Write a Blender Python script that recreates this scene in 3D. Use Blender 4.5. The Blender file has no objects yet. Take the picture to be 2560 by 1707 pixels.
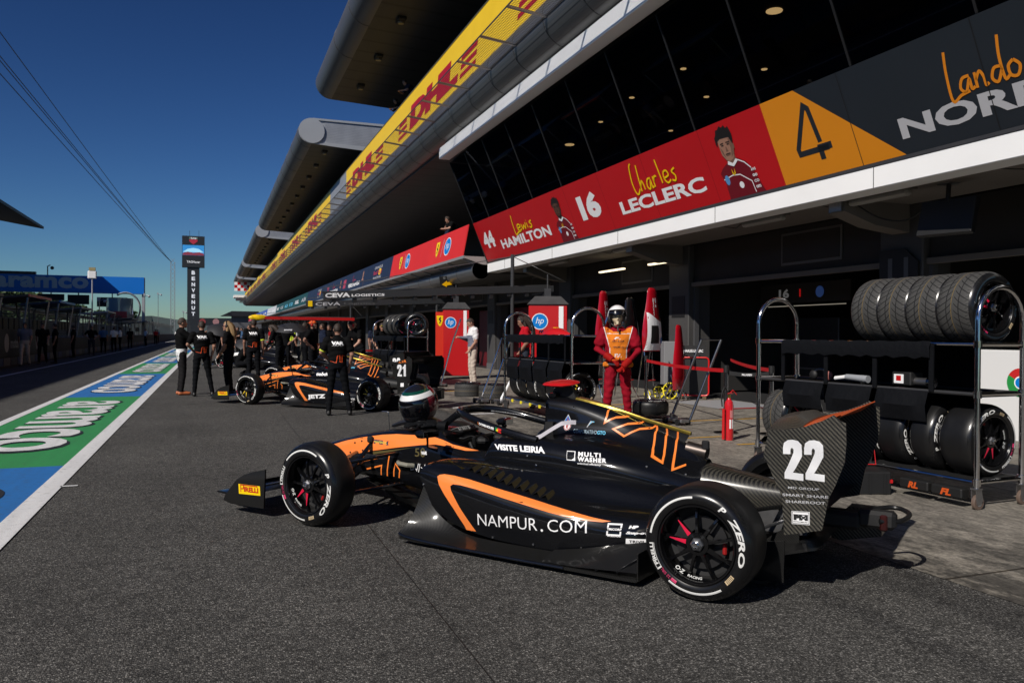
import bpy, bmesh, math, random
import numpy as np
from mathutils import Vector, Matrix
from mathutils.bvhtree import BVHTree
random.seed(7)
PI = math.pi
R = math.radians
SC = bpy.context.scene
COL = SC.collection

# ---------------------------------------------------------------- camera
PSI, PITCH, ROLL, CAMH = R(20.67), R(-0.51), R(0.3), 1.38
cf = Vector((math.sin(PSI)*math.cos(PITCH), math.cos(PSI)*math.cos(PITCH), math.sin(PITCH)))
r0 = Vector((math.cos(PSI), -math.sin(PSI), 0)); u0 = r0.cross(cf)
cr = r0*math.cos(ROLL) + u0*math.sin(ROLL); cu = -r0*math.sin(ROLL) + u0*math.cos(ROLL)
cd = bpy.data.cameras.new('camera'); cam = bpy.data.objects.new('camera', cd); COL.objects.link(cam)
cam.matrix_world = Matrix(((cr.x, cu.x, -cf.x, 0), (cr.y, cu.y, -cf.y, 0), (cr.z, cu.z, -cf.z, CAMH), (0, 0, 0, 1)))
cd.sensor_width = 36; cd.lens = 28.0; cd.clip_start = 0.05; cd.clip_end = 4000
cd.dof.use_dof = True; cd.dof.focus_distance = 4.9; cd.dof.aperture_fstop = 10.0
SC.camera = cam

# ---------------------------------------------------------------- sky, sun, exposure
SUN_AZ, SUN_EL = 58.0, 38.3          # direction the light travels to, from +Y clockwise
w = bpy.data.worlds.new('World'); SC.world = w; w.use_nodes = True
wn = w.node_tree; wn.nodes.clear()
sky = wn.nodes.new('ShaderNodeTexSky'); sky.sky_type = 'NISHITA'; sky.sun_disc = False
sky.sun_elevation = R(SUN_EL); sky.sun_rotation = R(SUN_AZ + 180)
sky.altitude = 600; sky.air_density = 1.0; sky.dust_density = 0.3; sky.ozone_density = 2.0
bg = wn.nodes.new('ShaderNodeBackground'); bg.inputs['Strength'].default_value = 0.05
wo = wn.nodes.new('ShaderNodeOutputWorld')
gm = wn.nodes.new('ShaderNodeGamma'); gm.inputs[1].default_value = 1.7      # deeper, more saturated blue as in the photograph
tn = wn.nodes.new('ShaderNodeMixRGB'); tn.blend_type = 'MULTIPLY'; tn.inputs[0].default_value = 1; tn.inputs[2].default_value = (.215, .29, .37, 1)
wn.links.new(sky.outputs[0], gm.inputs[0]); wn.links.new(gm.outputs[0], tn.inputs[1]); wn.links.new(tn.outputs[0], bg.inputs[0]); wn.links.new(bg.outputs[0], wo.inputs[0])
sd = bpy.data.lights.new('sun', 'SUN'); sd.energy = 5.0; sd.angle = R(0.53); sd.color = (1.0, 0.94, 0.86)
sun = bpy.data.objects.new('sun', sd); COL.objects.link(sun)
ldir = Vector((math.sin(R(SUN_AZ))*math.cos(R(SUN_EL)), math.cos(R(SUN_AZ))*math.cos(R(SUN_EL)), -math.sin(R(SUN_EL))))
sun.rotation_euler = ldir.to_track_quat('-Z', 'Y').to_euler()
SC.view_settings.view_transform = 'Standard'; SC.view_settings.look = 'None'
SC.view_settings.exposure = -0.2; SC.view_settings.gamma = 1; SC.view_settings.use_curve_mapping = False
SC.render.engine = 'CYCLES'
SC.cycles.max_bounces = 6; SC.cycles.diffuse_bounces = 1; SC.cycles.transparent_max_bounces = 12

# ---------------------------------------------------------------- materials
def _n(nt, t, **k):
    n = nt.nodes.new('ShaderNode' + t)
    for a, b in k.items(): setattr(n, a, b)
    return n
MT = {}
def mat(name, col=(.5, .5, .5), rough=.5, metal=0, spec=.5, coat=0, emis=None, es=1, var=0, vs=8, bump=0, bs=40, coat_r=.05):
    """principled material; var = colour mottling, bump = fine relief, both from noise in object space"""
    if name in MT: return MT[name]
    m = bpy.data.materials.new(name); m.use_nodes = True; nt = m.node_tree
    b = nt.nodes['Principled BSDF']; c = (*col, 1)
    b.inputs['Base Color'].default_value = c; b.inputs['Roughness'].default_value = rough
    b.inputs['Metallic'].default_value = metal; b.inputs['Specular IOR Level'].default_value = spec
    b.inputs['Coat Weight'].default_value = coat; b.inputs['Coat Roughness'].default_value = coat_r
    if emis: b.inputs['Emission Color'].default_value = (*emis, 1); b.inputs['Emission Strength'].default_value = es
    if var or bump:
        tc = _n(nt, 'TexCoord')
        if var:
            nz = _n(nt, 'TexNoise'); nz.inputs['Scale'].default_value = vs; nz.inputs['Detail'].default_value = 6
            nt.links.new(tc.outputs['Object'], nz.inputs['Vector'])
            mx = _n(nt, 'MixRGB'); mx.inputs[1].default_value = tuple(x*(1-var) for x in col) + (1,)
            mx.inputs[2].default_value = tuple(min(1, x*(1+var)) for x in col) + (1,)
            nt.links.new(nz.outputs['Fac'], mx.inputs[0]); nt.links.new(mx.outputs[0], b.inputs['Base Color'])
            mr = _n(nt, 'MapRange'); mr.inputs['To Min'].default_value = max(0, rough*.8); mr.inputs['To Max'].default_value = min(1, rough*1.25)
            nt.links.new(nz.outputs['Fac'], mr.inputs[0]); nt.links.new(mr.outputs[0], b.inputs['Roughness'])
        if bump:
            n2 = _n(nt, 'TexNoise'); n2.inputs['Scale'].default_value = bs; n2.inputs['Detail'].default_value = 4
            nt.links.new(tc.outputs['Object'], n2.inputs['Vector'])
            bp = _n(nt, 'Bump'); bp.inputs['Strength'].default_value = bump; bp.inputs['Distance'].default_value = .02
            nt.links.new(n2.outputs['Fac'], bp.inputs['Height']); nt.links.new(bp.outputs[0], b.inputs['Normal'])
    MT[name] = m
    return m

def math_(nt, op, a, b=None, c=None):
    n = _n(nt, 'Math', operation=op)
    for i, v in enumerate((a, b, c)):
        if v is None: continue
        if isinstance(v, (int, float)): n.inputs[i].default_value = v
        else: nt.links.new(v, n.inputs[i])
    return n.outputs[0]
def mixc(nt, f, a, b, blend='MIX'):
    n = _n(nt, 'MixRGB', blend_type=blend)
    for i, v in enumerate((f, a, b)):
        if isinstance(v, (int, float)): n.inputs[i].default_value = v
        elif isinstance(v, tuple): n.inputs[i].default_value = (*v, 1)
        else: nt.links.new(v, n.inputs[i])
    return n.outputs[0]
def noise_(nt, vec, s, d=5, r=.55):
    n = _n(nt, 'TexNoise'); n.inputs['Scale'].default_value = s; n.inputs['Detail'].default_value = d; n.inputs['Roughness'].default_value = r
    nt.links.new(vec, n.inputs['Vector']); return n.outputs['Fac']
def ramp_(nt, f, stops):
    n = _n(nt, 'ValToRGB'); cr_ = n.color_ramp
    while len(cr_.elements) < len(stops): cr_.elements.new(.5)
    for e, (p, c) in zip(cr_.elements, stops):
        e.position = p; e.color = (c, c, c, 1) if isinstance(c, (int, float)) else (*c, 1)
    nt.links.new(f, n.inputs[0]); return n.outputs[0]
def newmat(name):
    m = bpy.data.materials.new(name); m.use_nodes = True; nt = m.node_tree
    tc = _n(nt, 'TexCoord'); MT[name] = m
    return m, nt, nt.nodes['Principled BSDF'], tc.outputs['Object']
def bump_(nt, h, st, dist, bsdf):
    bp = _n(nt, 'Bump'); bp.inputs['Strength'].default_value = st; bp.inputs['Distance'].default_value = dist
    nt.links.new(h, bp.inputs['Height']); nt.links.new(bp.outputs[0], bsdf.inputs['Normal'])
def mapping_(nt, vec, sc=(1, 1, 1), rot=(0, 0, 0)):
    n = _n(nt, 'Mapping'); n.inputs['Scale'].default_value = sc; n.inputs['Rotation'].default_value = rot
    nt.links.new(vec, n.inputs['Vector']); return n.outputs[0]

def make_asphalt(name, lo, hi, big=.35):
    m, nt, b, oc = newmat(name)
    v = _n(nt, 'TexVoronoi'); v.inputs['Scale'].default_value = 125; nt.links.new(oc, v.inputs['Vector'])
    cell = _n(nt, 'SeparateColor'); nt.links.new(v.outputs['Color'], cell.inputs[0])
    st = ramp_(nt, cell.outputs[0], [(0, .0), (.5, .16), (.85, .42), (1, 1)])
    c1 = mixc(nt, st, lo, hi)
    mortar = ramp_(nt, v.outputs['Distance'], [(.25, 1), (.75, .45)])
    c1 = mixc(nt, 1, c1, mortar, 'MULTIPLY')
    n1 = noise_(nt, oc, .7, 6); n2 = noise_(nt, mapping_(nt, oc, (1.6, .25, 1)), 1.0, 5)
    c1 = mixc(nt, 1, c1, ramp_(nt, n1, [(.3, 1-big), (.7, 1.0)]), 'MULTIPLY')
    c1 = mixc(nt, 1, c1, ramp_(nt, n2, [(.35, .86), (.65, 1.0)]), 'MULTIPLY')
    sp = noise_(nt, oc, 9, 3); c1 = mixc(nt, 1, c1, ramp_(nt, sp, [(.32, .72), (.5, 1.0)]), 'MULTIPLY')
    n5 = noise_(nt, oc, 1.9, 3, .4); c1 = mixc(nt, 1, c1, ramp_(nt, n5, [(.68, 1.0), (.76, .55)]), 'MULTIPLY')   # oil spots
    nt.links.new(c1, b.inputs['Base Color']); b.inputs['Roughness'].default_value = .85
    b.inputs['Specular IOR Level'].default_value = .3
    bump_(nt, v.outputs['Distance'], .9, .006, b)
    return m
make_asphalt('asphalt', (.047, .046, .044), (.41, .395, .37), .3)
def make_concrete():
    m, nt, b, oc = newmat('concrete')
    n1 = noise_(nt, oc, 1.1, 8, .65); c = mixc(nt, ramp_(nt, n1, [(.3, 0), (.7, 1)]), (.20, .18, .15), (.36, .325, .275))
    n2 = noise_(nt, mapping_(nt, oc, (1.6, .8, 1), (0, 0, .15)), 1.9, 9, .78)      # rubber worn into the slab
    sx = _n(nt, 'SeparateXYZ'); nt.links.new(oc, sx.inputs[0])
    near = ramp_(nt, math_(nt, 'MULTIPLY_ADD', sx.outputs[0], .34, -1.2), [(.05, 1), (.75, .25)])
    dk = math_(nt, 'MULTIPLY', ramp_(nt, n2, [(.44, 0), (.54, 1)]), near)
    c = mixc(nt, math_(nt, 'MULTIPLY', dk, .92), c, (.03, .028, .026))
    n4 = noise_(nt, mapping_(nt, oc, (3, 1.1, 1), (0, 0, .12)), 6.0, 8, .8); c = mixc(nt, 1, c, ramp_(nt, n4, [(.40, .5), (.56, 1.1)]), 'MULTIPLY')
    n3 = noise_(nt, oc, 38, 4); c = mixc(nt, 1, c, ramp_(nt, n3, [(.3, .6), (.6, 1)]), 'MULTIPLY')
    br = _n(nt, 'TexBrick'); br.offset = 0; br.inputs['Scale'].default_value = 1
    br.inputs['Mortar Size'].default_value = .012; br.inputs['Brick Width'].default_value = 3.35; br.inputs['Row Height'].default_value = 3.35
    br.inputs['Color1'].default_value = br.inputs['Color2'].default_value = (1, 1, 1, 1); br.inputs['Mortar'].default_value = (.25, .22, .18, 1)
    nt.links.new(oc, br.inputs['Vector']); c = mixc(nt, 1, c, br.outputs[0], 'MULTIPLY')
    nt.links.new(c, b.inputs['Base Color']); b.inputs['Roughness'].default_value = .75
    bump_(nt, n3, .5, .004, b)
make_concrete()
def make_paint(name, col, wear=.45):
    m, nt, b, oc = newmat(name)
    n1 = noise_(nt, oc, 14, 8, .7); n2 = noise_(nt, mapping_(nt, oc, (6, .6, 1)), 1.5, 6)
    v = _n(nt, 'TexVoronoi'); v.inputs['Scale'].default_value = 105; nt.links.new(oc, v.inputs['Vector'])
    c = mixc(nt, ramp_(nt, n2, [(.3, 0), (.75, wear)]), col, tuple(x*.62+.01 for x in col))
    c = mixc(nt, ramp_(nt, n1, [(.34, .75*wear), (.46, 0)]), c, (.07, .068, .065))
    nt.links.new(c, b.inputs['Base Color']); b.inputs['Roughness'].default_value = .6
    bump_(nt, v.outputs['Distance'], .35, .004, b)
make_paint('paint_white', (.74, .74, .75)); make_paint('paint_green', (.035, .27, .075), .5); make_paint('paint_blue', (.022, .16, .47), .5)
make_paint('paint_dark', (.02, .02, .022), .2); make_paint('paint_dkblue', (.02, .05, .16), .4); make_paint('paint_yellow', (.6, .32, .02), .5)
def make_carbon(name, a, b_, k=190., rough=.22):
    m, nt, b, oc = newmat(name)
    sx = _n(nt, 'SeparateXYZ'); nt.links.new(oc, sx.inputs[0])
    u = math_(nt, 'FLOOR', math_(nt, 'MULTIPLY', sx.outputs[0], k))
    v = math_(nt, 'FLOOR', math_(nt, 'MULTIPLY', math_(nt, 'ADD', sx.outputs[2], sx.outputs[1]), k))
    t = math_(nt, 'LESS_THAN', math_(nt, 'FLOORED_MODULO', math_(nt, 'SUBTRACT', u, v), 4.0), 2.0)
    nz = noise_(nt, oc, 60, 3)
    c = mixc(nt, math_(nt, 'MULTIPLY', t, math_(nt, 'ADD', nz, .35)), a, b_)
    nt.links.new(c, b.inputs['Base Color']); b.inputs['Roughness'].default_value = .5; b.inputs['Specular IOR Level'].default_value = .25; b.inputs['Coat Weight'].default_value = .35
    b.inputs['Coat Roughness'].default_value = rough; b.inputs['Metallic'].default_value = 0
make_carbon('carbon', (.006, .006, .006), (.088, .082, .066), 165.); make_carbon('carbon_dark', (.003, .003, .003), (.014, .014, .0135), 260., .1); make_carbon('carbon_deck', (.005, .005, .005), (.05, .046, .036), 190.)
def make_carpaint(name, base, fleck, rough=.25):
    m, nt, b, oc = newmat(name)
    v = _n(nt, 'TexVoronoi'); v.inputs['Scale'].default_value = 900; nt.links.new(oc, v.inputs['Vector'])
    cell = _n(nt, 'SeparateColor'); nt.links.new(v.outputs['Color'], cell.inputs[0])
    c = mixc(nt, ramp_(nt, cell.outputs[0], [(.7, 0), (1, 1)]), base, fleck)
    nt.links.new(c, b.inputs['Base Color']); b.inputs['Metallic'].default_value = 0
    n1 = noise_(nt, oc, 3, 6)
    mr = _n(nt, 'MapRange'); mr.inputs['To Min'].default_value = rough*.75; mr.inputs['To Max'].default_value = rough*1.35
    nt.links.new(n1, mr.inputs[0]); nt.links.new(mr.outputs[0], b.inputs['Roughness']); b.inputs['Specular IOR Level'].default_value = .1
    b.inputs['Coat Weight'].default_value = .9; b.inputs['Coat Roughness'].default_value = .07
    bump_(nt, n1, .05, .02, b)
make_carpaint('car_black', (.003, .0032, .004), (.012, .013, .017), .34)
def make_grooves():
    m, nt, b, oc = newmat('wet_tread')
    sx = _n(nt, 'SeparateXYZ'); nt.links.new(oc, sx.inputs[0])
    ang = math_(nt, 'ARCTAN2', sx.outputs[2], sx.outputs[0])
    yy = math_(nt, 'ABSOLUTE', math_(nt, 'ADD', sx.outputs[1], .16))
    cu_ = math_(nt, 'MULTIPLY', math_(nt, 'POWER', math_(nt, 'MULTIPLY', yy, 6.0), .6), 2.3)
    f = math_(nt, 'FRACT', math_(nt, 'ADD', math_(nt, 'MULTIPLY', ang, 34/(2*PI)), cu_))
    g1 = math_(nt, 'MULTIPLY', math_(nt, 'LESS_THAN', f, .16), math_(nt, 'GREATER_THAN', yy, .012))
    f2 = math_(nt, 'FRACT', math_(nt, 'ADD', math_(nt, 'MULTIPLY', ang, 60/(2*PI)), math_(nt, 'MULTIPLY', yy, -14)))
    g2 = math_(nt, 'MULTIPLY', math_(nt, 'LESS_THAN', f2, .14), math_(nt, 'GREATER_THAN', yy, .11))
    ring = math_(nt, 'LESS_THAN', math_(nt, 'ABSOLUTE', math_(nt, 'SUBTRACT', yy, .055)), .004)
    g = math_(nt, 'MAXIMUM', math_(nt, 'MAXIMUM', g1, g2), ring)
    gold = math_(nt, 'LESS_THAN', math_(nt, 'ABSOLUTE', math_(nt, 'SUBTRACT', sx.outputs[1], -.17)), .0028)
    c = mixc(nt, g, (.05, .049, .047), (.004, .004, .004)); c = mixc(nt, math_(nt, 'MULTIPLY', gold, .8), c, (.2, .13, .03))
    nt.links.new(c, b.inputs['Base Color']); b.inputs['Roughness'].default_value = .7
    inv = math_(nt, 'SUBTRACT', 1.0, g); bump_(nt, inv, 1, .008, b)
make_grooves()
def make_mesh_mat():
    m, nt, b, oc = newmat('wire_mesh')
    sx = _n(nt, 'SeparateXYZ'); nt.links.new(oc, sx.inputs[0])
    g = math_(nt, 'LESS_THAN', math_(nt, 'FRACT', math_(nt, 'MULTIPLY', sx.outputs[1], 12.5)), .16)
    h = math_(nt, 'LESS_THAN', math_(nt, 'FRACT', math_(nt, 'MULTIPLY', sx.outputs[0], 20)), .18)
    k = math_(nt, 'MAXIMUM', g, h)
    tr = _n(nt, 'BsdfTransparent'); mx = _n(nt, 'MixShader'); out = nt.nodes['Material Output']
    b.inputs['Base Color'].default_value = (.16, .15, .13, 1); b.inputs['Roughness'].default_value = .5; b.inputs['Metallic'].default_value = .6
    nt.links.new(k, mx.inputs[0]); nt.links.new(tr.outputs[0], mx.inputs[1]); nt.links.new(b.outputs[0], mx.inputs[2]); nt.links.new(mx.outputs[0], out.inputs[0])
make_mesh_mat()
def make_glass():
    m, nt, b, oc = newmat('window_glass')
    gl = _n(nt, 'BsdfGlossy'); gl.inputs['Roughness'].default_value = .02; gl.inputs['Color'].default_value = (.75, .8, .85, 1)
    tr = _n(nt, 'BsdfTransparent'); tr.inputs['Color'].default_value = (.30, .32, .34, 1)
    fr = _n(nt, 'Fresnel'); fr.inputs['IOR'].default_value = 1.95
    mx = _n(nt, 'MixShader'); nt.links.new(fr.outputs[0], mx.inputs[0]); nt.links.new(tr.outputs[0], mx.inputs[1]); nt.links.new(gl.outputs[0], mx.inputs[2])
    nt.links.new(mx.outputs[0], nt.nodes['Material Output'].inputs[0])
make_glass()
def make_ribbed(name, col, axis=0, n=9., rough=.4, metal=.7, dark=.5):
    m, nt, b, oc = newmat(name)
    sx = _n(nt, 'SeparateXYZ'); nt.links.new(oc, sx.inputs[0])
    g = math_(nt, 'FRACT', math_(nt, 'MULTIPLY', sx.outputs[axis], n))
    ln = ramp_(nt, g, [(0, dark), (.1, 1), (.9, 1), (1, dark)])
    nz = noise_(nt, mapping_(nt, oc, (1, .2, 1)), 1.2, 6)
    c = mixc(nt, 1, mixc(nt, ramp_(nt, nz, [(.3, 0), (.7, 1)]), tuple(x*.75 for x in col), col), ln, 'MULTIPLY')
    nt.links.new(c, b.inputs['Base Color']); b.inputs['Roughness'].default_value = rough; b.inputs['Metallic'].default_value = metal
make_ribbed('louvre', (.36, .38, .42), 2, 11., .5, .3)
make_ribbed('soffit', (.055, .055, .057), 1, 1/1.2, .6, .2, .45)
make_ribbed('tube_metal', (.20, .205, .215), 2, 9., .38, .55, .6)

M = mat
BLK = M('matt_black', (.008, .008, .0085), .6); WHT = M('white_vinyl', (.88, .88, .89), .45)
CHR = M('chrome', (.62, .62, .63), .13, 1, var=.15, vs=30); STL = M('steel', (.3, .3, .31), .35, .9, var=.2, vs=20)
ORG = M('orange_paint', (.98, .25, .05), .3, 0, .5, .5, var=.04, vs=4)
OLN = M('orange_vinyl', (.95, .24, .04), .35); RUB = M('rubber', (.008, .008, .0085), .42, var=.2, vs=9, spec=.4)
RUBS = M('rubber_side', (.007, .007, .0075), .25, var=.25, vs=14, spec=.55)
RIM = M('rim_black', (.008, .008, .009), .16, .5, coat=.6); GOLD = M('gold_foil', (.42, .31, .06), .32, 1, var=.3, vs=30)
RED = M('red_paint', (.52, .008, .01), .35, coat=.3); REDV = M('red_vinyl', (.50, .006, .01), .45, var=.06, vs=1)
SILV = M('silver_vinyl', (.5, .5, .52), .4); YEL = M('yellow_vinyl', (.85, .55, .02), .45, var=.05, vs=2)
YGLD = M('lettering_yellow', (.95, .62, .0), .4); DRED = M('lettering_red', (.42, .005, .02), .45)
BLUE = M('logo_blue', (.0, .20, .62), .4); SKYB = M('light_blue', (.12, .5, .75), .4)
PAP = M('papaya_vinyl', (.75, .26, .01), .45, var=.05, vs=1); ANT = M('anthracite_vinyl', (.016, .021, .028), .4, var=.1, vs=1)
NAVY = M('navy_vinyl', (.012, .02, .05), .5, var=.15, vs=2); TEAL = M('teal_vinyl', (.01, .06, .06), .5, var=.15, vs=2)
WPAINT = M('white_painted_beam', (.88, .88, .87), .4, var=.06, vs=1.2, bump=.05, bs=6)
GCON = M('garage_concrete', (.13, .115, .10), .8, var=.2, vs=2, bump=.2, bs=12); DWALL = M('dark_wall', (.035, .034, .033), .7, var=.2, vs=1)
DGRY = M('dark_grey_metal', (.05, .05, .052), .45, .3, var=.2, vs=3); LGRY = M('light_grey_metal', (.36, .38, .41), .5, .2, var=.06, vs=1)
GRN = M('logo_green', (.02, .3, .1), .4); CAN = M('black_canvas', (.0045, .005, .0065), .7, bump=.4, bs=18, spec=.12)

# ---------------------------------------------------------------- mesh builder
class MB:
    def __init__(s): s.v = []; s.f = []; s.m = []; s.mats = []
    def mi(s, m):
        if m not in s.mats: s.mats.append(m)
        return s.mats.index(m)
    def add(s, vs, fs, m):
        o = len(s.v); s.v += [tuple(v) for v in vs]; k = s.mi(m)
        for f in fs: s.f.append(tuple(i+o for i in f)); s.m.append(k)
        return s
    def box(s, c, d, m, rz=0, rot=None, ch=0):
        a, b, h = d[0]/2, d[1]/2, d[2]/2
        Mx = (rot or Matrix.Rotation(rz, 3, 'Z')); c = Vector(c)
        if ch and ch < min(a, b, h):
            vs = []
            for z, e in ((-h, ch), (-h+ch, 0), (h-ch, 0), (h, ch)):
                for x, y in ((-a+e+ch*(e == 0), -b+e), (a-e-ch*(e == 0), -b+e), (a-e, -b+e+ch*(e == 0)), (a-e, b-e-ch*(e == 0)), (a-e-ch*(e == 0), b-e), (-a+e+ch*(e == 0), b-e), (-a+e, b-e-ch*(e == 0)), (-a+e, -b+e+ch*(e == 0))):
                    vs.append(c + Mx @ Vector((x, y, z)))
            fs = [tuple(reversed(range(8))), tuple(range(24, 32))]
            for k in range(3):
                for i in range(8): fs.append((k*8+i, k*8+(i+1) % 8, k*8+8+(i+1) % 8, k*8+8+i))
            return s.add(vs, fs, m)
        vs = [c + Mx @ Vector((x*a, y*b, z*h)) for z in (-1, 1) for x, y in ((-1, -1), (1, -1), (1, 1), (-1, 1))]
        return s.add(vs, [(3, 2, 1, 0), (4, 5, 6, 7), (0, 1, 5, 4), (1, 2, 6, 5), (2, 3, 7, 6), (3, 0, 4, 7)], m)
    def bar(s, a, b, wd, m, h=None):
        a, b = Vector(a), Vector(b); d = b-a; q = d.to_track_quat('Y', 'Z').to_matrix()
        return s.box((a+b)/2, (wd, d.length, h or wd), m, rot=q)
    def tube(s, pts, r, m, n=10, closed=False, cap=True, flat=None):
        pts = [Vector(p) for p in pts]; k = len(pts); rs = r if isinstance(r, (list, tuple)) else [r]*k
        vs = []; up = None
        for i, p in enumerate(pts):
            t = (pts[(i+1) % k] - pts[i-1]) if closed else (pts[min(i+1, k-1)] - pts[max(i-1, 0)])
            t.normalize()
            if up is None: up = Vector((0, 0, 1)) if abs(t.z) < .9 else Vector((1, 0, 0))
            x = t.cross(up)
            if x.length < 1e-4: x = t.cross(Vector((0, 1, 0)))
            x.normalize(); up2 = x.cross(t); up = up2
            for j in range(n):
                a = 2*PI*j/n; vs.append(p + x*math.cos(a)*rs[i]*(flat or 1) + up2*math.sin(a)*rs[i])
        fs = []
        for i in range(k if closed else k-1):
            for j in range(n):
                a, b = i*n+j, i*n+(j+1) % n; c, d = ((i+1) % k)*n+(j+1) % n, ((i+1) % k)*n+j
                fs.append((a, b, c, d))
        if cap and not closed: fs += [tuple(reversed(range(n))), tuple(range((k-1)*n, k*n))]
        return s.add(vs, fs, m)
    def cyl(s, a, b, r, m, n=16, r2=None): return s.tube([a, b], [r, r if r2 is None else r2], m, n)
    def lathe(s, prof, m, n=48, axis='y', c=(0, 0, 0), ms=None):
        """prof: list of (radius, offset along axis)"""
        vs = []
        for r, h in prof:
            for j in range(n):
                a = 2*PI*j/n; p = (r*math.cos(a), h, r*math.sin(a)) if axis == 'y' else ((r*math.cos(a), r*math.sin(a), h) if axis == 'z' else (h, r*math.cos(a), r*math.sin(a)))
                vs.append((p[0]+c[0], p[1]+c[1], p[2]+c[2]))
        for i in range(len(prof)-1):
            fs = [(i*n+j, i*n+(j+1) % n, (i+1)*n+(j+1) % n, (i+1)*n+j) for j in range(n)]
            if i == 0: o = len(s.v); s.v += vs
            k = s.mi(ms[i] if ms else m)
            for f in fs: s.f.append(tuple(q+o for q in f)); s.m.append(k)
        return s
    def grid(s, rows, m, closed=False):
        n = len(rows[0]); vs = [p for r_ in rows for p in r_]; fs = []
        for i in range(len(rows)-1):
            for j in range(n if closed else n-1):
                fs.append((i*n+j, i*n+(j+1) % n, (i+1)*n+(j+1) % n, (i+1)*n+j))
        return s.add(vs, fs, m)
    def prism(s, poly, a, b, m, plane='xz', off=0):
        """polygon (u,v) extruded between a and b along the remaining axis"""
        n = len(poly)
        def P(u, v, t): return {'xz': (u, t, v), 'yz': (t, u, v), 'xy': (u, v, t)}[plane]
        vs = [P(u, v, a) for u, v in poly] + [P(u, v, b) for u, v in poly]
        fs = [tuple(range(n)), tuple(reversed(range(n, 2*n)))] + [(i, i+n, (i+1) % n+n, (i+1) % n) for i in range(n)]
        return s.add(vs, fs, m)
    def sphere(s, c, r, m, nu=16, nv=10, rot=None):
        rr = r if isinstance(r, (tuple, list)) else (r, r, r); vs = []; c = Vector(c)
        for i in range(nv+1):
            t = PI*i/nv
            for j in range(nu):
                a = 2*PI*j/nu; p = Vector((rr[0]*math.sin(t)*math.cos(a), rr[1]*math.sin(t)*math.sin(a), rr[2]*math.cos(t)))
                vs.append(c + (rot @ p if rot else p))
        fs = [(i*nu+j, (i+1)*nu+j, (i+1)*nu+(j+1) % nu, i*nu+(j+1) % nu) for i in range(nv) for j in range(nu)]
        return s.add(vs, fs, m)
    def xf(s, mx): s.v = [tuple(mx @ Vector(v)) for v in s.v]; return s
    def mesh(s, name, smooth=32):
        me = bpy.data.meshes.new(name); me.from_pydata(s.v, [], s.f)
        for m in s.mats: me.materials.append(m)
        me.polygons.foreach_set('material_index', s.m)
        me.validate(); bm = bmesh.new(); bm.from_mesh(me)
        bmesh.ops.remove_doubles(bm, verts=bm.verts, dist=1e-5); bmesh.ops.recalc_face_normals(bm, faces=bm.faces); bm.to_mesh(me); bm.free()
        if smooth:
            me.polygons.foreach_set('use_smooth', [True]*len(me.polygons)); me.set_sharp_from_angle(angle=R(smooth))
        me.update(); return me
    def build(s, name, parent=None, smooth=32, loc=None):
        return link(name, s.mesh(name, smooth), parent, loc)
def link(name, data, parent=None, loc=None):
    o = bpy.data.objects.new(name, data); COL.objects.link(o)
    if parent: o.parent = parent
    if loc: o.location = loc
    return o
def tag(o, label, cat, group=None, kind=None):
    o['label'] = label; o['category'] = cat
    if group: o['group'] = group
    if kind: o['kind'] = kind
    return o
def thing(name, label, cat, loc=(0, 0, 0), rz=0, group=None):
    o = bpy.data.objects.new(name, None); o.empty_display_size = .2; COL.objects.link(o)
    o.location = loc; o.rotation_euler = (0, 0, rz)
    return tag(o, label, cat, group)
def struct(name, mb, smooth=0):
    o = mb.build(name, smooth=smooth); o['kind'] = 'structure'; return o
def dup(o, loc=None, rz=None, label=None, parent=None):
    c = o.copy(); COL.objects.link(c)
    if parent: c.parent = parent
    for ch in o.children: dup(ch, parent=c)
    if loc is not None: c.location = loc
    if rz is not None: c.rotation_euler = (0, 0, rz)
    if label: c['label'] = label
    return c
def crv(pts, n):
    """Catmull-Rom through pts, n samples per span"""
    P = [np.array(p, float) for p in pts]; out = []
    for i in range(len(P)-1):
        p0, p1, p2, p3 = P[max(i-1, 0)], P[i], P[i+1], P[min(i+2, len(P)-1)]
        for k in range(n):
            t = k/n; out.append(.5*((2*p1)+(-p0+p2)*t+(2*p0-5*p1+4*p2-p3)*t*t+(-p0+3*p1-3*p2+p3)*t**3))
    out.append(P[-1]); return out
def loft(secs, nu, nv):
    """smooth grid through sections (lists of 3D points)"""
    rows = [crv(s_, nv) for s_ in secs]
    cols = [crv([r_[j] for r_ in rows], nu) for j in range(len(rows[0]))]
    return [[tuple(cols[j][i]) for j in range(len(cols))] for i in range(len(cols[0]))]

# ---------------------------------------------------------------- flat shapes and lettering
_tc = {}
def curve_fill(cu_):
    ob = bpy.data.objects.new('tmp', cu_); COL.objects.link(ob)
    dg = bpy.context.evaluated_depsgraph_get(); me = bpy.data.meshes.new_from_object(ob.evaluated_get(dg))
    vs = [(v.co.x, v.co.y) for v in me.vertices]; fs = [tuple(p.vertices) for p in me.polygons]
    bpy.data.objects.remove(ob); bpy.data.meshes.remove(me); bpy.data.curves.remove(cu_)
    return vs, fs
def text2d(s_, bold=0, shear=0, sp=1.0, res=3):
    """lettering normalised so that its box is 0..1 by 0..1; returns verts, faces, aspect"""
    k = (s_, bold, shear, sp)
    if k not in _tc:
        c = bpy.data.curves.new('t', 'FONT'); c.body = s_; c.size = 1; c.offset = bold; c.shear = shear; c.space_character = sp; c.resolution_u = res
        vs, fs = curve_fill(c)
        if not vs: return [], [], 1
        x0 = min(v[0] for v in vs); x1 = max(v[0] for v in vs); y0 = min(v[1] for v in vs); y1 = max(v[1] for v in vs)
        _tc[k] = ([((v[0]-x0)/(x1-x0), (v[1]-y0)/(y1-y0)) for v in vs], fs, (x1-x0)/(y1-y0))
    return _tc[k]
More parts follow.
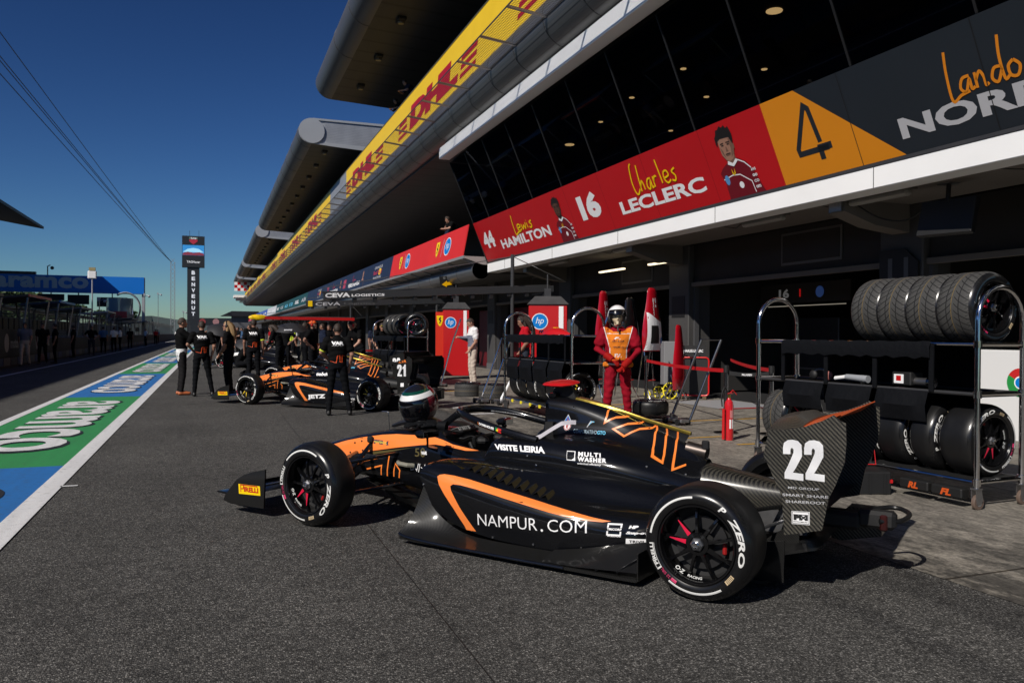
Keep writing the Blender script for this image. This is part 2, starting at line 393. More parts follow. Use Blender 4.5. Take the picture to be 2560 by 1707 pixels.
def fill2d(polys):
    c = bpy.data.curves.new('p', 'CURVE'); c.dimensions = '2D'; c.fill_mode = 'BOTH'
    for p in polys:
        sp = c.splines.new('POLY'); sp.points.add(len(p)-1)
        for q, (x, y) in zip(sp.points, p): q.co = (x, y, 0, 1)
        sp.use_cyclic_u = True
    return curve_fill(c)
def stroke2d(pts, wd, closed=False):
    n = len(pts); L = []; Rr = []
    for i in range(n):
        a = pts[i-1] if (i > 0 or closed) else pts[i]; b = pts[(i+1) % n] if (i < n-1 or closed) else pts[i]; p = pts[i]
        d1 = np.array(p, float)-np.array(a, float); d2 = np.array(b, float)-np.array(p, float)
        if np.linalg.norm(d1) < 1e-9: d1 = d2
        if np.linalg.norm(d2) < 1e-9: d2 = d1
        d1 /= np.linalg.norm(d1); d2 /= np.linalg.norm(d2); t = d1+d2
        if np.linalg.norm(t) < .2: t = d1
        t /= np.linalg.norm(t); nn = np.array((-t[1], t[0])); k = min(2.2, 1/max(.3, float(nn @ np.array((-d1[1], d1[0])))))
        L.append(tuple(np.array(p)+nn*wd/2*k)); Rr.append(tuple(np.array(p)-nn*wd/2*k))
    vs = L+Rr; fs = [(i, (i+1) % n, n+(i+1) % n, n+i) for i in range(n if closed else n-1)]
    return vs, fs
def refine(vs, fs, step):
    bm = bmesh.new(); bv = [bm.verts.new((x, y, 0)) for x, y in vs]
    for f in fs:
        try: bm.faces.new([bv[i] for i in f])
        except ValueError: pass
    for ax in (0, 1):
        lo = min(v[ax] for v in vs); hi = max(v[ax] for v in vs); k = math.ceil(lo/step)
        while k*step < hi:
            co = [0, 0, 0]; no = [0, 0, 0]; co[ax] = k*step; no[ax] = 1
            bmesh.ops.bisect_plane(bm, geom=bm.verts[:]+bm.edges[:]+bm.faces[:], plane_co=co, plane_no=no); k += 1
    bm.verts.index_update(); o = [(v.co.x, v.co.y) for v in bm.verts], [tuple(v.index for v in f.verts) for f in bm.faces]
    bm.free(); return o
def place2d(mb, shp, fn, m, step=None):
    vs, fs = shp[0], shp[1]
    if not vs: return
    if step: vs, fs = refine(vs, fs, step)
    pts = [fn(x, y) for x, y in vs]; ok = [p is not None for p in pts]
    mb.add([p or (0, 0, 0) for p in pts], [f for f in fs if all(ok[i] for i in f)], m)
def boxmap(shp, x0, y0, x1, y1, sh=0):
    """scale a 0..1 shape into a box; sh shifts y linearly along x"""
    return [(x0+(x1-x0)*u, y0+(y1-y0)*v+sh*u) for u, v in shp[0]], shp[1]
def circ(cx, cy, r, n=24, ry=None): return [(cx+r*math.cos(2*PI*i/n), cy+(ry or r)*math.sin(2*PI*i/n)) for i in range(n)]
# ================================================================ racing car (x forward, y to the driver's left, z up; origin under the rear axle)
CB, CD, CARB = MT['car_black'], MT['carbon_dark'], MT['carbon']
def mir(rows): return [[(p[0], -p[1], p[2]) for p in r_] for r_ in rows]
def sec(x, hp): return [(x, y, z) for y, z in hp]
def body_meshes():
    A = {}
    # nose and survival cell: half profiles from top centre to bottom centre
    S = [
     (3.98, [(0, .285), (.03, .283), (.05, .275), (.06, .25), (.055, .225), (.03, .21), (0, .208)]),
     (3.90, [(0, .325), (.05, .32), (.085, .305), (.095, .26), (.085, .22), (.05, .20), (0, .198)]),
     (3.75, [(0, .395), (.06, .39), (.10, .37), (.115, .30), (.105, .235), (.06, .215), (0, .212)]),
     (3.50, [(0, .470), (.08, .465), (.135, .44), (.15, .35), (.14, .265), (.08, .24), (0, .238)]),
     (3.20, [(0, .545), (.11, .54), (.180, .512), (.195, .40), (.18, .27), (.10, .235), (0, .23)]),
     (2.90, [(0, .605), (.12, .60), (.200, .572), (.225, .44), (.21, .27), (.12, .22), (0, .215)]),
     (2.60, [(0, .645), (.13, .64), (.210, .606), (.25, .46), (.235, .26), (.13, .20), (0, .19)]),
     (2.36, [(0, .655), (.14, .65), (.215, .617), (.27, .46), (.255, .24), (.14, .17), (0, .16)]),
     (2.22, [(0, .600), (.13, .625), (.225, .617), (.29, .46), (.275, .22), (.15, .13), (0, .12)]),
     (2.14, [(0, .330), (.16, .38), (.235, .600), (.30, .45), (.29, .20), (.16, .11), (0, .10)]),
     (1.95, [(0, .300), (.18, .34), (.255, .568), (.32, .45), (.32, .18), (.18, .09), (0, .09)]),
     (1.75, [(0, .300), (.20, .34), (.285, .560), (.345, .45), (.35, .16), (.2, .08), (0, .08)]),
     (1.50, [(0, .300), (.20, .36), (.29, .600), (.36, .45), (.36, .15), (.2, .08), (0, .08)]),
     (1.20, [(0, .40), (.20, .40), (.29, .500), (.36, .40), (.36, .15), (.2, .08), (0, .08)])]
    rows = loft([sec(x, hp) for x, hp in S], 4, 3)
    mb = MB(); mb.grid(rows, CB); mb.grid(mir(rows), CB)
    A['monocoque'] = mb
    # engine cover
    S = [
     (1.72, [(.235, .40), (.245, .50), (.262, .555), (.30, .575), (.345, .57), (.375, .545), (.385, .50), (.37, .42)]),
     (1.66, [(.225, .40), (.24, .55), (.262, .64), (.30, .662), (.35, .64), (.385, .59), (.392, .52), (.375, .42)]),
     (1.50, [(.20, .40), (.225, .58), (.25, .655), (.29, .672), (.35, .655), (.39, .60), (.397, .52), (.38, .42)]),
     (1.385, [(.12, .40), (.16, .60), (.20, .665), (.26, .682), (.345, .658), (.39, .60), (.397, .52), (.38, .42)])]
    r1 = loft([sec(x, hp) for x, hp in S], 4, 3)
    S2 = [
     (1.385, [(0, .945), (.07, .942), (.118, .90), (.13, .78), (.17, .705), (.26, .685), (.345, .658), (.39, .60), (.397, .52), (.38, .42)]),
     (1.18, [(0, .938), (.06, .93), (.108, .88), (.125, .77), (.17, .705), (.255, .688), (.345, .655), (.39, .60), (.398, .52), (.38, .42)]),
     (0.95, [(0, .890), (.045, .875), (.088, .825), (.115, .745), (.16, .700), (.24, .680), (.325, .64), (.38, .585), (.392, .51), (.375, .41)]),
     (0.70, [(0, .800), (.035, .79), (.075, .745), (.11, .700), (.155, .665), (.22, .64), (.29, .605), (.345, .555), (.36, .485), (.345, .39)]),
     (0.50, [(0, .725), (.028, .715), (.062, .68), (.10, .645), (.14, .618), (.19, .595), (.245, .56), (.29, .515), (.305, .45), (.29, .36)]),
     (0.38, [(0, .678), (.025, .67), (.052, .645), (.085, .612), (.12, .588), (.16, .562), (.205, .53), (.245, .487), (.258, .43), (.245, .34)]),
     (0.26, [(0, .60), (.022, .598), (.045, .585), (.07, .568), (.10, .548), (.13, .523), (.165, .49), (.195, .45), (.205, .40), (.195, .32)])]
    r2 = loft([sec(x, hp) for x, hp in S2], 5, 3)
    mb = MB(); mb.grid(r1, CB); mb.grid(mir(r1), CB); mb.grid(r2, CB); mb.grid(mir(r2), CB)
    # airbox front frame round the intake
    fr = [(1.385, y, z) for y, z in S2[0][1]]
    inn = [(1.37, y*.86, .925 if z > .9 else z) for y, z in S2[0][1][:4]] + [(1.37, .10, .70), (1.37, .0, .69)]
    mb.grid([[(1.385, 0, .945), (1.385, .07, .942), (1.385, .118, .90), (1.385, .13, .78), (1.385, .16, .705)],
             [(1.37, 0, .915), (1.37, .055, .912), (1.37, .095, .88), (1.37, .105, .78), (1.37, .11, .72)],
             [(1.25, 0, .90), (1.25, .05, .90), (1.25, .085, .87), (1.25, .09, .78), (1.25, .09, .73)]], CD)
    mb.grid([[(1.385, 0, .945), (1.385, -.07, .942), (1.385, -.118, .90), (1.385, -.13, .78), (1.385, -.16, .705)],
             [(1.37, 0, .915), (1.37, -.055, .912), (1.37, -.095, .88), (1.37, -.105, .78), (1.37, -.11, .72)],
             [(1.25, 0, .90), (1.25, -.05, .90), (1.25, -.085, .87), (1.25, -.09, .78), (1.25, -.09, .73)]], CD)
    mb.box((1.36, 0, .955), (.06, .18, .035), CB, ch=.01)
    mb.box((1.33, 0, .60), (.06, .34, .36), BLK)
    A['engine_cover'] = mb
    # sidepods
    S = [
     (1.975, [(.34, .495), (.50, .51), (.64, .508), (.735, .488), (.765, .45), (.762, .40), (.745, .37)]),
     (1.90, [(.35, .502), (.50, .525), (.65, .518), (.742, .49), (.772, .43), (.768, .33), (.745, .25)]),
     (1.72, [(.36, .503), (.50, .525), (.645, .505), (.742, .462), (.778, .40), (.775, .28), (.748, .15)]),
     (1.50, [(.37, .500), (.495, .510), (.635, .470), (.738, .418), (.778, .36), (.775, .23), (.742, .10)]),
     (1.25, [(.38, .498), (.48, .495), (.60, .430), (.71, .382), (.768, .33), (.770, .20), (.735, .078)]),
     (1.00, [(.375, .495), (.465, .475), (.565, .392), (.675, .352), (.75, .31), (.762, .19), (.73, .07)]),
     (0.75, [(.355, .485), (.44, .445), (.52, .362), (.62, .332), (.70, .295), (.728, .20), (.71, .085)]),
     (0.50, [(.30, .455), (.385, .41), (.45, .345), (.53, .318), (.60, .285), (.635, .21), (.63, .125)]),
     (0.30, [(.24, .42), (.31, .38), (.37, .33), (.43, .30), (.48, .27), (.505, .21), (.50, .15)]),
     (0.05, [(.17, .37), (.21, .35), (.25, .31), (.28, .285), (.31, .26), (.32, .21), (.31, .17)])]
    rows = loft([sec(x, hp) for x, hp in S], 5, 3)
    mb = MB()
    for q in (rows, mir(rows)):
        mb.grid(q, CB)
        f = q[0]; mb.grid([f, [(1.95, p[1]*.985, p[2]-.02) for p in f], [(1.80, p[1]*.9, p[2]-.06) for p in f]], CD)
    A['sidepods'] = mb
    return A
CAR = body_meshes()
_all = MB()
for k_ in ('monocoque', 'engine_cover', 'sidepods'):
    q_ = CAR[k_]; _all.add(q_.v, q_.f, CB)
CARBVH = BVHTree.FromPolygons([Vector(v) for v in _all.v], _all.f)
def side(off=.0022, sgn=1, bvh=None):
    bv = bvh or CARBVH
    def fn(x, z):
        h = bv.ray_cast(Vector((x, 3*sgn, z)), Vector((0, -sgn, 0)))
        if h[0] is None: return None
        n = h[1]
        if n.y*sgn < 0: n = -n
        p = h[0] + n*off
        return (p.x, p.y, p.z)
    return fn

def wheel_meshes(w, wet=False, spokes='red', lettering=True, key=''):
    """wheel centred on its axle; outer face at y=0, body towards -y"""
    ty = MB(); TM = MT['wet_tread'] if wet else RUB
    prof = [(.205, -.012), (.212, .002), (.225, .008), (.245, .010), (.262, .004), (.276, -.008), (.287, -.024), (.2945, -.042), (.299, -.062), (.3, -.085),
            (.3, -w+.085), (.299, -w+.062), (.2945, -w+.042), (.287, -w+.024), (.276, -w+.008), (.262, -w-.004), (.225, -w-.008), (.205, -w+.012), (.18, -w+.03)]
    ms = [RUBS]*6 + ([TM if wet else RUB])*0 + [RUBS]*0
    ms = []
    for i in range(len(prof)-1): ms.append(TM if (prof[i][0] > .28 and prof[i+1][0] > .28) else RUBS)
    ty.lathe(prof, RUB, 72, ms=ms)
    rim = MB()
    rim.lathe([(.206, -.012), (.208, -.004), (.204, .002), (.197, .001), (.192, -.008), (.190, -.03), (.186, -.07), (.182, -.10), (.18, -w+.02)], RIM, 64)
    rim.lathe([(.062, -.03), (.058, -.022), (.04, -.02), (.034, -.028), (.0, -.028)], RIM, 32)
    rim.lathe([(.19, -.11), (.10, -.125), (.0, -.125)], MT['matt_black'], 40)
    red = M('spoke_red', (.62, .01, .05), .35); yel = M('spoke_yellow', (.75, .52, .04), .35)
    for i in range(9):
        a = 2*PI*i/9 + .1
        c, s_ = math.cos(a), math.sin(a); px, pz = -s_, c
        pts = []
        for r_, yy, hw in ((.045, -.024, .016), (.10, -.026, .0105), (.15, -.034, .0085), (.188, -.05, .013)):
            pts.append([(r_*c-hw*px, yy-.016, r_*s_-hw*pz), (r_*c-hw*px*.6, yy, r_*s_-hw*pz*.6), (r_*c+hw*px*.6, yy, r_*s_+hw*pz*.6), (r_*c+hw*px, yy-.016, r_*s_+hw*pz)])
        rim.grid(pts, RIM)
        if i in ((0, 1) if w > .26 else (6, 7)):
            cc = red if spokes == 'red' else yel
            rim.add([((.062*c-.012*px), -.0225, .062*s_-.012*pz), ((.062*c+.012*px), -.0225, .062*s_+.012*pz), ((.155*c+.002*px), -.031, .155*s_+.002*pz), ((.155*c-.002*px), -.031, .155*s_-.002*pz)], [(0, 1, 2, 3)], cc)
    # brake disc and caliper seen between the spokes
    rim.lathe([(.14, -.085), (.14, -.10), (.07, -.10), (.07, -.085), (.14, -.085)], M('brake_disc', (.04, .04, .042), .4, .6), 40)
    rim.box((-.125, -.094, -.02), (.022, .04, .06), M('caliper_red', (.30, .01, .01), .4), ch=.006)
    nut = MB(); nut.lathe([(.036, -.03), (.036, -.012), (.030, -.006), (.024, -.006), (.024, .004), (.018, .007), (0, .007)], STL, 6)
    nut.lathe([(.021, .0), (.019, .009), (.015, .011), (0, .008)], CHR, 24)
    let = MB()
    def arc(r0, r1, off=.0018):
        def yat(r_):
            for (ra, ya), (rb, yb) in zip(prof[:9], prof[1:10]):
                if ra <= r_ <= rb: return ya + (yb-ya)*(r_-ra)/(rb-ra)
            return .0
        def mk(t0, t1):
            def fn(u, v):
                t = R(t0+(t1-t0)*u); r_ = r0+(r1-r0)*v
                return (-r_*math.sin(t), yat(r_)+off, r_*math.cos(t))
            return fn
        return mk
    band = ([(0, 0), (1, 0), (1, 1), (0, 1)], [(0, 1, 2, 3)])
    if lettering:
        WA = M('tyre_white', (.72, .72, .70), .5) if not wet else M('tyre_blue', (.008, .022, .035), .5)
        for t0, t1 in ((278, 356), (146, 215)): place2d(let, band, arc(.2415, .2525)(t0, t1), WA, .05)
        place2d(let, text2d('P', .035, .2), arc(.226, .2585)(31, 39.5), WA, .1)
        place2d(let, text2d('ZERO', .035, .2), arc(.226, .2585)(47, 108), WA, .04)
        place2d(let, text2d('PIRELLI', .035), arc(.232, .252)(238.5, 266), WA, .05)
        place2d(let, band, arc(.2265, .229)(234, 266), WA, .06); place2d(let, band, arc(.252, .256)(234, 246), WA, .06)
        place2d(let, band, arc(.2265, .256)(232.5, 234.5), WA, .3)
        place2d(let, text2d('22 SIRL', .0), arc(.224, .2385)(216, 232), M('tyre_pink', (.55, .03, .12), .5), .08)
        place2d(let, band, arc(.222, .237)(206, 214), M('tyre_pink', (.55, .03, .12), .5), .1)
        place2d(let, band, arc(.222, .244)(123, 136), M('barcode_tan', (.55, .42, .25), .6), .1)
        for q in range(5): place2d(let, band, arc(.224, .242, .0028)(124.5+q*2.1, 125.3+q*2.1), BLK, .5)
        # rim maker's lettering
        def rimfn(t0, t1, ra, rb):
            return lambda u, v: (lambda t, r_: (-r_*math.sin(t), -.032-(.19-r_)*.0+ .0, r_*math.cos(t)))(R(t0+(t1-t0)*u), ra+(rb-ra)*v)
        place2d(let, text2d('O·Z', .03, .2), rimfn(222, 204, .187, .163), WA, .1)
        place2d(let, text2d('RACING', .03, .2), rimfn(198, 172, .184, .170), WA, .1)
    return ty.mesh('wheel'+key), rim.mesh('rim'+key), nut.mesh('wheel_nut'+key), (let.mesh('lettering'+key, 0) if lettering else None)
WM = {('f', 'red'): wheel_meshes(.225, key='_front'), ('r', 'red'): wheel_meshes(.29, key='_rear'),
      ('f', 'yel'): wheel_meshes(.225, spokes='yel', key='_fy'), ('r', 'yel'): wheel_meshes(.29, spokes='yel', key='_ry'), ('w', 'red'): wheel_meshes(.33, wet=True, key='_wet')}
def put_wheel(name, kind, parent, loc, rz=0, spin=0):
    ms = WM[kind]; o = link(name, ms[0], parent, loc); o.rotation_euler = (0, spin, rz)
    for nm, me in zip(('rim', 'wheel_nut', 'tyre_lettering'), ms[1:]):
        if me: link(nm, me, o)
    return o

def wing_foil(mb, x0, z0, x1, z1, th, y0, y1, m, camber=0):
    """aerofoil plank between y0 and y1, from leading point to trailing point"""
    d = np.array((x1-x0, z1-z0)); L = np.linalg.norm(d); d = d/L; nn = np.array((-d[1], d[0])); up = []; lo = []
    for t in (0, .03, .1, .25, .45, .7, .9, 1):
        h = th*(math.sqrt(t)*(1-t)*2.0+.03); c = camber*4*t*(1-t)
        p = np.array((x0, z0))+d*t*L; up.append(tuple(p+nn*(c+h/2))); lo.append(tuple(p+nn*(c-h/2)))
    mb.prism(up+lo[::-1], y0, y1, m, 'xz')

CM = {}
def car_parts():
    """all shared part meshes of the car"""
    P = {}
    P['monocoque'] = CAR['monocoque']; P['engine_cover'] = CAR['engine_cover']; P['sidepods'] = CAR['sidepods']
    mb = MB()   # dorsal fin with its gold top
    mb.prism([(1.05, .80), (.95, .885), (.70, .80), (.72, .76)], -.008, .008, CB)
    mb.prism([(.95, .875), (.68, .82), (.383, .755), (.375, .762), (.42, .69), (.50, .70), (.70, .78)], -.006, .006, CB)
    P['fin'] = mb
    mb = MB(); rr = []
    for x, z, wd in ((1.19, .948, .05), (1.12, .936, .045), (.963, .904, .03), (.82, .868, .02), (.684, .832, .016), (.477, .786, .013), (.377, .764, .011)):
        rr.append([(x, -wd, z-.014), (x, -wd*.75, z), (x, wd*.75, z), (x, wd, z-.014), (x, wd*.9, z-.022), (x, -wd*.9, z-.022)])
    mb.grid(rr, GOLD, closed=True); P['fin_top_strip'] = mb
    mb = MB()   # camera pod
    rows = []
    for i in range(15):
        t = -1+2*i/14; k = math.sqrt(max(0, 1-abs(t)**3.0)); y = t*.135; c_ = 1.31+.0*t
        rows.append([(c_+.12*k*math.cos(a)+.02, y, 1.038+.019*k*math.sin(a)-.012*t) for a in [2*PI*j/12 for j in range(12)]])
    mb.grid(rows, RED, closed=True); mb.prism([(1.40, .955), (1.36, 1.02), (1.24, 1.02), (1.20, .94)], -.022, .022, BLK)
    P['camera_pod'] = mb
    mb = MB()   # halo
    near = [(2.175, 0, .802), (2.16, .07, .805), (2.11, .15, .805), (2.02, .225, .797), (1.90, .275, .775), (1.75, .305, .742), (1.60, .322, .712), (1.45, .33, .688), (1.33, .325, .668)]
    pts = crv([(p[0], -p[1], p[2]) for p in near[::-1]] + near[1:], 3)
    mb.tube([tuple(p) for p in pts], .028, CB, 12, flat=.85)
    mb.tube([tuple(p) for p in crv([(2.15, 0, .80), (2.24, 0, .765), (2.33, 0, .705), (2.42, 0, .64)], 3)], [.03]*4+[.026]*3+[.03]*3, CB, 10, flat=.55)
    P['halo'] = mb
    mb = MB()   # cockpit: seat, headrest, steering wheel, screen
    mb.grid([[(1.42, -.19, .40), (1.42, -.19, .66), (1.42, -.10, .69), (1.42, .10, .69), (1.42, .19, .66), (1.42, .19, .40)],
             [(1.60, -.21, .40), (1.60, -.235, .63), (1.60, -.15, .60), (1.60, .15, .60), (1.60, .235, .63), (1.60, .21, .40)]], CAN)
    mb.box((2.0, 0, .565), (.03, .26, .13), CD, ch=.01); mb.tube([(2.02, -.14, .58), (1.99, -.15, .54), (1.99, -.14, .48)], .016, RUB); mb.tube([(2.02, .14, .58), (1.99, .15, .54), (1.99, .14, .48)], .016, RUB)
    mb.box((2.17, 0, .652), (.12, .22, .02), CD, ch=.008)
    for q in range(9): mb.tube([(2.13+.02*random.random(), -.1+.025*q, .65), (2.16, -.1+.025*q, .68), (2.22, -.09+.025*q, .655)], .005, DGRY, 6)
    mb.sphere((1.93, .10, .60), (.05, .05, .035), BLK, 10, 6); mb.sphere((1.93, -.12, .60), (.05, .05, .035), BLK, 10, 6)
    P['cockpit_fittings'] = mb
    mb = MB()   # head protection strip at the cockpit's rear edge
    fn = [(1.40, .255, .675), (1.34, .26, .70), (1.26, .262, .75), (1.185, .255, .795), (1.13, .245, .806), (1.085, .235, .808)]
    rr = [[(p[0], p[1]-.03, p[2]-.004), (p[0], p[1]+.0, p[2]+.006), (p[0]-.02, p[1]+.035, p[2]-.018)] for p in fn]
    mb.grid(rr, M('pale_cloth', (.50, .48, .52), .6, var=.15, vs=20)); P['headrest_strap'] = mb
    mb = MB()   # floor
    hp = [(2.15, .0), (2.12, .22), (2.06, .34), (1.96, .60), (2.04, .90), (1.90, .915), (1.40, .91), (.90, .905), (.42, .90), (.35, .895), (.34, .61), (.10, .60), (-.25, .52), (-.25, 0)]
    mb.prism([(x, y) for x, y in hp]+[(x, -y) for x, y in hp[-2:0:-1]], .032, .05, CD, 'xy')
    for s_ in (1, -1):
        a = [(1.94, .765, .38), (1.88, .76, .25), (1.78, .755, .165), (1.66, .752, .11), (1.52, .745, .082), (1.20, .742, .075), (.80, .735, .075)]
        b = [(2.04, .90, .078), (1.98, .91, .066), (1.80, .915, .058), (1.62, .915, .055), (1.42, .912, .053), (1.10, .91, .052), (.80, .905, .052)]
        rows = []
        for p, q in zip(crv(a, 3), crv(b, 3)):
            mid = (p*.45+q*.55); mid[2] = min(p[2], q[2]+.30*(p[2]-q[2])); mid[1] = p[1]+(q[1]-p[1])*.45
            rows.append([(v[0], v[1]*s_, v[2]) for v in crv([p, mid, q], 4)])
        mb.grid(rows, CD)
        mb.tube([(q[0], q[1]*s_, q[2]-.01) for q in crv(b, 2)], .010, CB, 8)
        # rear floor flick in front of the tyre
        rr = [[(.95, .75*s_, .09), (.95, .90*s_, .055)], [(.75, .735*s_, .125), (.72, .90*s_, .06)], [(.55, .68*s_, .165), (.50, .90*s_, .075)], [(.36, .63*s_, .20), (.345, .90*s_, .085)]]
        mb.grid(rr, CD); mb.bar((.60, .90*s_, .06), (.35, .66*s_, .18), .006, CB, .01); mb.bar((.47, .90*s_, .07), (.345, .78*s_, .16), .006, CB, .012)
        mb.box((.345, .76*s_, .115), (.008, .27, .15), CD)
    P['floor'] = mb
    mb = MB()   # louvres on the sidepod shoulders, gold strake
    for s_ in (1, -1):
        for i in range(10):
            x = 1.64-.062*i; zz = []
            for q in (0, 1):
                h = CARBVH.ray_cast(Vector((x-.03*q, .60*s_, 2)), Vector((0, 0, -1))); zz.append(h[0].z)
            h2 = CARBVH.ray_cast(Vector((x, .67*s_, 2)), Vector((0, 0, -1)))[0].z
            mb.add([(x+.012, .575*s_, zz[0]+.004), (x-.024, .58*s_, zz[0]+.020), (x-.02, .665*s_, h2+.022), (x+.012, .67*s_, h2+.004)], [(0, 1, 2, 3)], CD)
            mb.add([(x-.024, .58*s_, zz[0]+.020), (x-.02, .665*s_, h2+.022), (x-.045, .67*s_, h2-.012), (x-.045, .58*s_, zz[0]-.006)], [(0, 1, 2, 3)], M('louvre_bronze', (.035, .027, .012), .4, .3))
    P['louvres'] = mb
    mb = MB()
    mb.bar((1.86, .60, .524), (1.69, .665, .494), .022, GOLD, .006); P['gold_strake'] = mb
    mb = MB()   # gearbox cover and rear structure
    S = [(.42, [(0, .60), (.05, .598), (.11, .575), (.16, .53), (.19, .45), (.20, .36)]), (.25, [(0, .575), (.05, .572), (.10, .55), (.14, .51), (.16, .45), (.17, .36)]),
         (.0, [(0, .535), (.05, .532), (.085, .515), (.115, .48), (.13, .43), (.13, .36)]), (-.28, [(0, .485), (.045, .482), (.07, .468), (.085, .44), (.09, .40), (.09, .35)])]
    rows = loft([sec(x, hp) for x, hp in S], 4, 2); mb.grid(rows, MT['carbon_deck']); mb.grid(mir(rows), MT['carbon_deck'])
    mb.tube([(.40, 0, .655), (.30, 0, .64), (.27, 0, .635)], [.05, .045, .045], M('exhaust_metal', (.12, .10, .09), .4, .9), 16)
    mb.box((.27, .03, .69), (.05, .02, .06), BLK, ch=.008)
    P['gearbox_cover'] = mb
    mb = MB()
    mb.box((-.05, 0, .30), (.62, .20, .20), STL, ch=.02); mb.box((-.48, 0, .33), (.32, .12, .10), BLK, ch=.02); mb.box((-.72, 0, .35), (.20, .10, .10), BLK, ch=.02)
    for s_ in (1, -1):
        mb.tube([(.1, .12*s_, .34), (.02, .35*s_, .30), (0, .6*s_, .3)], .022, CD, 8)
        for a, b, r_ in (((.22, .15, .40), (0, .64, .40), .013), ((-.22, .12, .38), (0, .64, .40), .013), ((.25, .15, .18), (0, .64, .16), .013), ((-.25, .12, .18), (0, .64, .16), .013), ((.12, .14, .46), (-.02, .62, .20), .012), ((-.24, .12, .30), (-.06, .62, .27), .010)):
            mb.tube([(a[0], a[1]*s_, a[2]), (b[0], b[1]*s_, b[2])], r_, STL if r_ < .012 else CD, 8)
        mb.box((0, .60*s_, .30), (.16, .06, .24), STL, ch=.02)
        mb.lathe([(.15, .575*s_), (.15, .60*s_), (.05, .60*s_)], CD, 24, c=(0, 0, .3))
    P['rear_suspension'] = mb
    mb = MB()   # front suspension
    for s_ in (1, -1):
        for a, b, r_ in (((3.10, .19, .43), (2.88, .72, .40), .012), ((2.62, .235, .47), (2.88, .72, .40), .012), ((3.12, .17, .25), (2.88, .72, .18), .013), ((2.58, .24, .24), (2.88, .72, .18), .013), ((3.02, .19, .36), (2.98, .72, .27), .010), ((2.93, .20, .52), (2.88, .68, .20), .013)):
            mb.tube([(a[0], a[1]*s_, a[2]), (b[0], b[1]*s_, b[2])], r_, CB, 8, flat=1.6)
        mb.lathe([(.16, .70*s_), (.16, .72*s_), (.06, .72*s_)], CD, 24, c=(2.88, 0, .3)); mb.box((2.88, .71*s_, .3), (.12, .05, .22), STL, ch=.015)
        mb.box((2.93, .225*s_, .545), (.05, .04, .05), BLK, ch=.01); mb.tube([(2.6, .27*s_, .40), (2.56, .31*s_, .40), (2.47, .31*s_, .395), (2.44, .275*s_, .39)], .017, M('bracket_tan', (.22, .21, .17), .5), 8)
    P['front_suspension'] = mb
    mb = MB()   # keel vanes under the nose
    mb.grid([[(3.05, .02, .21), (3.05, .16, .215), (3.05, .20, .235)], [(2.60, .02, .10), (2.60, .26, .11), (2.60, .30, .16)], [(2.12, .02, .06), (2.12, .40, .07), (2.12, .44, .12)]], CD)
    mb.grid([[(3.05, -.02, .21), (3.05, -.16, .215), (3.05, -.20, .235)], [(2.60, -.02, .10), (2.60, -.26, .11), (2.60, -.30, .16)], [(2.12, -.02, .06), (2.12, -.40, .07), (2.12, -.44, .12)]], CD)
    P['keel'] = mb
    mb = MB()   # front wing
    for s_ in (1, -1):
        a, b = sorted((.05*s_, .90*s_))
        wing_foil(mb, 3.93, .135, 3.68, .115, .022, a, b, CB, -.006)
        a, b = sorted((.14*s_, .90*s_))
        wing_foil(mb, 3.72, .15, 3.54, .20, .018, a, b, CB); wing_foil(mb, 3.57, .205, 3.42, .275, .016, a, b, CB)
        mb.prism([(3.80, .13), (3.80, .24), (3.93, .24), (3.93, .13)], .055*s_, .075*s_, CB)
    P['front_wing'] = mb
    ep = MB(); o = [(3.80, .085), (3.775, .13), (3.745, .16), (3.64, .262), (3.56, .305), (3.45, .338), (3.317, .368), (3.333, .075), (3.70, .068)]
    ep.prism(o, .925, .937, CD); P['front_wing_endplate'] = ep
    ep = MB(); ep.prism(o, -.937, -.925, CD); P['front_wing_endplate#r'] = ep
    o = [(-.262, .874), (-.36, .884), (-.45, .905), (-.53, .938), (-.588, .972), (-.605, .962), (-.622, .945), (-.649, .934), (-.652, .83), (-.644, .734), (-.60, .61), (-.569, .541), (-.537, .372), (-.346, .321), (-.334, .521), (-.234, .739)]
    ep = MB(); ep.prism(o, .543, .555, CARB); P['rear_wing_endplate'] = ep
    ep = MB(); ep.prism(o, -.555, -.543, CARB); P['rear_wing_endplate#r'] = ep
    mb = MB()
    # main plane spoon: deeper in the middle
    N = 12; rows = []
    for i in range(N+1):
        t = -1+2*i/N; dz = .085*(1-abs(t)**2.5); y = t*.543
        rows.append([(-.225, y, .80+dz*.5), (-.215, y, .815+dz*.55), (-.235, y, .838+dz*.95), (-.33, y, .852+dz), (-.395, y, .852+dz*.6), (-.395, y, .845+dz*.6), (-.33, y, .825+dz*.8), (-.25, y, .79+dz*.6)])
    mb.grid(rows, CARB, closed=True)
    P['rear_wing_main_plane'] = mb
    mb = MB(); rows = []
    for i in range(N+1):
        t = -1+2*i/N; y = t*.543; dz = .03*(1-t*t)
        rows.append([(-.40, y, .850+dz), (-.395, y, .865+dz), (-.44, y, .885+dz), (-.53, y, .925+dz*.5), (-.62, y, .974), (-.625, y, .970), (-.54, y, .905+dz*.5), (-.44, y, .865+dz)])
    mb.grid(rows, M('flap_orange', (.85, .13, .02), .35, coat=.4), closed=True)
    P['rear_wing_flap'] = mb
    mb = MB()
    mb.prism([(-.34, .54), (-.40, .80), (-.36, .84), (-.28, .80), (-.20, .50)], .05, .062, CD); mb.prism([(-.34, .54), (-.40, .80), (-.36, .84), (-.28, .80), (-.20, .50)], -.062, -.05, CD)
    wing_foil(mb, -.32, .40, -.52, .44, .02, -.543, .543, CD)
    mb.box((-.76, 0, .34), (.04, .12, .09), M('rain_light', (.03, .004, .004), .3), ch=.008)
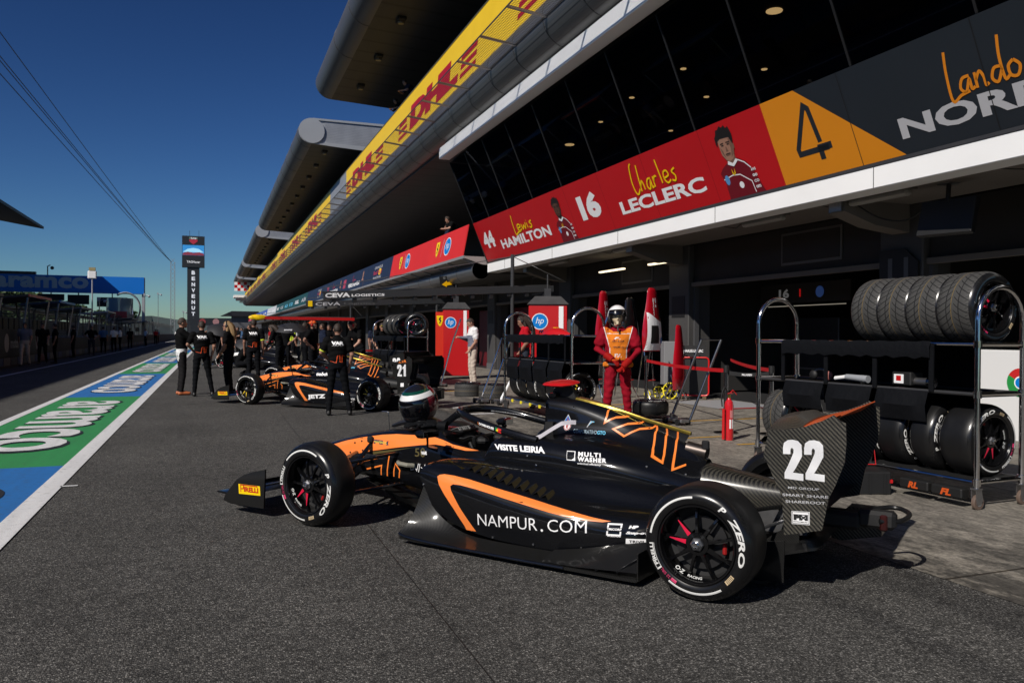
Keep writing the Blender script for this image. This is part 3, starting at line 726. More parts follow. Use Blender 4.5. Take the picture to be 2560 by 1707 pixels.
    mb.tube([tuple(p) for p in crv([(-.60, -.1, .36), (-.76, -.28, .37), (-.86, -.20, .36), (-.84, -.02, .35), (-.74, .06, .35)], 5)], .014, RUB, 8)
    P['rear_crash_structure'] = mb
    mb = MB()   # diffuser
    for y in (-.50, -.17, .17, .50):
        mb.prism([(-.05, .05), (-.05, .10), (-.20, .235), (-.248, .262), (-.337, .277), (-.332, .05)], y-.005, y+.005, CD)
    mb.grid([[(-.05, -.5, .055), (-.05, .5, .055)], [(-.20, -.5, .16), (-.20, .5, .16)], [(-.50, -.5, .25), (-.50, .5, .25)]], CD)
    for s_ in (-1,): mb.prism([(-.40, .12), (-.44, .26), (-.50, .325), (-.69, .325), (-.69, .165), (-.46, .11)], min(.38*s_, .50*s_), max(.38*s_, .50*s_), CARB)
    P['diffuser'] = mb
    for nm, s_ in (('mirror', 1), ('mirror#r', -1)):
        mb = MB(); c = (2.14, .50*s_, .675)
        mb.box(c, (.09, .17, .055), CB, rz=-.15*s_, ch=.022); mb.box((c[0]-.046, c[1]+.004*s_, c[2]), (.006, .145, .042), M('mirror_glass', (.35, .38, .4), .03, 1), rz=-.15*s_, ch=.002)
        mb.tube([(2.13, .50*s_, .65), (2.16, .46*s_, .58), (2.18, .33*s_, .54)], [.02, .016, .02], CB, 8, flat=.5)
        P[nm] = mb
    mb = MB(); fs = MB()
    f = side(.003)
    for x, z in ((1.36, .575), (1.29, .52), (.56, .56), (.34, .52), (1.17, .885), (1.94, .38), (1.40, .10), (1.10, .10), (.78, .12), (1.33, .49), (3.12, .50), (3.04, .52), (3.02, .45), (3.17, .42)):
        p = f(x, z)
        if p: mb.lathe([(.008, .0), (.007, .003), (.0, .0035)], CHR if x < 2.5 else BLK, 10, c=p)
    P['fasteners'] = mb
    return P
CARP = car_parts()
CARMESH = {k: v.mesh(k.split('#')[0]) for k, v in CARP.items()}
EPBVH = BVHTree.FromPolygons([Vector(v) for v in CARP['rear_wing_endplate'].v], CARP['rear_wing_endplate'].f)
FEBVH = BVHTree.FromPolygons([Vector(v) for v in CARP['front_wing_endplate'].v], CARP['front_wing_endplate'].f)
# ================================================================ ground
g = MB(); g.add([(-900, -60, 0), (900, -60, 0), (900, 2600, 0), (-900, 2600, 0)], [(0, 1, 2, 3)], MT['asphalt']); struct('pit_lane_asphalt', g)
g = MB(); g.add([(3.9, -14, .004), (10.45, -14, .004), (10.45, 192, .004), (3.9, 192, .004)], [(0, 1, 2, 3)], MT['concrete']); struct('garage_apron', g)
PW, PG, PB, PD = MT['paint_white'], MT['paint_green'], MT['paint_blue'], MT['paint_dark']
g = MB()
def strip(mb, x0, x1, y0, y1, m, z=.004, n=1):
    mb.add([(x0, y0, z), (x1, y0, z), (x1, y1, z), (x0, y1, z)], [(0, 1, 2, 3)], m)
strip(g, -1.42, -1.245, -5, 330, PW, .008); strip(g, -3.02, -2.88, -5, 330, PW, .008); strip(g, -6.12, -6.0, -5, 330, PW, .008)
strip(g, -1.26, -1.12, 8.02, 8.07, PW, .008)
ys = [-11.4, -1.0, 9.3, 18.95, 29.1, 39.3, 49.3, 59.3, 69.3, 79.3, 89.3, 99.3]
for i in range(len(ys)-1): strip(g, -2.88, -1.42, ys[i], ys[i+1], PG if i % 2 == 0 else PB)
g.build('lane_markings', smooth=0)['kind'] = 'structure'
g = MB(); gs = MB()
AR = text2d('aramco', .022, 0, 1.0, 4)
def lane_words(y_far, y_near, x0=-2.62, x1=-1.70, word=AR):
    # read from the garages' far end: letter tops point towards +x, words run towards the camera
    place2d(g, word, lambda u, v: (x0+(x1-x0)*v, y_far+(y_near-y_far)*u, .012), PW)
    place2d(gs, word, lambda u, v: (x0-.03+(x1-x0+.06)*v+.02, y_far+.06+(y_near-y_far-.2)*u, .0085), PD)
for i in range(1, len(ys)-1):
    if i*1.0 < 11: lane_words(ys[i+1]-1.2, ys[i]+1.25, -2.62, -1.68)
o = g.build('lane_lettering', smooth=0); o['kind'] = 'structure'
o = gs.build('lane_lettering_outline', smooth=0); o['kind'] = 'structure'
g = MB()
pts = [(1.045, -3), (1.05, 3.7), (1.06, 7), (1.10, 12), (1.14, 16.2), (1.15, 40), (1.15, 120)]
for (a, b), (c, d) in zip(pts, pts[1:]): g.add([(a-.003, b, .0035), (a+.003, b, .0035), (c+.003, d, .0035), (c-.003, d, .0035)], [(0, 1, 2, 3)], M('tar', (.012, .011, .010), .6))
o = g.build('road_joint', smooth=0); o['kind'] = 'structure'
g = MB()
for x0, y0, x1, y1 in ((4.55, 18.4, 5.5, 18.55), (5.6, 13.9, 8.5, 14.0), (5.9, 10.9, 9.4, 10.97), (5.4, 9.1, 6.7, 9.16), (6.2, 8.35, 6.9, 8.41)):
    strip(g, x0, x1, y0, y1, MT['paint_yellow'], .008)
for x0, y0, x1, y1 in ((4.1, 13.0, 4.6, 13.12), (4.7, 12.3, 5.2, 12.42), (4.2, 14.2, 4.5, 14.35)): strip(g, x0, x1, y0, y1, PW, .0085)
strip(g, 8.9, 10.3, 12.6, 14.3, M('grey_mat', (.3, .3, .31), .6), .009); strip(g, 8.9, 10.3, 12.45, 12.6, RED, .0095)
o = g.build('apron_markings', smooth=0); o['kind'] = 'structure'

# ================================================================ pit building
Y0, YB, YE = -12., 25.15, 190.
PITB = thing('pit_building', 'long dark pit building with roof wings, grey tube fascia and open garages', 'building', (9, 60, 0))
def bp_(name, mb, smooth=32, parent=None):
    o = mb.build(name, smooth=smooth); o.parent = parent or PITB; o.matrix_parent_inverse = PITB.matrix_world.inverted() if not parent else Matrix()
    o.matrix_parent_inverse = Matrix.Translation((-9, -60, 0)) if not parent else Matrix()
    return o
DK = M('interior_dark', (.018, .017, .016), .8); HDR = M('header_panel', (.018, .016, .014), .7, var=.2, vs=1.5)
mb = MB(); mb.box((8.80, (Y0+YB)/2, 3.58), (.40, YB-Y0, .30), WPAINT, ch=.01)
for y in np.arange(-10, 25, 3.72): mb.box((8.597, float(y), 3.58), (.006, .008, .28), DGRY)
bp_('lower_white_beam', mb)
mb = MB(); mb.box((8.66, (Y0+YB)/2, 3.7555), (.14, YB-Y0, .05), DGRY); bp_('banner_rail', mb)
mb = MB(); mb.box((9.66, (Y0+YB)/2, 3.56), (1.32, YB-Y0, .20), GCON)
for y in (3.2, 9.73, 16.2, 22.7):      # cantilever brackets under the first floor
    mb.prism([(9.0, 3.46), (10.30, 3.46), (10.30, 3.02), (9.6, 3.10), (9.0, 3.28)], y-.17, y+.17, GCON, 'xz'); mb.box((8.985, y, 3.37), (.03, .26, .16), STL)
bp_('first_floor_soffit', mb)
# garage fronts
PIERS = [-3.5, 3.2, 9.73, 16.2, 22.7, 29.7, 36.4] + [43.1+6.7*i for i in range(22)]
pm = M('pier_grey', (.055, .053, .052), .6, var=.2, vs=2); pl = M('pier_plinth', (.10, .10, .105), .6)
for y in PIERS:
    mb = MB(); mb.box((10.6, y, 1.73), (.6, .85, 3.46), pm, ch=.02); mb.box((10.293, y, .12), (.02, .84, .24), pl)
    mb.box((10.295, y, 2.05), (.012, .55, .5), BLK); bp_('garage_pier', mb)
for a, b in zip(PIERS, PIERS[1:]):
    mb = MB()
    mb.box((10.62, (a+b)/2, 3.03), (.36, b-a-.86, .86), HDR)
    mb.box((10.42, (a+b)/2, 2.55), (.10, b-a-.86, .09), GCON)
    for s_ in (-1, 1): mb.box((10.50, (a+b)/2+s_*(b-a-.9)/2, 1.25), (.12, .05, 2.5), M('door_guide', (.07, .07, .073), .5))
    if a < 30:
        mb.box((10.43, a+2.2, 3.05), (.02, 1.6, .62), M('header_frame', (.11, .105, .10), .6)); mb.box((10.417, a+2.2, 3.05), (.02, 1.5, .52), HDR)
    bp_('garage_header', mb)
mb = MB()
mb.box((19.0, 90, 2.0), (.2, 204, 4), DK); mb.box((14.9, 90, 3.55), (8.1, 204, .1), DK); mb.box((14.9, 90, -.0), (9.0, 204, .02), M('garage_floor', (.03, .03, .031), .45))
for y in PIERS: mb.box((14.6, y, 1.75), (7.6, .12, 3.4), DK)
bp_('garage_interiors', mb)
mb = MB(); LAMP = M('fluorescent_tube', (.9, .85, .7), .5, emis=(1, .82, .55), es=2.2)
for x, y in ((9.9, 18.8), (9.9, 16.5), (12.0, 25.8), (12.3, 32.5), (11.9, 44)):
    mb = MB(); mb.box((x, y, 3.42 if y > 20 else 3.08), (.08, .75 if y == 16.5 else 1.35, .04), LAMP); bp_('tube_lamp', mb)
GR_ = M('garage_red', (.10, .003, .006), .5)
for xa, ya, xb, yb in ((11.2, 23.2, 12.6, 23.35), (11.0, 26.0, 11.2, 29.2), (11.1, 30.2, 11.3, 33.5)):
    mb = MB(); mb.box(((xa+xb)/2, (ya+yb)/2, 1.2), (xb-xa, yb-ya, 2.4), GR_); bp_('garage_partition', mb)
for x, y, h in ((12.6, 11.2, 1.5), (13.2, 14.6, 1.8), (12.4, 18.0, 1.4), (13.4, 20.6, 2.0), (12.6, 5.6, 1.9), (12.2, 37, 1.8), (12.4, 25.4, 1.2)):
    mb = MB(); mb.box((x, y, h/2), (.6, 1.5, h), M('dark_cabinet', (.02, .02, .022), .35), ch=.02); mb.box((x-.31, y, h*.7), (.02, 1.3, .04), STL); mb.box((x-.31, y, h*.35), (.02, 1.3, .04), STL); bp_('garage_cabinet', mb)
mb = MB(); mb.box((12.05, 14.0, 2.32), (.05, 2.8, .42), DK); mb.box((12.01, 13.9, 2.04), (.02, 2.4, .018), M('dim_line_light', (.5, .5, .45), .5, emis=(.9, .8, .6), es=.22)); bp_('garage_sign_board', mb)
mb = MB(); place2d(mb, text2d('16', .04), lambda u, v: (12.015, 14.75-.34*u, 2.22+.2*v), M('sign_dim', (.3, .3, .3), .5, emis=(.8, .8, .8), es=.08), None); mb.box((12.01, 14.05, 2.32), (.01, .035, .17), M('sign_red', (.5, .01, .01), .5, emis=(1, .02, .02), es=.25)); mb.prism(circ(13.45, 2.32, .12, 24), 12.01, 12.014, M('sign_blue', (.05, .1, .3), .5, emis=(.1, .25, .8), es=.09), 'yz'); bp_('garage_sign_print', mb)
# sofit lamps, wires
for x, y in ((9.05, 5.9), (9.1, 9.0), (9.1, 11.6), (9.1, 16.6), (9.1, 20.5)):
    t = thing('soffit_lamp', 'x', 'lamp', (x, y, 3.46), 0, 'batten lamps under the first floor')
    mb = MB(); mb.box((0, 0, -.06), (.13, 1.1, .10), M('lamp_plastic', (.30, .29, .27), .4), ch=.03); mb.build('diffuser', t)
    mb = MB(); mb.box((0, 0, -.015), (.18, 1.2, .028), GCON); mb.tube([(0, .6, -.02), (.02, .8, -.09), (.0, 1.0, -.05), (0, 1.15, -.01)], .008, BLK, 6); mb.build('housing', t)
    t['label'] = 'long batten lamp under the white beam, %s' % {5.9: 'nearest, at the right picture edge', 9.0: 'beside the hanging monitor', 11.6: 'third from the camera', 16.6: 'fourth from the camera', 20.5: 'farthest from the camera'}[y]
t = thing('monitor', 'black flat monitor hanging from the concrete bracket under the white beam', 'monitor', (9.35, 8.05, 3.0), 0)
mb = MB(); mb.box((0, 0, 0), (.10, .80, .50), BLK, rz=.25, rot=Matrix.Rotation(.22, 3, 'Y') @ Matrix.Rotation(.1, 3, 'Z'), ch=.01); mb.build('screen', t)
mb = MB(); mb.tube([(0, 0, .2), (.02, 0, .46)], .03, BLK); mb.box((.02, 0, .455), (.2, .2, .012), STL); mb.build('mount', t)
mb = MB(); mb.tube([tuple(p) for p in crv([(.02, .35, .2), (0, .7, .05), (-.1, 1.1, .14), (-.2, 1.5, .42)], 4)], .012, BLK, 6); mb.build('cable', t)
# first floor glass room (near part)
mb = MB()
GB, GT = (8.09, 5.03), (7.27, 6.97)
mb.add([(GB[0], Y0, GB[1]), (GB[0], YB, GB[1]), (GT[0], YB, GT[1]), (GT[0], Y0, GT[1])], [(0, 1, 2, 3)], MT['window_glass'])
mb.add([(GB[0]+.55, Y0, 3.73), (GB[0]+.55, YB, 3.73), (GB[0]+.01, YB, GB[1]), (GB[0]+.01, Y0, GB[1])], [(0, 1, 2, 3)], DK)
mb.add([(GB[0], YB, GB[1]), (GT[0], YB, GT[1]), (14, YB, 7), (14, YB, 3.7), (8.6, YB, 3.7)], [(0, 1, 2, 3, 4)], DK)
bp_('first_floor_glazing', mb, 0)
my = [10.4, 12.2, 14.15, 16.05, 18.0, 19.9, 21.8, 23.5, 25.1, 8.5, 6.6, 4.7, 2.8]
for y in my:
    mb = MB(); mb.bar((GB[0]-.012, y, GB[1]), (GT[0]-.012, y, GT[1]), .022, M('mullion', (.03, .03, .032), .4, .5), .02); bp_('mullion', mb)
mb = MB(); mb.box((11.2, (Y0+YB)/2, 7.06), (7.6, YB-Y0, .12), M('room_ceiling', (.02, .012, .010), .7)); mb.box((13.6, (Y0+YB)/2, 5.4), (.1, YB-Y0, 3.2), DK); mb.box((11.2, (Y0+YB)/2, 3.9), (5, YB-Y0, .1), DK)
bp_('glass_room_shell', mb)
mb = MB(); DL = M('downlight', (.9, .7, .4), .5, emis=(1, .62, .25), es=1.7)
for x, y in ((9.1, 8.7), (9.1, 11.35), (9.3, 14.5), (9.3, 16.7), (9.9, 21.5), (10.9, 13.9), (10.9, 16.0), (11.8, 19.0), (9.6, 18.9)):
    big = 1 if (x, y) in ((9.1, 8.7), (9.1, 11.35), (9.9, 21.5)) else .45
    mb = MB(); mb.cyl((x, y, 6.985), (x, y, 6.998), .14*big, DL, 16); bp_('downlight', mb)
mb = MB(); mb.box((7.10, (Y0+YB)/2, 7.24), (.34, YB-Y0, .36), WPAINT, ch=.01)
mb.box((6.93, YB+.012, 7.24), (.01, .02, .34), WPAINT); bp_('upper_white_beam', mb)
# grey tube and its seams
TM_ = MT['tube_metal']
mb = MB(); mb.cyl((7.25, Y0, 8.21), (7.25, YE, 8.21), .63, TM_, 40); mb.box((7.35, (Y0+YB)/2, 7.50), (.5, YB-Y0, .16), DGRY)
bp_('fascia_tube', mb, 40)
mb = MB()
for y in np.arange(Y0+.5, YE, 1.82): mb.cyl((7.25, float(y), 8.21), (7.25, float(y)+.022, 8.21), .637, M('seam', (.05, .05, .052), .5), 32)
bp_('tube_seam_rings', mb)
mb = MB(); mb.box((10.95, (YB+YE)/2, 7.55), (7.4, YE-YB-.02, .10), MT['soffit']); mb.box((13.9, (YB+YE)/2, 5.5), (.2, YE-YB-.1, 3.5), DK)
mb.box((12.4, (YB+YE)/2, 3.75), (3.2, YE-YB, .3), DK)
bp_('terrace_soffit', mb)
# upper terrace: floor, back wall
mb = MB(); mb.box((11.0, (Y0+YE)/2, 9.60), (7.2, YE-Y0, .12), DGRY); mb.box((12.5, (Y0+YE)/2, 11.2), (.2, YE-Y0, 5.4), DWALL); mb.box((11.0, (Y0+YE)/2, 8.1), (5.5, YE-Y0, 1.0), DK)
bp_('upper_terrace', mb)
mb = MB()    # catch mesh frame
for y in np.arange(-6, YE, 1.8):
    y = float(y); mb.bar((6.63, y, 8.11), (5.74, y, 8.20), .05, STL, .05)
mb.tube([(5.74, Y0, 8.2), (5.74, YE, 8.2)], .018, STL, 6, cap=False); mb.tube([(6.60, Y0, 8.13), (6.60, YE, 8.13)], .012, STL, 6, cap=False)
bp_('catch_mesh_frame', mb)
mb = MB(); mb.add([(5.74, Y0, 8.2), (5.74, YE, 8.2), (6.63, YE, 8.11), (6.63, Y0, 8.11)], [(0, 1, 2, 3)], MT['wire_mesh']); bp_('catch_mesh', mb, 0)
mb = MB(); mb.tube([(7.03, Y0, 10.45), (7.03, YE, 10.45)], .025, STL, 8)
for y in np.arange(Y0, YE, 1.6): mb.bar((7.10, float(y), 8.7), (7.05, float(y), 10.4), .03, DGRY)
bp_('terrace_rail', mb)
# roof wings
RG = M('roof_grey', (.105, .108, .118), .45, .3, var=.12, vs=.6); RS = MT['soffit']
ROOFS = [(-30, 38.2), (46, 86.5), (93, 130), (136, 160), (166, 186)]
for i, (ya, yb) in enumerate(ROOFS):
    dz = .35 if i == 0 else 0; c = (5.25, 12.75+dz); r_ = .72
    arc_ = [(c[0]+r_*math.cos(R(a)), c[1]+r_*math.sin(R(a))) for a in range(90, 271, 12)]
    prof = arc_ + [(6.4, 11.98+dz), (11.0, 11.75+dz), (14.5, 11.75+dz), (14.5, 13.5+dz)]
    rf = MB(); n = len(prof)
    vs = [(x, ya, z) for x, z in prof]+[(x, yb, z) for x, z in prof]; na = len(arc_)
    rf.add(vs, [(k, k+1, n+k+1, n+k) for k in range(na-1)]+[(n-1, 0, n, 2*n-1)], RG)
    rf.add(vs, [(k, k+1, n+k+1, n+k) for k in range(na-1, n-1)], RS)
    rf.add([(x, yb, z) for x, z in prof], [tuple(range(n))], RG)
    rf.add([(x, ya, z) for x, z in prof], [tuple(range(n))], LGRY)
    ro = bp_('roof_wing', rf, 25)
    d_ = MB()
    if i:
        d_.prism(circ(c[0], c[1], .70, 36), ya-.10, ya-.02, LGRY)
        d_.prism([(6.05, 12.15+dz), (5.95, 13.35+dz), (14.3, 13.35+dz), (14.3, 11.95+dz)], ya-.012, ya-.003, MT['louvre'])
        d_.prism([(5.3, 13.36+dz), (14.4, 13.36+dz), (14.4, 13.52+dz), (5.3, 13.47+dz)], ya-.07, ya-.004, LGRY)
        d_.prism([(5.6, 12.02+dz), (6.4, 11.96+dz), (11, 11.73+dz), (14.4, 11.73+dz), (14.4, 11.93+dz), (6.1, 12.16+dz)], ya-.07, ya-.004, LGRY)
    for k in range(int((yb-ya)/4.0)):
        y = ya+1.4+k*4.0
        e_ = MB(); e_.box((6.15, y, 11.95+dz), (.30, .5, .18), BLK, ch=.04); e_.cyl((6.15, y, 11.86+dz), (6.15, y, 11.80+dz), .11, M('spot_lens', (.16, .15, .13), .3), 10); o = e_.build('roof_spot'); o.parent = ro
    for k in range(int((yb-ya)/3.6)): d_.tube([(c[0]+.725*math.cos(R(a)), ya+1+3.6*k, c[1]+.725*math.sin(R(a))) for a in range(90, 271, 15)], .012, DGRY, 4)
    o = d_.build('roof_details'); o.parent = ro
mb = MB()
for y in np.arange(-8, 186, 9.6): mb.box((11.8, float(y), 10.2), (.4, .5, 3.4), DGRY)
bp_('terrace_columns', mb)
# lower balcony from the end of the glass room onwards
mb = MB(); mb.cyl((8.42, YB+.15, 3.52), (8.42, YE, 3.52), .30, MT['tube_metal'], 28); bp_('lower_tube', mb, 40)
mb = MB()
for y in np.arange(YB+.15, YE, 1.85): mb.cyl((8.42, float(y), 3.52), (8.42, float(y)+.03, 3.52), .306, M('seam', (.05, .05, .052), .5), 24)
bp_('lower_tube_seams', mb)
SLAB = M('balcony_soffit', (.30, .27, .26), .7, var=.15, vs=1)
mb = MB(); mb.prism([(7.80, 3.90), (7.80, 3.96), (12.2, 3.96), (12.2, 3.66), (8.45, 3.70)], YB+.05, YE, SLAB)
for y in np.arange(YB+.2, YE, 1.85): mb.prism([(7.79, 3.86), (7.79, 3.90), (8.5, 3.72), (8.5, 3.6)], float(y), float(y)+.09, M('balcony_rib', (.24, .24, .25), .5))
mb.box((7.80, (YB+YE)/2, 3.93), (.05, YE-YB-.1, .09), M('balcony_rib', (.24, .24, .25), .5))
mb.box((9.6, (YB+YE)/2, 3.52), (1.9, YE-YB, .22), DWALL)
bp_('balcony_slab', mb)
# far end podium of the building
t = thing('far_balcony', 'small white balcony with red checks at the far end of the pit building', 'balcony', (5.6, 178, 0))
mb = MB(); mb.box((0, 0, 9.0), (2.6, 6, .5), WPAINT); mb.box((.2, 0, 8.5), (2, 5, .5), LGRY); mb.build('platform', t)
mb = MB()
for i in range(5):
    for j in range(3): mb.box((-.9+.62*i, -3.06, 10.4+.62*j), (.6, .08, .6), RED if (i+j) % 2 else WHT)
mb.build('checked_board', t)

# ================================================================ banners on the building
def bplane(yr, yl, bot, top, gap=.02):
    """board leaning over the lane: u from far end (yr) to near end (yl), v from bottom to top"""
    (xb, zb), (xt, zt) = bot, top
    nx, nz = -(zt-zb), (xt-xb); L = math.hypot(nx, nz); nx /= L; nz /= L
    def fn(off):
        return lambda u, v: (xb+(xt-xb)*v+nx*off, yr+(yl-yr)*u, zb+(zt-zb)*v+nz*off)
    return fn
def board(name, label, cat, yr, yl, bot, top, m, items=(), group=None, th=.03):
    fn = bplane(yr, yl, bot, top); mb = MB()
    a = [fn(0)(0, 0), fn(0)(1, 0), fn(0)(1, 1), fn(0)(0, 1)]; b = [fn(-th)(0, 0), fn(-th)(1, 0), fn(-th)(1, 1), fn(-th)(0, 1)]
    mb.add(a+b, [(0, 1, 2, 3), (7, 6, 5, 4), (0, 4, 5, 1), (1, 5, 6, 2), (2, 6, 7, 3), (3, 7, 4, 0)], m)
    L = abs(yl-yr); Hh = math.hypot(top[0]-bot[0], top[1]-bot[1])
    t = thing(name, label, cat, (0, 0, 0), 0, group); mb.build('panel', t, 0)
    parts = {}
    for nm, shp, mt_, off in items:
        q = parts.setdefault(nm, MB()); place2d(q, shp, lambda x, y: fn(off)(x/L, y/Hh), mt_)
    for nm, q in parts.items():
        if q.v: q.build(nm, t, 0)
    return t
T = text2d; B = boxmap
LB, LT = (8.60, 3.785), (8.07, 5.02)
Hh_ = math.hypot(.53, 1.235)
def skew(vs_fs, kx, y0=0): return [(x+(y-y0)*kx, y) for x, y in vs_fs[0]], vs_fs[1]
def script(word, x0, y0, w_, h_, wd): # handwritten first names as pen strokes
    G = {'l': [[(.1, 1.6), (.16, .1)]], 'e': [[(.05, .35), (.5, .45), (.42, .75), (.15, .7), (.08, .3), (.3, .02), (.6, .15)]],
         'w': [[(.05, .7), (.15, .1), (.35, .5), (.5, .08), (.65, .75)]], 'i': [[(.15, .65), (.2, .05)], [(.18, .9), (.2, .95)]], 's': [[(.5, .75), (.2, .6), (.4, .3), (.3, .02), (.05, .1)]],
         'L': [[(.25, 2.0), (.12, 1.0), (.1, -.25), (.5, -.1), (.9, -.02)]], 'C': [[(.45, 1.9), (.25, 1.7), (.05, .8), (.1, .1), (.3, -.1), (.6, .2)]],
         'h': [[(.25, 1.7), (.12, .8), (.06, .0)], [(.08, .3), (.3, .65), (.4, .4), (.42, .05)]], 'a': [[(.5, .65), (.2, .6), (.05, .2), (.25, .0), (.48, .5), (.5, .05), (.65, .1)]],
         'r': [[(.1, .7), (.08, .02)], [(.09, .35), (.25, .65), (.45, .62)]], 'n': [[(.08, .7), (.06, .0)], [(.07, .35), (.28, .68), (.4, .4), (.42, .02), (.55, .08)]],
         'd': [[(.5, .6), (.2, .6), (.05, .2), (.25, .0), (.5, .5)], [(.62, 1.9), (.5, 1.0), (.52, .05), (.7, .1)]], 'o': [[(.3, .7), (.08, .5), (.1, .1), (.35, .02), (.5, .4), (.3, .7)]]}
    out = []; x = 0
    for ch in word:
        for st in G[ch]:
            pts = [tuple(p) for p in crv([(x+a, b) for a, b in st], 5)]; out.append(pts)
        x += .66 if ch not in 'Lil' else (.5 if ch == 'L' else .34)
    res = []
    for pts in out:
        q = [(x0+a/x*w_, y0+b*h_/1.9) for a, b in pts]; res.append(stroke2d(q, wd))
    return res
def portrait(cx, s_, skin, hair, beard):
    """printed head and shoulders of a driver in red overalls; generic figure"""
    D = M('print_dark', (.012, .01, .01), .5); DR = M('print_dark_red', (.16, .004, .012), .5); SK = M('print_skin_'+hair, skin, .5); SH = M('print_skin_shade_'+hair, tuple(x*.55 for x in skin), .5); W_ = WHT
    def P(pts): return fill2d([[(cx+x*s_, y*s_) for x, y in pts]])
    out = [(P([(-.36, 0), (-.34, .30), (-.40, .48), (-.30, .56), (-.1, .64), (.0, .70), (.16, .66), (.34, .56), (.46, .40), (.56, .10), (.60, 0)]), DR, .006),
           (P([(-.10, .58), (-.10, .76), (.12, .76), (.13, .60), (.02, .54)]), SH, .008),
           (P([(-.20, .88), (-.19, .78), (-.12, .68), (-.03, .64), (.07, .67), (.14, .76), (.17, .90), (.16, 1.06), (.05, 1.13), (-.12, 1.12), (-.20, 1.02)]), SK, .010),
           (P([(.04, .70), (.14, .76), (.17, .90), (.16, 1.04), (.08, 1.02), (.09, .84)]), SH, .0115)]
    hh = .06 if beard else .10
    out.append((P([(-.23, .94), (-.21, 1.02), (-.12, 1.06), (.04, 1.05), (.12, 1.04), (.165, .92), (.20, .98), (.22, 1.08), (.20, 1.10+hh*.6), (.18, 1.12+hh), (.12, 1.10+hh), (.08, 1.16+hh), (.02, 1.13+hh), (-.04, 1.17+hh), (-.10, 1.12+hh), (-.16, 1.13+hh*.9), (-.20, 1.07+hh*.7), (-.25, 1.05+hh*.5), (-.26, .98)]), D, .013))
    for q in ([(.165, .90), (.195, .93), (.19, .84), (.16, .82)],): out.append((P(q), SH, .0125))
    out.append((P([(-.19, .93), (-.16, .80), (-.10, .70), (-.13, .84)]), SH, .0125)); out.append((P([(-.12, .60), (.02, .54), (.16, .62), (.12, .66), (.02, .60), (-.09, .66)]), W_, .0135))
    out.append((P([(-.15, .955), (-.06, .965), (-.06, .98), (-.15, .975)]), D, .0135)); out.append((P([(.0, .965), (.10, .955), (.10, .975), (.0, .98)]), D, .0135))
    out.append((P([(-.13, .925), (-.07, .925), (-.07, .945), (-.13, .945)]), D, .0135)); out.append((P([(.02, .925), (.08, .925), (.08, .945), (.02, .945)]), D, .0135))
    out.append((P([(-.08, .745), (.04, .745), (.03, .765), (-.07, .765)]), SH, .0135)); out.append((P([(-.05, .82), (.01, .82), (-.01, .90), (-.035, .90)]), SH, .0135))
    if beard: out.append((P([(-.17, .79), (-.12, .68), (-.03, .64), (.07, .67), (.13, .78), (.07, .72), (-.02, .70), (-.10, .73)]), D, .014))
    else: out.append((P([(-.09, .77), (.05, .77), (.04, .785), (-.08, .785)]), D, .014))
    out.append((stroke2d([(cx+x*s_, y*s_) for x, y in ((-.36, .36), (-.1, .40), (.1, .38), (.34, .22), (.36, .02))], .018*s_), W_, .008))
    out.append((stroke2d([(cx+x*s_, y*s_) for x, y in ((.10, .66), (.3, .56), (.42, .44))], .02*s_), W_, .008))
    out.append((P([(-.08, .42), (.0, .42), (.0, .52), (-.04, .46-.08), (-.08, .52)]), YGLD, .009))
    for k in range(4): out.append((B(T(('aws', 'bitcoin', 'celo', 'ambipur')[k] if False else ('AWS', 'oo', 'CO', 'om')[k], .03), cx+.40*s_, (.38-.1*k)*s_, cx+.52*s_, (.43-.1*k)*s_), W_, .009))
    out.append((fill2d([circ(cx-.27*s_, .34*s_, .06*s_, 16, .09*s_)]), M('print_blue', (.1, .3, .6), .5), .009)); out.append((fill2d([circ(cx+.06*s_, .20*s_, .06*s_, 16)]), W_, .009))
    return [('portrait', a, b, c) for a, b, c in out]
def scr(*a, m=YGLD, off=.012): return [('first_name', s_, m, off) for s_ in script(*a)]
# boundaries along the lane measured on the photograph: 25.1 / 18.6 / 10.4
L = 25.1-10.4
def U(y): return 25.1-y
red_items = []
red_items.append(('driver_number', B(T('44', .05, 0, .95), .35, .42, 1.35, .95), WHT, .004))
red_items.append(('surname', B(T('HAMILTON', .035), 1.8, .27, 5.6, .56), WHT, .004)); red_items += scr('Lewis', 3.2, .64, 1.5, .48, .05)
red_items += portrait(6.45, .98, (.10, .045, .03), 'a', True)
red_items.append(('driver_number', B(T('16', .06, 0, .95), 7.6, .38, 8.65, 1.0), WHT, .004))
red_items.append(('surname', B(T('LECLERC', .035), 9.5, .26, 12.7, .55), WHT, .004)); red_items += scr('Charles', 10.3, .62, 1.7, .62, .04)
red_items += portrait(13.62, 1.0, (.36, .19, .13), 'b', False)
for x in (7.1, 8.95, 10.9, 12.95): red_items.append(('seam', ([(x, 0), (x+.012, 0), (x+.012, Hh_), (x, Hh_)], [(0, 1, 2, 3)]), M('seam_red', (.25, .0, .005), .5), .002))
board('driver_name_banner', 'long red banner above the garages with numbers 44 and 16 and two driver portraits', 'banner', 25.1, 10.4, LB, LT, REDV, red_items)
L2 = 10.4-Y0
it = [('slanted_panel', fill2d([[(0, 0), (2.36, 0), (.76, Hh_), (0, Hh_)]]), PAP, .003),
      ('driver_number', stroke2d([(1.12, .40), (.52, .40), (.51, .48), (.86, 1.08), (.93, 1.02), (.98, .50)], .085), ANT, .006),
      ('driver_number', stroke2d([(1.18, .42), (.95, .42), (.95, .24)], .10), ANT, .006),
      ('surname', B(T('NORRIS', .035), 2.38, .20, 4.9, .48), SILV, .006)]
it += [('first_name', s_, M('print_orange', (.75, .24, .01), .5), .007) for s_ in script('Lando', 3.2, .55, .98, .50, .036)]
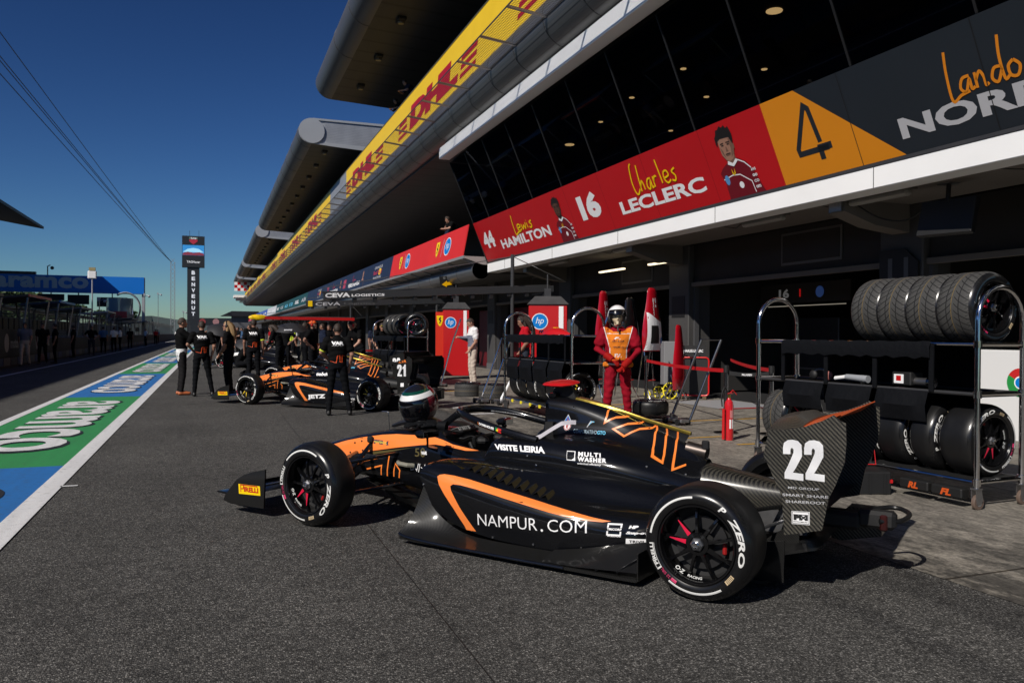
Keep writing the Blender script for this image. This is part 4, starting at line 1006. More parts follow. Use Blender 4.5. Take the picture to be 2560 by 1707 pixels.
it += [('seam', ([(x, 0), (x+.012, 0), (x+.012, Hh_), (x, Hh_)], [(0, 1, 2, 3)]), BLK, .008) for x in (1.62, 3.7, 5.7)]
board('driver_name_banner', 'dark anthracite banner with an orange slanted panel and the number 4, nearest on the building', 'banner', 10.4, Y0, LB, LT, ANT, it)
# balcony canvas banners beyond the glass room
CB_, CT_ = (7.78, 3.97), (7.98, 5.02)
def oval(x, y, rx, ry, n=20): return fill2d([circ(x, y, rx, n, ry)])
SHD = lambda x, y, s_: fill2d([[(x-.42*s_, y+.5*s_), (x+.42*s_, y+.5*s_), (x+.40*s_, y), (x+.2*s_, y-.4*s_), (x, y-.55*s_), (x-.2*s_, y-.4*s_), (x-.40*s_, y)]])
HRS = lambda x, y, s_: fill2d([[(x-.12*s_, y-.3*s_), (x-.02*s_, y-.1*s_), (x-.2*s_, y+.02*s_), (x-.05*s_, y+.1*s_), (x-.02*s_, y+.3*s_), (x+.1*s_, y+.34*s_), (x+.16*s_, y+.2*s_), (x+.05*s_, y+.1*s_), (x+.2*s_, y-.1*s_), (x+.08*s_, y-.12*s_), (x+.05*s_, y-.34*s_)]])
def hp(x, y, r_, ry=None, off=.006, nm='round_badge'):
    ry = ry or r_
    return [(nm, oval(x, y, r_, ry, 32), WHT, off), (nm, oval(x, y, r_*.9, ry*.9, 32), BLUE, off+.002), (nm, B(T('hp', .0, .25), x-.5*r_, y-.42*ry, x+.5*r_, y+.5*ry), WHT, off+.004)]
it = []
for x in (1.9, 8.1):
    it += [('shield', SHD(x+.0, .56, .55), YGLD, .006), ('shield', HRS(x, .58, .55), BLK, .008)] + hp(x+1.35, .54, .42, .33) + [('stroke', stroke2d([(x+.62, .22), (x+.75, .88)], .03), SILV, .006)]
it = [(a, [(11.7-x, y) for x, y in b[0]] and ([(x, y) for x, y in b[0]], b[1])[0:2], c, d) for a, b, c, d in it]
board('balcony_banner', 'bright red canvas banner on the balcony with yellow shields and round blue badges', 'banner', 36.9, 25.3, CB_, CT_, M('red_canvas', (.62, .02, .02), .6, var=.08, vs=1), it)
# navy
it = [('team_logo', B(T('ORACLE', .02), 13.7-12.3+33.0, .72, 36.2, .86), SILV, .006)]
Ln = 72-36.9
def Ux(D_): # distance from far end for a pixel column on the photograph at x=8
    return 72-((15639/(D_-486)-2.82)/.9356)
it = []
for D_, kind in ((873, 'rb'), (838, 'p'), (818, 'VERSTAPPEN'), (796, '1'), (786, 'p'), (771, 'TSUNODA'), (757, '22'), (737, 'rb'), (702, 'm')):
    x = Ux(D_)
    if kind == 'rb': it += [('team_logo', B(T('ORACLE', .02), x-1.0, .72, x+1.0, .86), SILV, .006), ('team_logo', B(T('Red Bull', .02), x-1.1, .42, x+1.0, .64), RED, .006), ('team_logo', oval(x+.5, .53, .35, .17), YGLD, .005), ('team_logo', B(T('RACING', .02), x-1.0, .2, x+1.0, .32), SILV, .006)]
    elif kind == 'p': it += [('portrait', fill2d([[(x-.35, 0), (x-.3, .4), (x-.1, .5), (x-.14, .8), (x, .93), (x+.14, .8), (x+.1, .5), (x+.35, .4), (x+.45, 0)]]), M('print_skin_c', (.4, .2, .13), .5), .006), ('portrait', fill2d([[(x-.35, 0), (x-.3, .38), (x+.3, .38), (x+.45, 0)]]), NAVY, .008)]
    elif kind == 'm': it += [('team_logo', oval(x, .5, .3, .22), SILV, .006)]
    elif len(kind) <= 2: it += [('driver_number', B(T(kind, .05), x-.5, .25, x+.5, .8), RED, .006)]
    else: it += [('surname', B(T(kind, .04), x-2.0, .18, x+2.0, .42), WHT, .006), ('first_name', stroke2d([(x-.6, .5), (x-.5, .85), (x-.3, .5), (x+.1, .6), (x+.5, .55)], .05), RED, .006)]
board('balcony_banner', 'dark navy canvas banner on the balcony, left of the bright red one', 'banner', 72, 36.9, CB_, CT_, NAVY, it)
def row(ya, yb, words, m, lab):
    it = []; n = len(words); L = ya-yb
    for i, (wd, c) in enumerate(words):
        x = L*(i+.5)/n; it.append(('lettering', B(T(wd, .03), x-L/n*.3, .3, x+L/n*.3, .65), c, .006))
    board('balcony_banner', lab, 'banner', ya, yb, CB_, CT_, m, it)
row(108, 72, [('FAST', WHT), ('G', SILV), ('63', SKYB), ('12', SKYB), ('RUSSELL', WHT), ('AM', SILV)], TEAL, 'dark teal canvas banner on the balcony beyond the navy one')
row(126, 108, [('14', WHT), ('18', WHT)], M('far_white', (.55, .57, .6), .5), 'white canvas banner far along the balcony')
row(160, 126, [('31', WHT), ('ALPINE', WHT), ('10', WHT)], M('far_blue', (.05, .10, .38), .5), 'blue canvas banner at the far end of the balcony')
row(189, 160, [('27', WHT)], M('far_red', (.5, .01, .03), .5), 'dark red canvas banner, last on the balcony')
# yellow banner on the terrace
YB_, YT_ = (7.0, 8.70), (7.0, 10.38)
def dhl(x): # u coordinate of the D's left edge, far to near
    o = []; w_ = 8.5; k = .37
    o.append(skew(B(T('DHL', .075, 0, 1.0), x+1.0, .36, x+w_-1.2, 1.22), k, .36))
    for q, (y, l) in enumerate(((.36, 1.3), (.60, 1.2), (.84, .7))):
        o.append(skew(([(x-.9, y), (x+.6-.1*q, y), (x+.6-.1*q, y+.13), (x-.9, y+.13)], [(0, 1, 2, 3)]), k, .36))
        o.append(skew(([(x+w_-.95, y), (x+w_+.6, y), (x+w_+.6, y+.13), (x+w_-.95, y+.13)], [(0, 1, 2, 3)]), k, .36))
    return o
def yseg(ya, yb, starts, lab):
    it = []
    for s0 in starts:
        for sh in dhl(ya-s0): it.append(('courier_lettering', sh, DRED, .006))
    return board('terrace_banner', lab, 'banner', ya, yb, YB_, YT_, YEL, it)
yseg(44.8, Y0, [43.9, 30.7, 17.4, 4.1], 'long yellow banner with red lettering on the upper terrace, nearest stretch')
board('terrace_banner', 'grey slatted panel between two yellow banners on the upper terrace', 'banner', 51.2, 44.8, YB_, YT_, MT['louvre'])
yseg(112, 51.2, [64.8+13.2*i for i in range(4)][::-1], 'second yellow banner with red lettering on the upper terrace, beyond the grey panel')
yseg(189, 112, [124+12.8*i for i in range(5)], 'farthest yellow banner on the upper terrace')

# ================================================================ garage number plates
for (y, z, s_, lab) in ((9.73, 2.45, '11', 'black square plate with number 11 on the garage pier'),):
    t = thing('number_plate', lab, 'sign', (10.27, y, z)); mb = MB(); mb.prism([(-.38, -.32), (.38, -.32), (.38, .32), (-.12, .32), (-.38, .1)], -.02, 0, BLK, 'yz'); mb.build('panel', t)
    mb = MB(); place2d(mb, T('11', .02), lambda u, v: (-.024, .2-.4*u, -.16+.34*v), M('plate_grey', (.10, .10, .10), .5)); mb.build('number', t, 0)
# ================================================================ liveries and placed cars
_all.add(CARP['fin'].v, CARP['fin'].f, CB)
DBVH = BVHTree.FromPolygons([Vector(v) for v in _all.v], _all.f)
DS = side(.002, 1, DBVH); DSR = side(.002, -1, DBVH)
def quadmap(q):
    """q: four (x,z) corners top-left, top-right, bottom-right, bottom-left -> bilinear map of the unit square"""
    tl, tr, br, bl = [np.array(p, float) for p in q]
    return lambda u, v: tuple((bl*(1-u)+br*u)*(1-v)+(tl*(1-u)+tr*u)*v)
def on(mb, shp, q, m, step=.03, f=None, off=None):
    f = f or DS; qm = quadmap(q); vs = [qm(u, v) for u, v in shp[0]]
    place2d(mb, (vs, shp[1]), f, m, step)
UNIT = ([(0, 0), (1, 0), (1, 1), (0, 1)], [(0, 1, 2, 3)])
NOSE = [(3.86, .31), (3.70, .375), (3.425, .456), (3.23, .509), (3.033, .551), (2.825, .586), (2.673, .603), (2.451, .612), (2.288, .612), (2.20, .60), (2.08, .575), (1.95, .562), (1.83, .555), (1.95, .545), (2.149, .56), (2.248, .562), (2.397, .545), (2.641, .506), (2.916, .455), (3.016, .433), (3.227, .386), (3.5, .33), (3.75, .27), (3.86, .26)]
SWO = [(1.826, .445), (1.809, .456), (1.778, .461), (1.705, .457), (1.592, .442), (1.492, .424), (1.38, .404), (1.185, .372), (.992, .341), (.843, .319), (.72, .299), (.62, .286), (.665, .279), (.764, .283), (.897, .296), (1.041, .316), (1.195, .340), (1.354, .366), (1.518, .393), (1.634, .408), (1.693, .408), (1.712, .395), (1.705, .37), (1.64, .27), (1.56, .165), (1.500, .085), (1.575, .088), (1.60, .11), (1.615, .145), (1.69, .25), (1.765, .34), (1.806, .395)]
V1 = [(.941, .875), (.935, .838), (.941, .794), (.909, .815), (.875, .83), (.816, .835), (.79, .846)]
V2 = [(.69, .822), (.713, .800), (.788, .793), (.832, .775), (.875, .757), (.792, .716), (.752, .742), (.705, .765), (.635, .772), (.607, .795), (.602, .735), (.583, .651), (.562, .615), (.488, .583), (.513, .644), (.534, .727), (.540, .795)]
V3 = [(.462, .777), (.464, .704), (.446, .622), (.417, .546), (.36, .572)]
def livery(t, variant):
    for f, sg in ((DS, 1), (DSR, -1)):
        mb = MB(); place2d(mb, fill2d([NOSE]), f, ORG, .04); mb.build('nose_side_panel', t)
        mb = MB(); place2d(mb, fill2d([SWO]), f, ORG, .03); mb.build('side_stripe', t)
        mb = MB()
        for v in (V1, V2, V3): place2d(mb, stroke2d(v, .0125), f, OLN, .015)
        place2d(mb, fill2d([[(.41, .768), (.382, .762), (.386, .742)]]), f, OLN, .02)
        for v in ([(3.069, .333), (3.085, .351), (2.902, .393), (2.713, .445), (2.728, .375), (2.749, .275)], [(2.979, .306), (2.888, .329), (2.801, .353), (2.818, .275)], [(2.675, .28), (2.652, .388), (2.6, .336), (2.618, .275)]): place2d(mb, stroke2d(v, .0115), f, OLN, .02)
        mb.build('outline_graphics', t)
    mb = MB(); place2d(mb, fill2d([[(2.924, .447), (2.677, .487), (2.448, .525), (2.586, .497), (2.722, .464), (2.89, .431)]]), DS, M('dull_gold', (.09, .07, .02), .5), .05); mb.build('gold_line', t)
    mb = MB(); W = WHT; f_ = DS
    on(mb, fill2d([[(0, 0), (.04, .5), (0, 1), (1, 1), (.96, .5), (1, 0)]]), [(2.907, .545), (2.737, .546), (2.731, .514), (2.9, .515)], M('sticker_navy', (.02, .02, .08), .4))
    on(mb, T('RAVENOL', .03), [(2.893, .538), (2.751, .5395), (2.746, .521), (2.888, .522)], M('sticker_yellow', (.75, .6, .1), .4), f=side(.004, 1, DBVH))
    if variant == 22:
        on(mb, T('50', .01), [(2.45, .518), (2.346, .53), (2.332, .461), (2.44, .458)], M('dull_gold', (.09, .07, .02), .5))
        on(mb, T('VAR', .045), [(2.381, .501), (2.318, .507), (2.315, .481), (2.376, .477)], W, f=side(.005, 1, DBVH))
        for pts in ([(2.487, .38), (2.47, .402), (2.44, .395), (2.45, .36), (2.48, .352), (2.487, .38)], [(2.44, .40), (2.43, .365), (2.415, .36)], [(2.40, .41), (2.42, .35)], [(2.385, .41), (2.40, .345)], [(2.375, .385), (2.35, .375), (2.33, .40)], [(2.33, .41), (2.36, .352), (2.31, .36)]): place2d(mb, stroke2d(pts, .0055), DS, W)
        on(mb, T('NAMPUR', -.006), [(1.496, .243), (1.062, .266), (1.058, .193), (1.502, .168)], W)
        on(mb, fill2d([circ(.5, .5, .5, 8)]), [(1.036, .207), (1.019, .207), (1.019, .191), (1.036, .191)], W)
        on(mb, T('COM', -.006), [(.992, .269), (.750, .283), (.744, .213), (.988, .197)], W)
        for z0, z1 in ((.2585, .272), (.228, .2135)):
            a, b = (.63, .559); place2d(mb, stroke2d([(a, z1+(z0-z1)*1.4), (a, z1), (b, z1), (b, z1+(z0-z1)*1.4)], .0085), DS, W)
        on(mb, T('TRICORP', .045), [(.634, .2505), (.555, .2505), (.554, .2385), (.633, .2385)], W)
        on(mb, T('WORKWEAR', .045), [(.63, .211), (.555, .211), (.554, .203), (.629, .203)], W)
        on(mb, T('HP', .08, .25), [(.523, .268), (.47, .268), (.47, .252), (.52, .251)], W)
        on(mb, T('Snap-on', .06, .3), [(.53, .237), (.42, .237), (.42, .218), (.531, .218)], W)
        on(mb, UNIT, [(.528, .197), (.40, .196), (.40, .166), (.529, .167)], W); on(mb, T('TRIVIUM', .01), [(.512, .189), (.40, .188), (.40, .174), (.512, .175)], BLK, f=side(.005, 1, DBVH))
        on(mb, T('VISITE LEIRIA', .045), [(1.648, .627), (1.246, .639), (1.228, .599), (1.625, .592)], W)
        on(mb, UNIT, [(1.078, .627), (1.02, .6275), (1.004, .572), (1.064, .572)], W)
        on(mb, fill2d([[(0, 0), (.62, 0), (1, .3), (1, 1), (0, 1)]]), [(1.073, .622), (1.025, .6225), (1.0105, .577), (1.062, .577)], CB, f=side(.004, 1, DBVH))
        on(mb, T('MULTI', .05, 0, 1.25), [(1.001, .626), (.858, .624), (.845, .601), (.991, .6)], W)
        on(mb, T('WASHER', .05, 0, 1.25), [(.993, .598), (.807, .597), (.798, .572), (.988, .571)], W)
        on(mb, T('unlimited efficiency', .015), [(.988, .564), (.831, .565), (.829, .55), (.986, .55)], W)
        on(mb, T('CORPORATIVO', -.004), [(1.156, .741), (.985, .7405), (.980, .717), (1.147, .717)], M('pale_blue', (.45, .6, .7), .4))
        on(mb, T('GTO', .03), [(.983, .7405), (.925, .74), (.918, .717), (.978, .717)], SKYB)
        for k in range(4): place2d(mb, stroke2d([(1.062-.008*k, .757+.013*k), (1.038-.008*k, .80-.0015*k)], .006), DS, (SILV, SKYB)[k % 2])
        place2d(mb, fill2d([[(1.206, .836), (1.177, .784), (1.238, .784)]]), DS, WHT); place2d(mb, fill2d([[(1.206, .829), (1.182, .787), (1.233, .787)]]), side(.004, 1, DBVH), BLUE)
        place2d(mb, fill2d([[(1.206, .82), (1.20, .789), (1.212, .789)]]), side(.006, 1, DBVH), RED)
        place2d(mb, fill2d([circ(1.206, .755, .0265, 20)]), DS, WHT); place2d(mb, stroke2d(circ(1.206, .755, .023, 20), .004, True), side(.004, 1, DBVH), RED); on(mb, T('E', .05), [(1.214, .768), (1.198, .768), (1.198, .742), (1.214, .742)], RED, f=side(.004, 1, DBVH))
    elif variant == 21:
        on(mb, T('JETZ', .06), [(1.52, .235), (1.10, .262), (1.10, .165), (1.52, .140)], W)
        on(mb, T('telxius', .04, .2), [(1.64, .635), (1.25, .64), (1.25, .575), (1.63, .57)], W)
        on(mb, T('C', .03), [(2.45, .40), (2.40, .40), (2.40, .35), (2.45, .35)], SILV)
        on(mb, T('GTO', .05), [(1.0, .74), (.92, .74), (.92, .715), (1.0, .715)], SKYB)
        on(mb, T('RENTAL', .04), [(.62, .20), (.52, .20), (.52, .17), (.62, .17)], W)
    else:
        on(mb, T('GS', .05), [(1.45, .22), (1.2, .235), (1.2, .16), (1.45, .145)], W)
    mb.build('sponsor_lettering', t, 0)
    mb = MB(); fe = side(.001, 1, FEBVH); Yl = YEL
    on(mb, UNIT, [(3.618, .231), (3.373, .238), (3.367, .168), (3.612, .157)], M('sticker_bright_yellow', (.9, .62, .0), .4), f=fe)
    on(mb, T('IRELLI', .05), [(3.556, .217), (3.392, .222), (3.388, .184), (3.552, .178)], RED, f=side(.002, 1, FEBVH)); 
    place2d(mb, stroke2d([(3.588, .172), (3.592, .227), (3.405, .232), (3.404, .224)], .008), side(.002, 1, FEBVH), RED); place2d(mb, stroke2d([(3.59, .198), (3.562, .20), (3.558, .225)], .008), side(.002, 1, FEBVH), RED)
    mb.build('tyre_maker_sticker', t, 0)
    mb = MB(); ep = side(.0012, 1, EPBVH)
    num = {22: '22', 21: '21', 20: '20'}[variant]
    D2 = [(0, .645), (0, .80), (.05, .92), (.25, .99), (.5, 1.0), (.75, .97), (.92, .88), (.94, .74), (.94, .60), (.78, .45), (.62, .30), (.48, .195), (1, .17), (1, .0), (.06, .04), (.06, .185), (.24, .36), (.42, .56), (.52, .68), (.53, .76), (.46, .80), (.40, .79), (.37, .74), (.37, .645)]
    D1 = [(.30, 0), (.30, .62), (.05, .62), (.05, .76), (.35, .86), (.42, .99), (.75, .99), (.75, 0)]; D0 = [(.0, .2), (.0, .8), (.2, 1), (.75, 1), (.95, .8), (.95, .2), (.75, 0), (.2, 0)]
    for k, ch in enumerate(num):
        dg = fill2d([{'2': D2, '1': D1, '0': D0}[ch]] + ([[(.38, .25), (.38, .75), (.57, .75), (.57, .25)]] if ch == '0' else [])); a, b = (0, .49) if k == 0 else (.515, 1.0)
        on(mb, ([(a+(b-a)*x, y) for x, y in dg[0]], dg[1]), [(-.336, .829), (-.547, .840), (-.549, .625), (-.341, .614)], WHT, f=ep)
    if variant == 22:
        on(mb, T('MD GROUP', .012), [(-.365, .583), (-.523, .589), (-.522, .577), (-.365, .571)], SILV, f=ep)
        on(mb, T('SMART SHARE', .012), [(-.336, .543), (-.567, .555), (-.567, .541), (-.337, .529)], SILV, f=ep)
        on(mb, T('SHAREROOT', .012), [(-.352, .509), (-.553, .522), (-.553, .508), (-.353, .495)], SILV, f=ep)
        on(mb, UNIT, [(-.384, .455), (-.476, .461), (-.477, .392), (-.386, .387)], WHT, f=ep); e2 = side(.0022, 1, EPBVH)
        place2d(mb, stroke2d([(-.388, .452), (-.472, .457), (-.473, .396), (-.390, .391)], .0025, True), e2, BLK)
        on(mb, UNIT, [(-.393, .440), (-.468, .444), (-.468, .440), (-.393, .436)], BLK, f=e2); on(mb, T('PM', .09), [(-.394, .436), (-.467, .440), (-.468, .413), (-.395, .409)], BLK, f=e2); on(mb, T('PETROMARK', .01), [(-.394, .404), (-.468, .408), (-.468, .401), (-.394, .397)], BLK, f=e2)
    elif variant == 21:
        on(mb, T('KIVA', .04), [(-.37, .90), (-.53, .925), (-.53, .87), (-.37, .855)], OLN, f=ep); on(mb, UNIT, [(-.41, .50), (-.48, .505), (-.48, .44), (-.41, .435)], WHT, f=ep)
    mb.build('race_number', t, 0)
    # names on the halo tube
    mb = MB(); hb = BVHTree.FromPolygons([Vector(v) for v in CARP['halo'].v], CARP['halo'].f); hs = side(.0015, 1, hb)
    if variant == 22:
        on(mb, T('L', .05), [(1.826, .763), (1.818, .762), (1.815, .744), (1.822, .745)], OLN, f=hs); on(mb, T('DOMINGUES', .05), [(1.813, .760), (1.672, .734), (1.672, .717), (1.811, .743)], WHT, f=hs)
        on(mb, UNIT, [(1.661, .738), (1.64, .734), (1.64, .706), (1.659, .711)], M('flag_green', (.01, .2, .05), .4), f=hs); on(mb, UNIT, [(1.64, .734), (1.608, .727), (1.609, .699), (1.64, .706)], M('flag_red', (.6, .02, .02), .4), f=hs)
        on(mb, fill2d([circ(.5, .5, .5, 12)]), [(1.650, .726), (1.632, .724), (1.632, .710), (1.650, .713)], YGLD, f=side(.003, 1, hb))
        hi = lambda x, z: (lambda h: None if h[0] is None else (h[0].x, h[0].y+.002, h[0].z))(hb.ray_cast(Vector((x, 0, z)), Vector((0, -1, 0))))
        on(mb, T('@VANAMERSFOORTRACING', .03), [(2.05, .795), (1.80, .762), (1.80, .752), (2.05, .785)], SILV, f=hi)
    else: on(mb, T('R.MILES', .05), [(1.813, .760), (1.672, .734), (1.672, .717), (1.811, .743)], WHT, f=hs)
    mb.build('halo_lettering', t, 0)
_dk = {}
def dark_mesh(k, me):
    if k.split('#')[0] not in ('rear_wing_endplate', 'rear_wing_flap', 'camera_pod', 'rear_wing_main_plane', 'gearbox_cover'): return me
    if k not in _dk:
        _dk[k] = me.copy(); _dk[k].name = k.split('#')[0]
        for i in range(len(_dk[k].materials)): _dk[k].materials[i] = CD if 'pod' not in k else CB
    return _dk[k]
def race_car(loc, rz, variant, label, wk='red', full=True):
    t = thing('race_car', label, 'racing car', loc, rz, 'black and orange open-wheel racing cars')
    for k, me in CARMESH.items(): link(k.split('#')[0], me if variant == 22 else dark_mesh(k, me), t)
    for s_, rzz in ((1, 0), (-1, PI)):
        put_wheel('wheel', ('f', wk), t, (2.88, .9425*s_, .3), rzz, R(-33) if s_ > 0 else R(20))
        put_wheel('wheel', ('r', wk), t, (0, .9425*s_, .3), rzz)
    livery(t, variant)
    return t
CARLOC = Vector((3.0938, 4.0510, 0)); CARRZ = math.atan2(.80540, -.59273)
C22 = race_car(CARLOC, CARRZ, 22, 'black racing car with orange stripes and number 22 on its carbon rear wing, nearest')
def car_at(front, rear_dir_az):
    """front: world contact point of the near front wheel; az: heading"""
    fx = Vector((math.sin(R(rear_dir_az)), math.cos(R(rear_dir_az)), 0)); lx = Vector((-fx.y, fx.x, 0))
    o = Vector((*front, 0)) - fx*2.88 - lx*.9425
    return o, math.atan2(fx.y, fx.x)
o21, rz21 = car_at((.62, 16.13), -43.3)
C21 = race_car(o21, rz21, 21, 'black racing car with orange stripes and number 21, white lettering partly hidden by a mechanic', 'yel')
o20, rz20 = car_at((1.35, 19.9), -43.3)
C20 = race_car(o20, rz20, 20, 'black racing car with an orange nose, standing right behind the number 21 car', 'yel')
def mat_world(t): return Matrix.Translation(t.location) @ Matrix.Rotation(t.rotation_euler.z, 4, 'Z')
MW = mat_world(C22)
def oncar(p): return MW @ Vector(p)
# ---- helmet on the nose, resting on the neck-support collar and gloves
hx = oncar((2.60, .03, .835)); hrz = CARRZ + R(84)
H = thing('racing_helmet', 'dark racing helmet with green, white and red bands standing on the nose of car 22', 'helmet', hx, hrz)
def helmet(t, shell, band=True):
    """helmet centred on its origin, visor towards +x"""
    def hp_(th, ph, k=1.0): # th polar from top, ph azimuth
        x, y, z = math.sin(th)*math.cos(ph), math.sin(th)*math.sin(ph), math.cos(th)
        rx = .150 if x > 0 else .150; p = Vector((x*rx, y*.125, z*(.135 if z > 0 else .150)))
        if z < -.3 and x > 0: p.x += .02*(-z-.3)/.7*1.5
        return p*k
    mb = MB(); nu, nv = 48, 32; cols = shell
    for i in range(nv):
        for j in range(nu):
            t0, t1 = PI*.98*i/nv, PI*.98*(i+1)/nv; a0, a1 = 2*PI*j/nu, 2*PI*(j+1)/nu
            am = (a0+a1)/2; am = am if am < PI else am-2*PI; tm = (t0+t1)/2
            if tm > 2.62: continue
            m = cols(tm, am); mb.add([hp_(t0, a0), hp_(t1, a0), hp_(t1, a1), hp_(t0, a1)], [(0, 1, 2, 3)], m)
    mb.build('shell', t)
    mb = MB(); rows = []
    for i in range(9):
        th = 1.22+.72*i/8; rows.append([hp_(th, -1.18+2.36*j/20, 1.018) for j in range(21)])
    mb.grid(rows, M('visor', (.004, .004, .006), .06, .2, coat=1)); mb.build('visor', t)
    mb = MB()
    for s_ in (1, -1): mb.sphere(hp_(1.55, 1.2*s_, 1.02), (.022, .006, .022), BLK, 12, 8)
    mb.build('visor_pivot', t)
HG = M('helmet_green', (.005, .07, .045), .2, .3, coat=1); HR = M('helmet_red', (.20, .005, .02), .2, .2, coat=1); HW = M('helmet_white', (.78, .78, .78), .25, coat=1); HK = M('helmet_black', (.01, .01, .012), .2, coat=1); HB = M('helmet_brown', (.12, .055, .045), .3, coat=1)
def shell22(t, a):
    if t > 1.12 and abs(a) < 1.45: return HK
    if abs(a) < 2.0:
        if .86 < t <= 1.12: return HW
        if .66 < t <= .86: return HG
        if t > 1.2: return HR if t < 1.5 else (HB if t > 1.9 else HR)
    if t < .66: return HK if abs(a) > .5 else HK
    return HR if t < 1.1 else (HG if t < 1.5 else HB)
helmet(H, shell22); H.scale = (1.12, 1.12, 1.12); H.rotation_euler = (0, R(14), hrz)
mb = MB()
place2d(mb, ([(0, 0), (1, 0), (1, 1), (0, 1)], [(0, 1, 2, 3)]), lambda u, v: None, HW)
for off, wd in ((0, .010),):
    pts = []
    for k in range(10):
        th = 1.28+.055*k; ph = -(1.35+.05*k); x, y, z = math.sin(th)*math.cos(ph), math.sin(th)*math.sin(ph), math.cos(th)
        pts.append((x*.153, y*.128, z*(.138 if z > 0 else .153)))
    mb.tube(pts, .004, HW, 5); mb.tube([(p[0]-.028, p[1]+.002, p[2]+.012) for p in pts], .003, HW, 5)
mb.build('side_bars', H)
t = thing('neck_support', 'black neck-support collar lying on the nose under the helmet', 'collar', oncar((2.60, 0, .648)), CARRZ)
mb = MB()
for s_ in (1, -1): mb.tube([tuple(p) for p in crv([(.22, .075*s_, .0), (.10, .085*s_, .035), (-.02, .09*s_, .05), (-.12, .07*s_, .03), (-.15, .0, .03)], 4)], [.014+.010*min(1, k/6) for k in range(17)], M('collar_black', (.02, .02, .022), .3, coat=.5), 8, flat=1.7)
mb.build('yoke', t)
for (dx, dy, rr, lab) in ((-.19, .10, .3, 'black racing glove hanging over the cockpit edge beside the helmet'), (-.10, .13, 1.0, 'black racing glove folded under the helmet')):
    t = thing('glove', lab, 'glove', oncar((2.60+dx, dy, .662)), CARRZ+rr)
    mb = MB(); mb.sphere((0, 0, .02), (.06, .05, .026), CAN, 14, 8)
    for k in range(4): mb.tube([(.04, -.035+.022*k, .022), (.085, -.04+.026*k, .024-.002*k), (.115+.01*(k in (1, 2)), -.045+.028*k, .004)], [.013, .012, .010], CAN, 8)
    mb.tube([(-.01, .04, .02), (.03, .075, .018), (.055, .085, .01)], [.014, .012, .010], CAN, 8); mb.tube([(-.05, 0, .02), (-.12, 0, .012)], [.034, .042], CAN, 12)
    mb.build('glove_body', t)
t = thing('hex_key', 'thin bent hex key standing upright on the nose of car 22', 'hex key', oncar((2.93, 0, .60)), CARRZ)
mb = MB(); mb.tube([(0, 0, 0), (.01, 0, .13), (.012, 0, .14), (.03, 0, .146), (.075, .01, .144)], .003, CHR, 6); mb.build('shaft', t)
t = thing('pitot_mast', 'thin antenna wires on the nose of car 22', 'antenna', oncar((2.80, 0, .615)), CARRZ)
mb = MB(); mb.tube([(0, 0, 0), (.0, 0, .16)], .0015, BLK, 5); mb.tube([(.13, 0, -.02), (.05, 0, .012), (-.05, 0, .012)], .0025, BLK, 5); mb.build('wire', t)
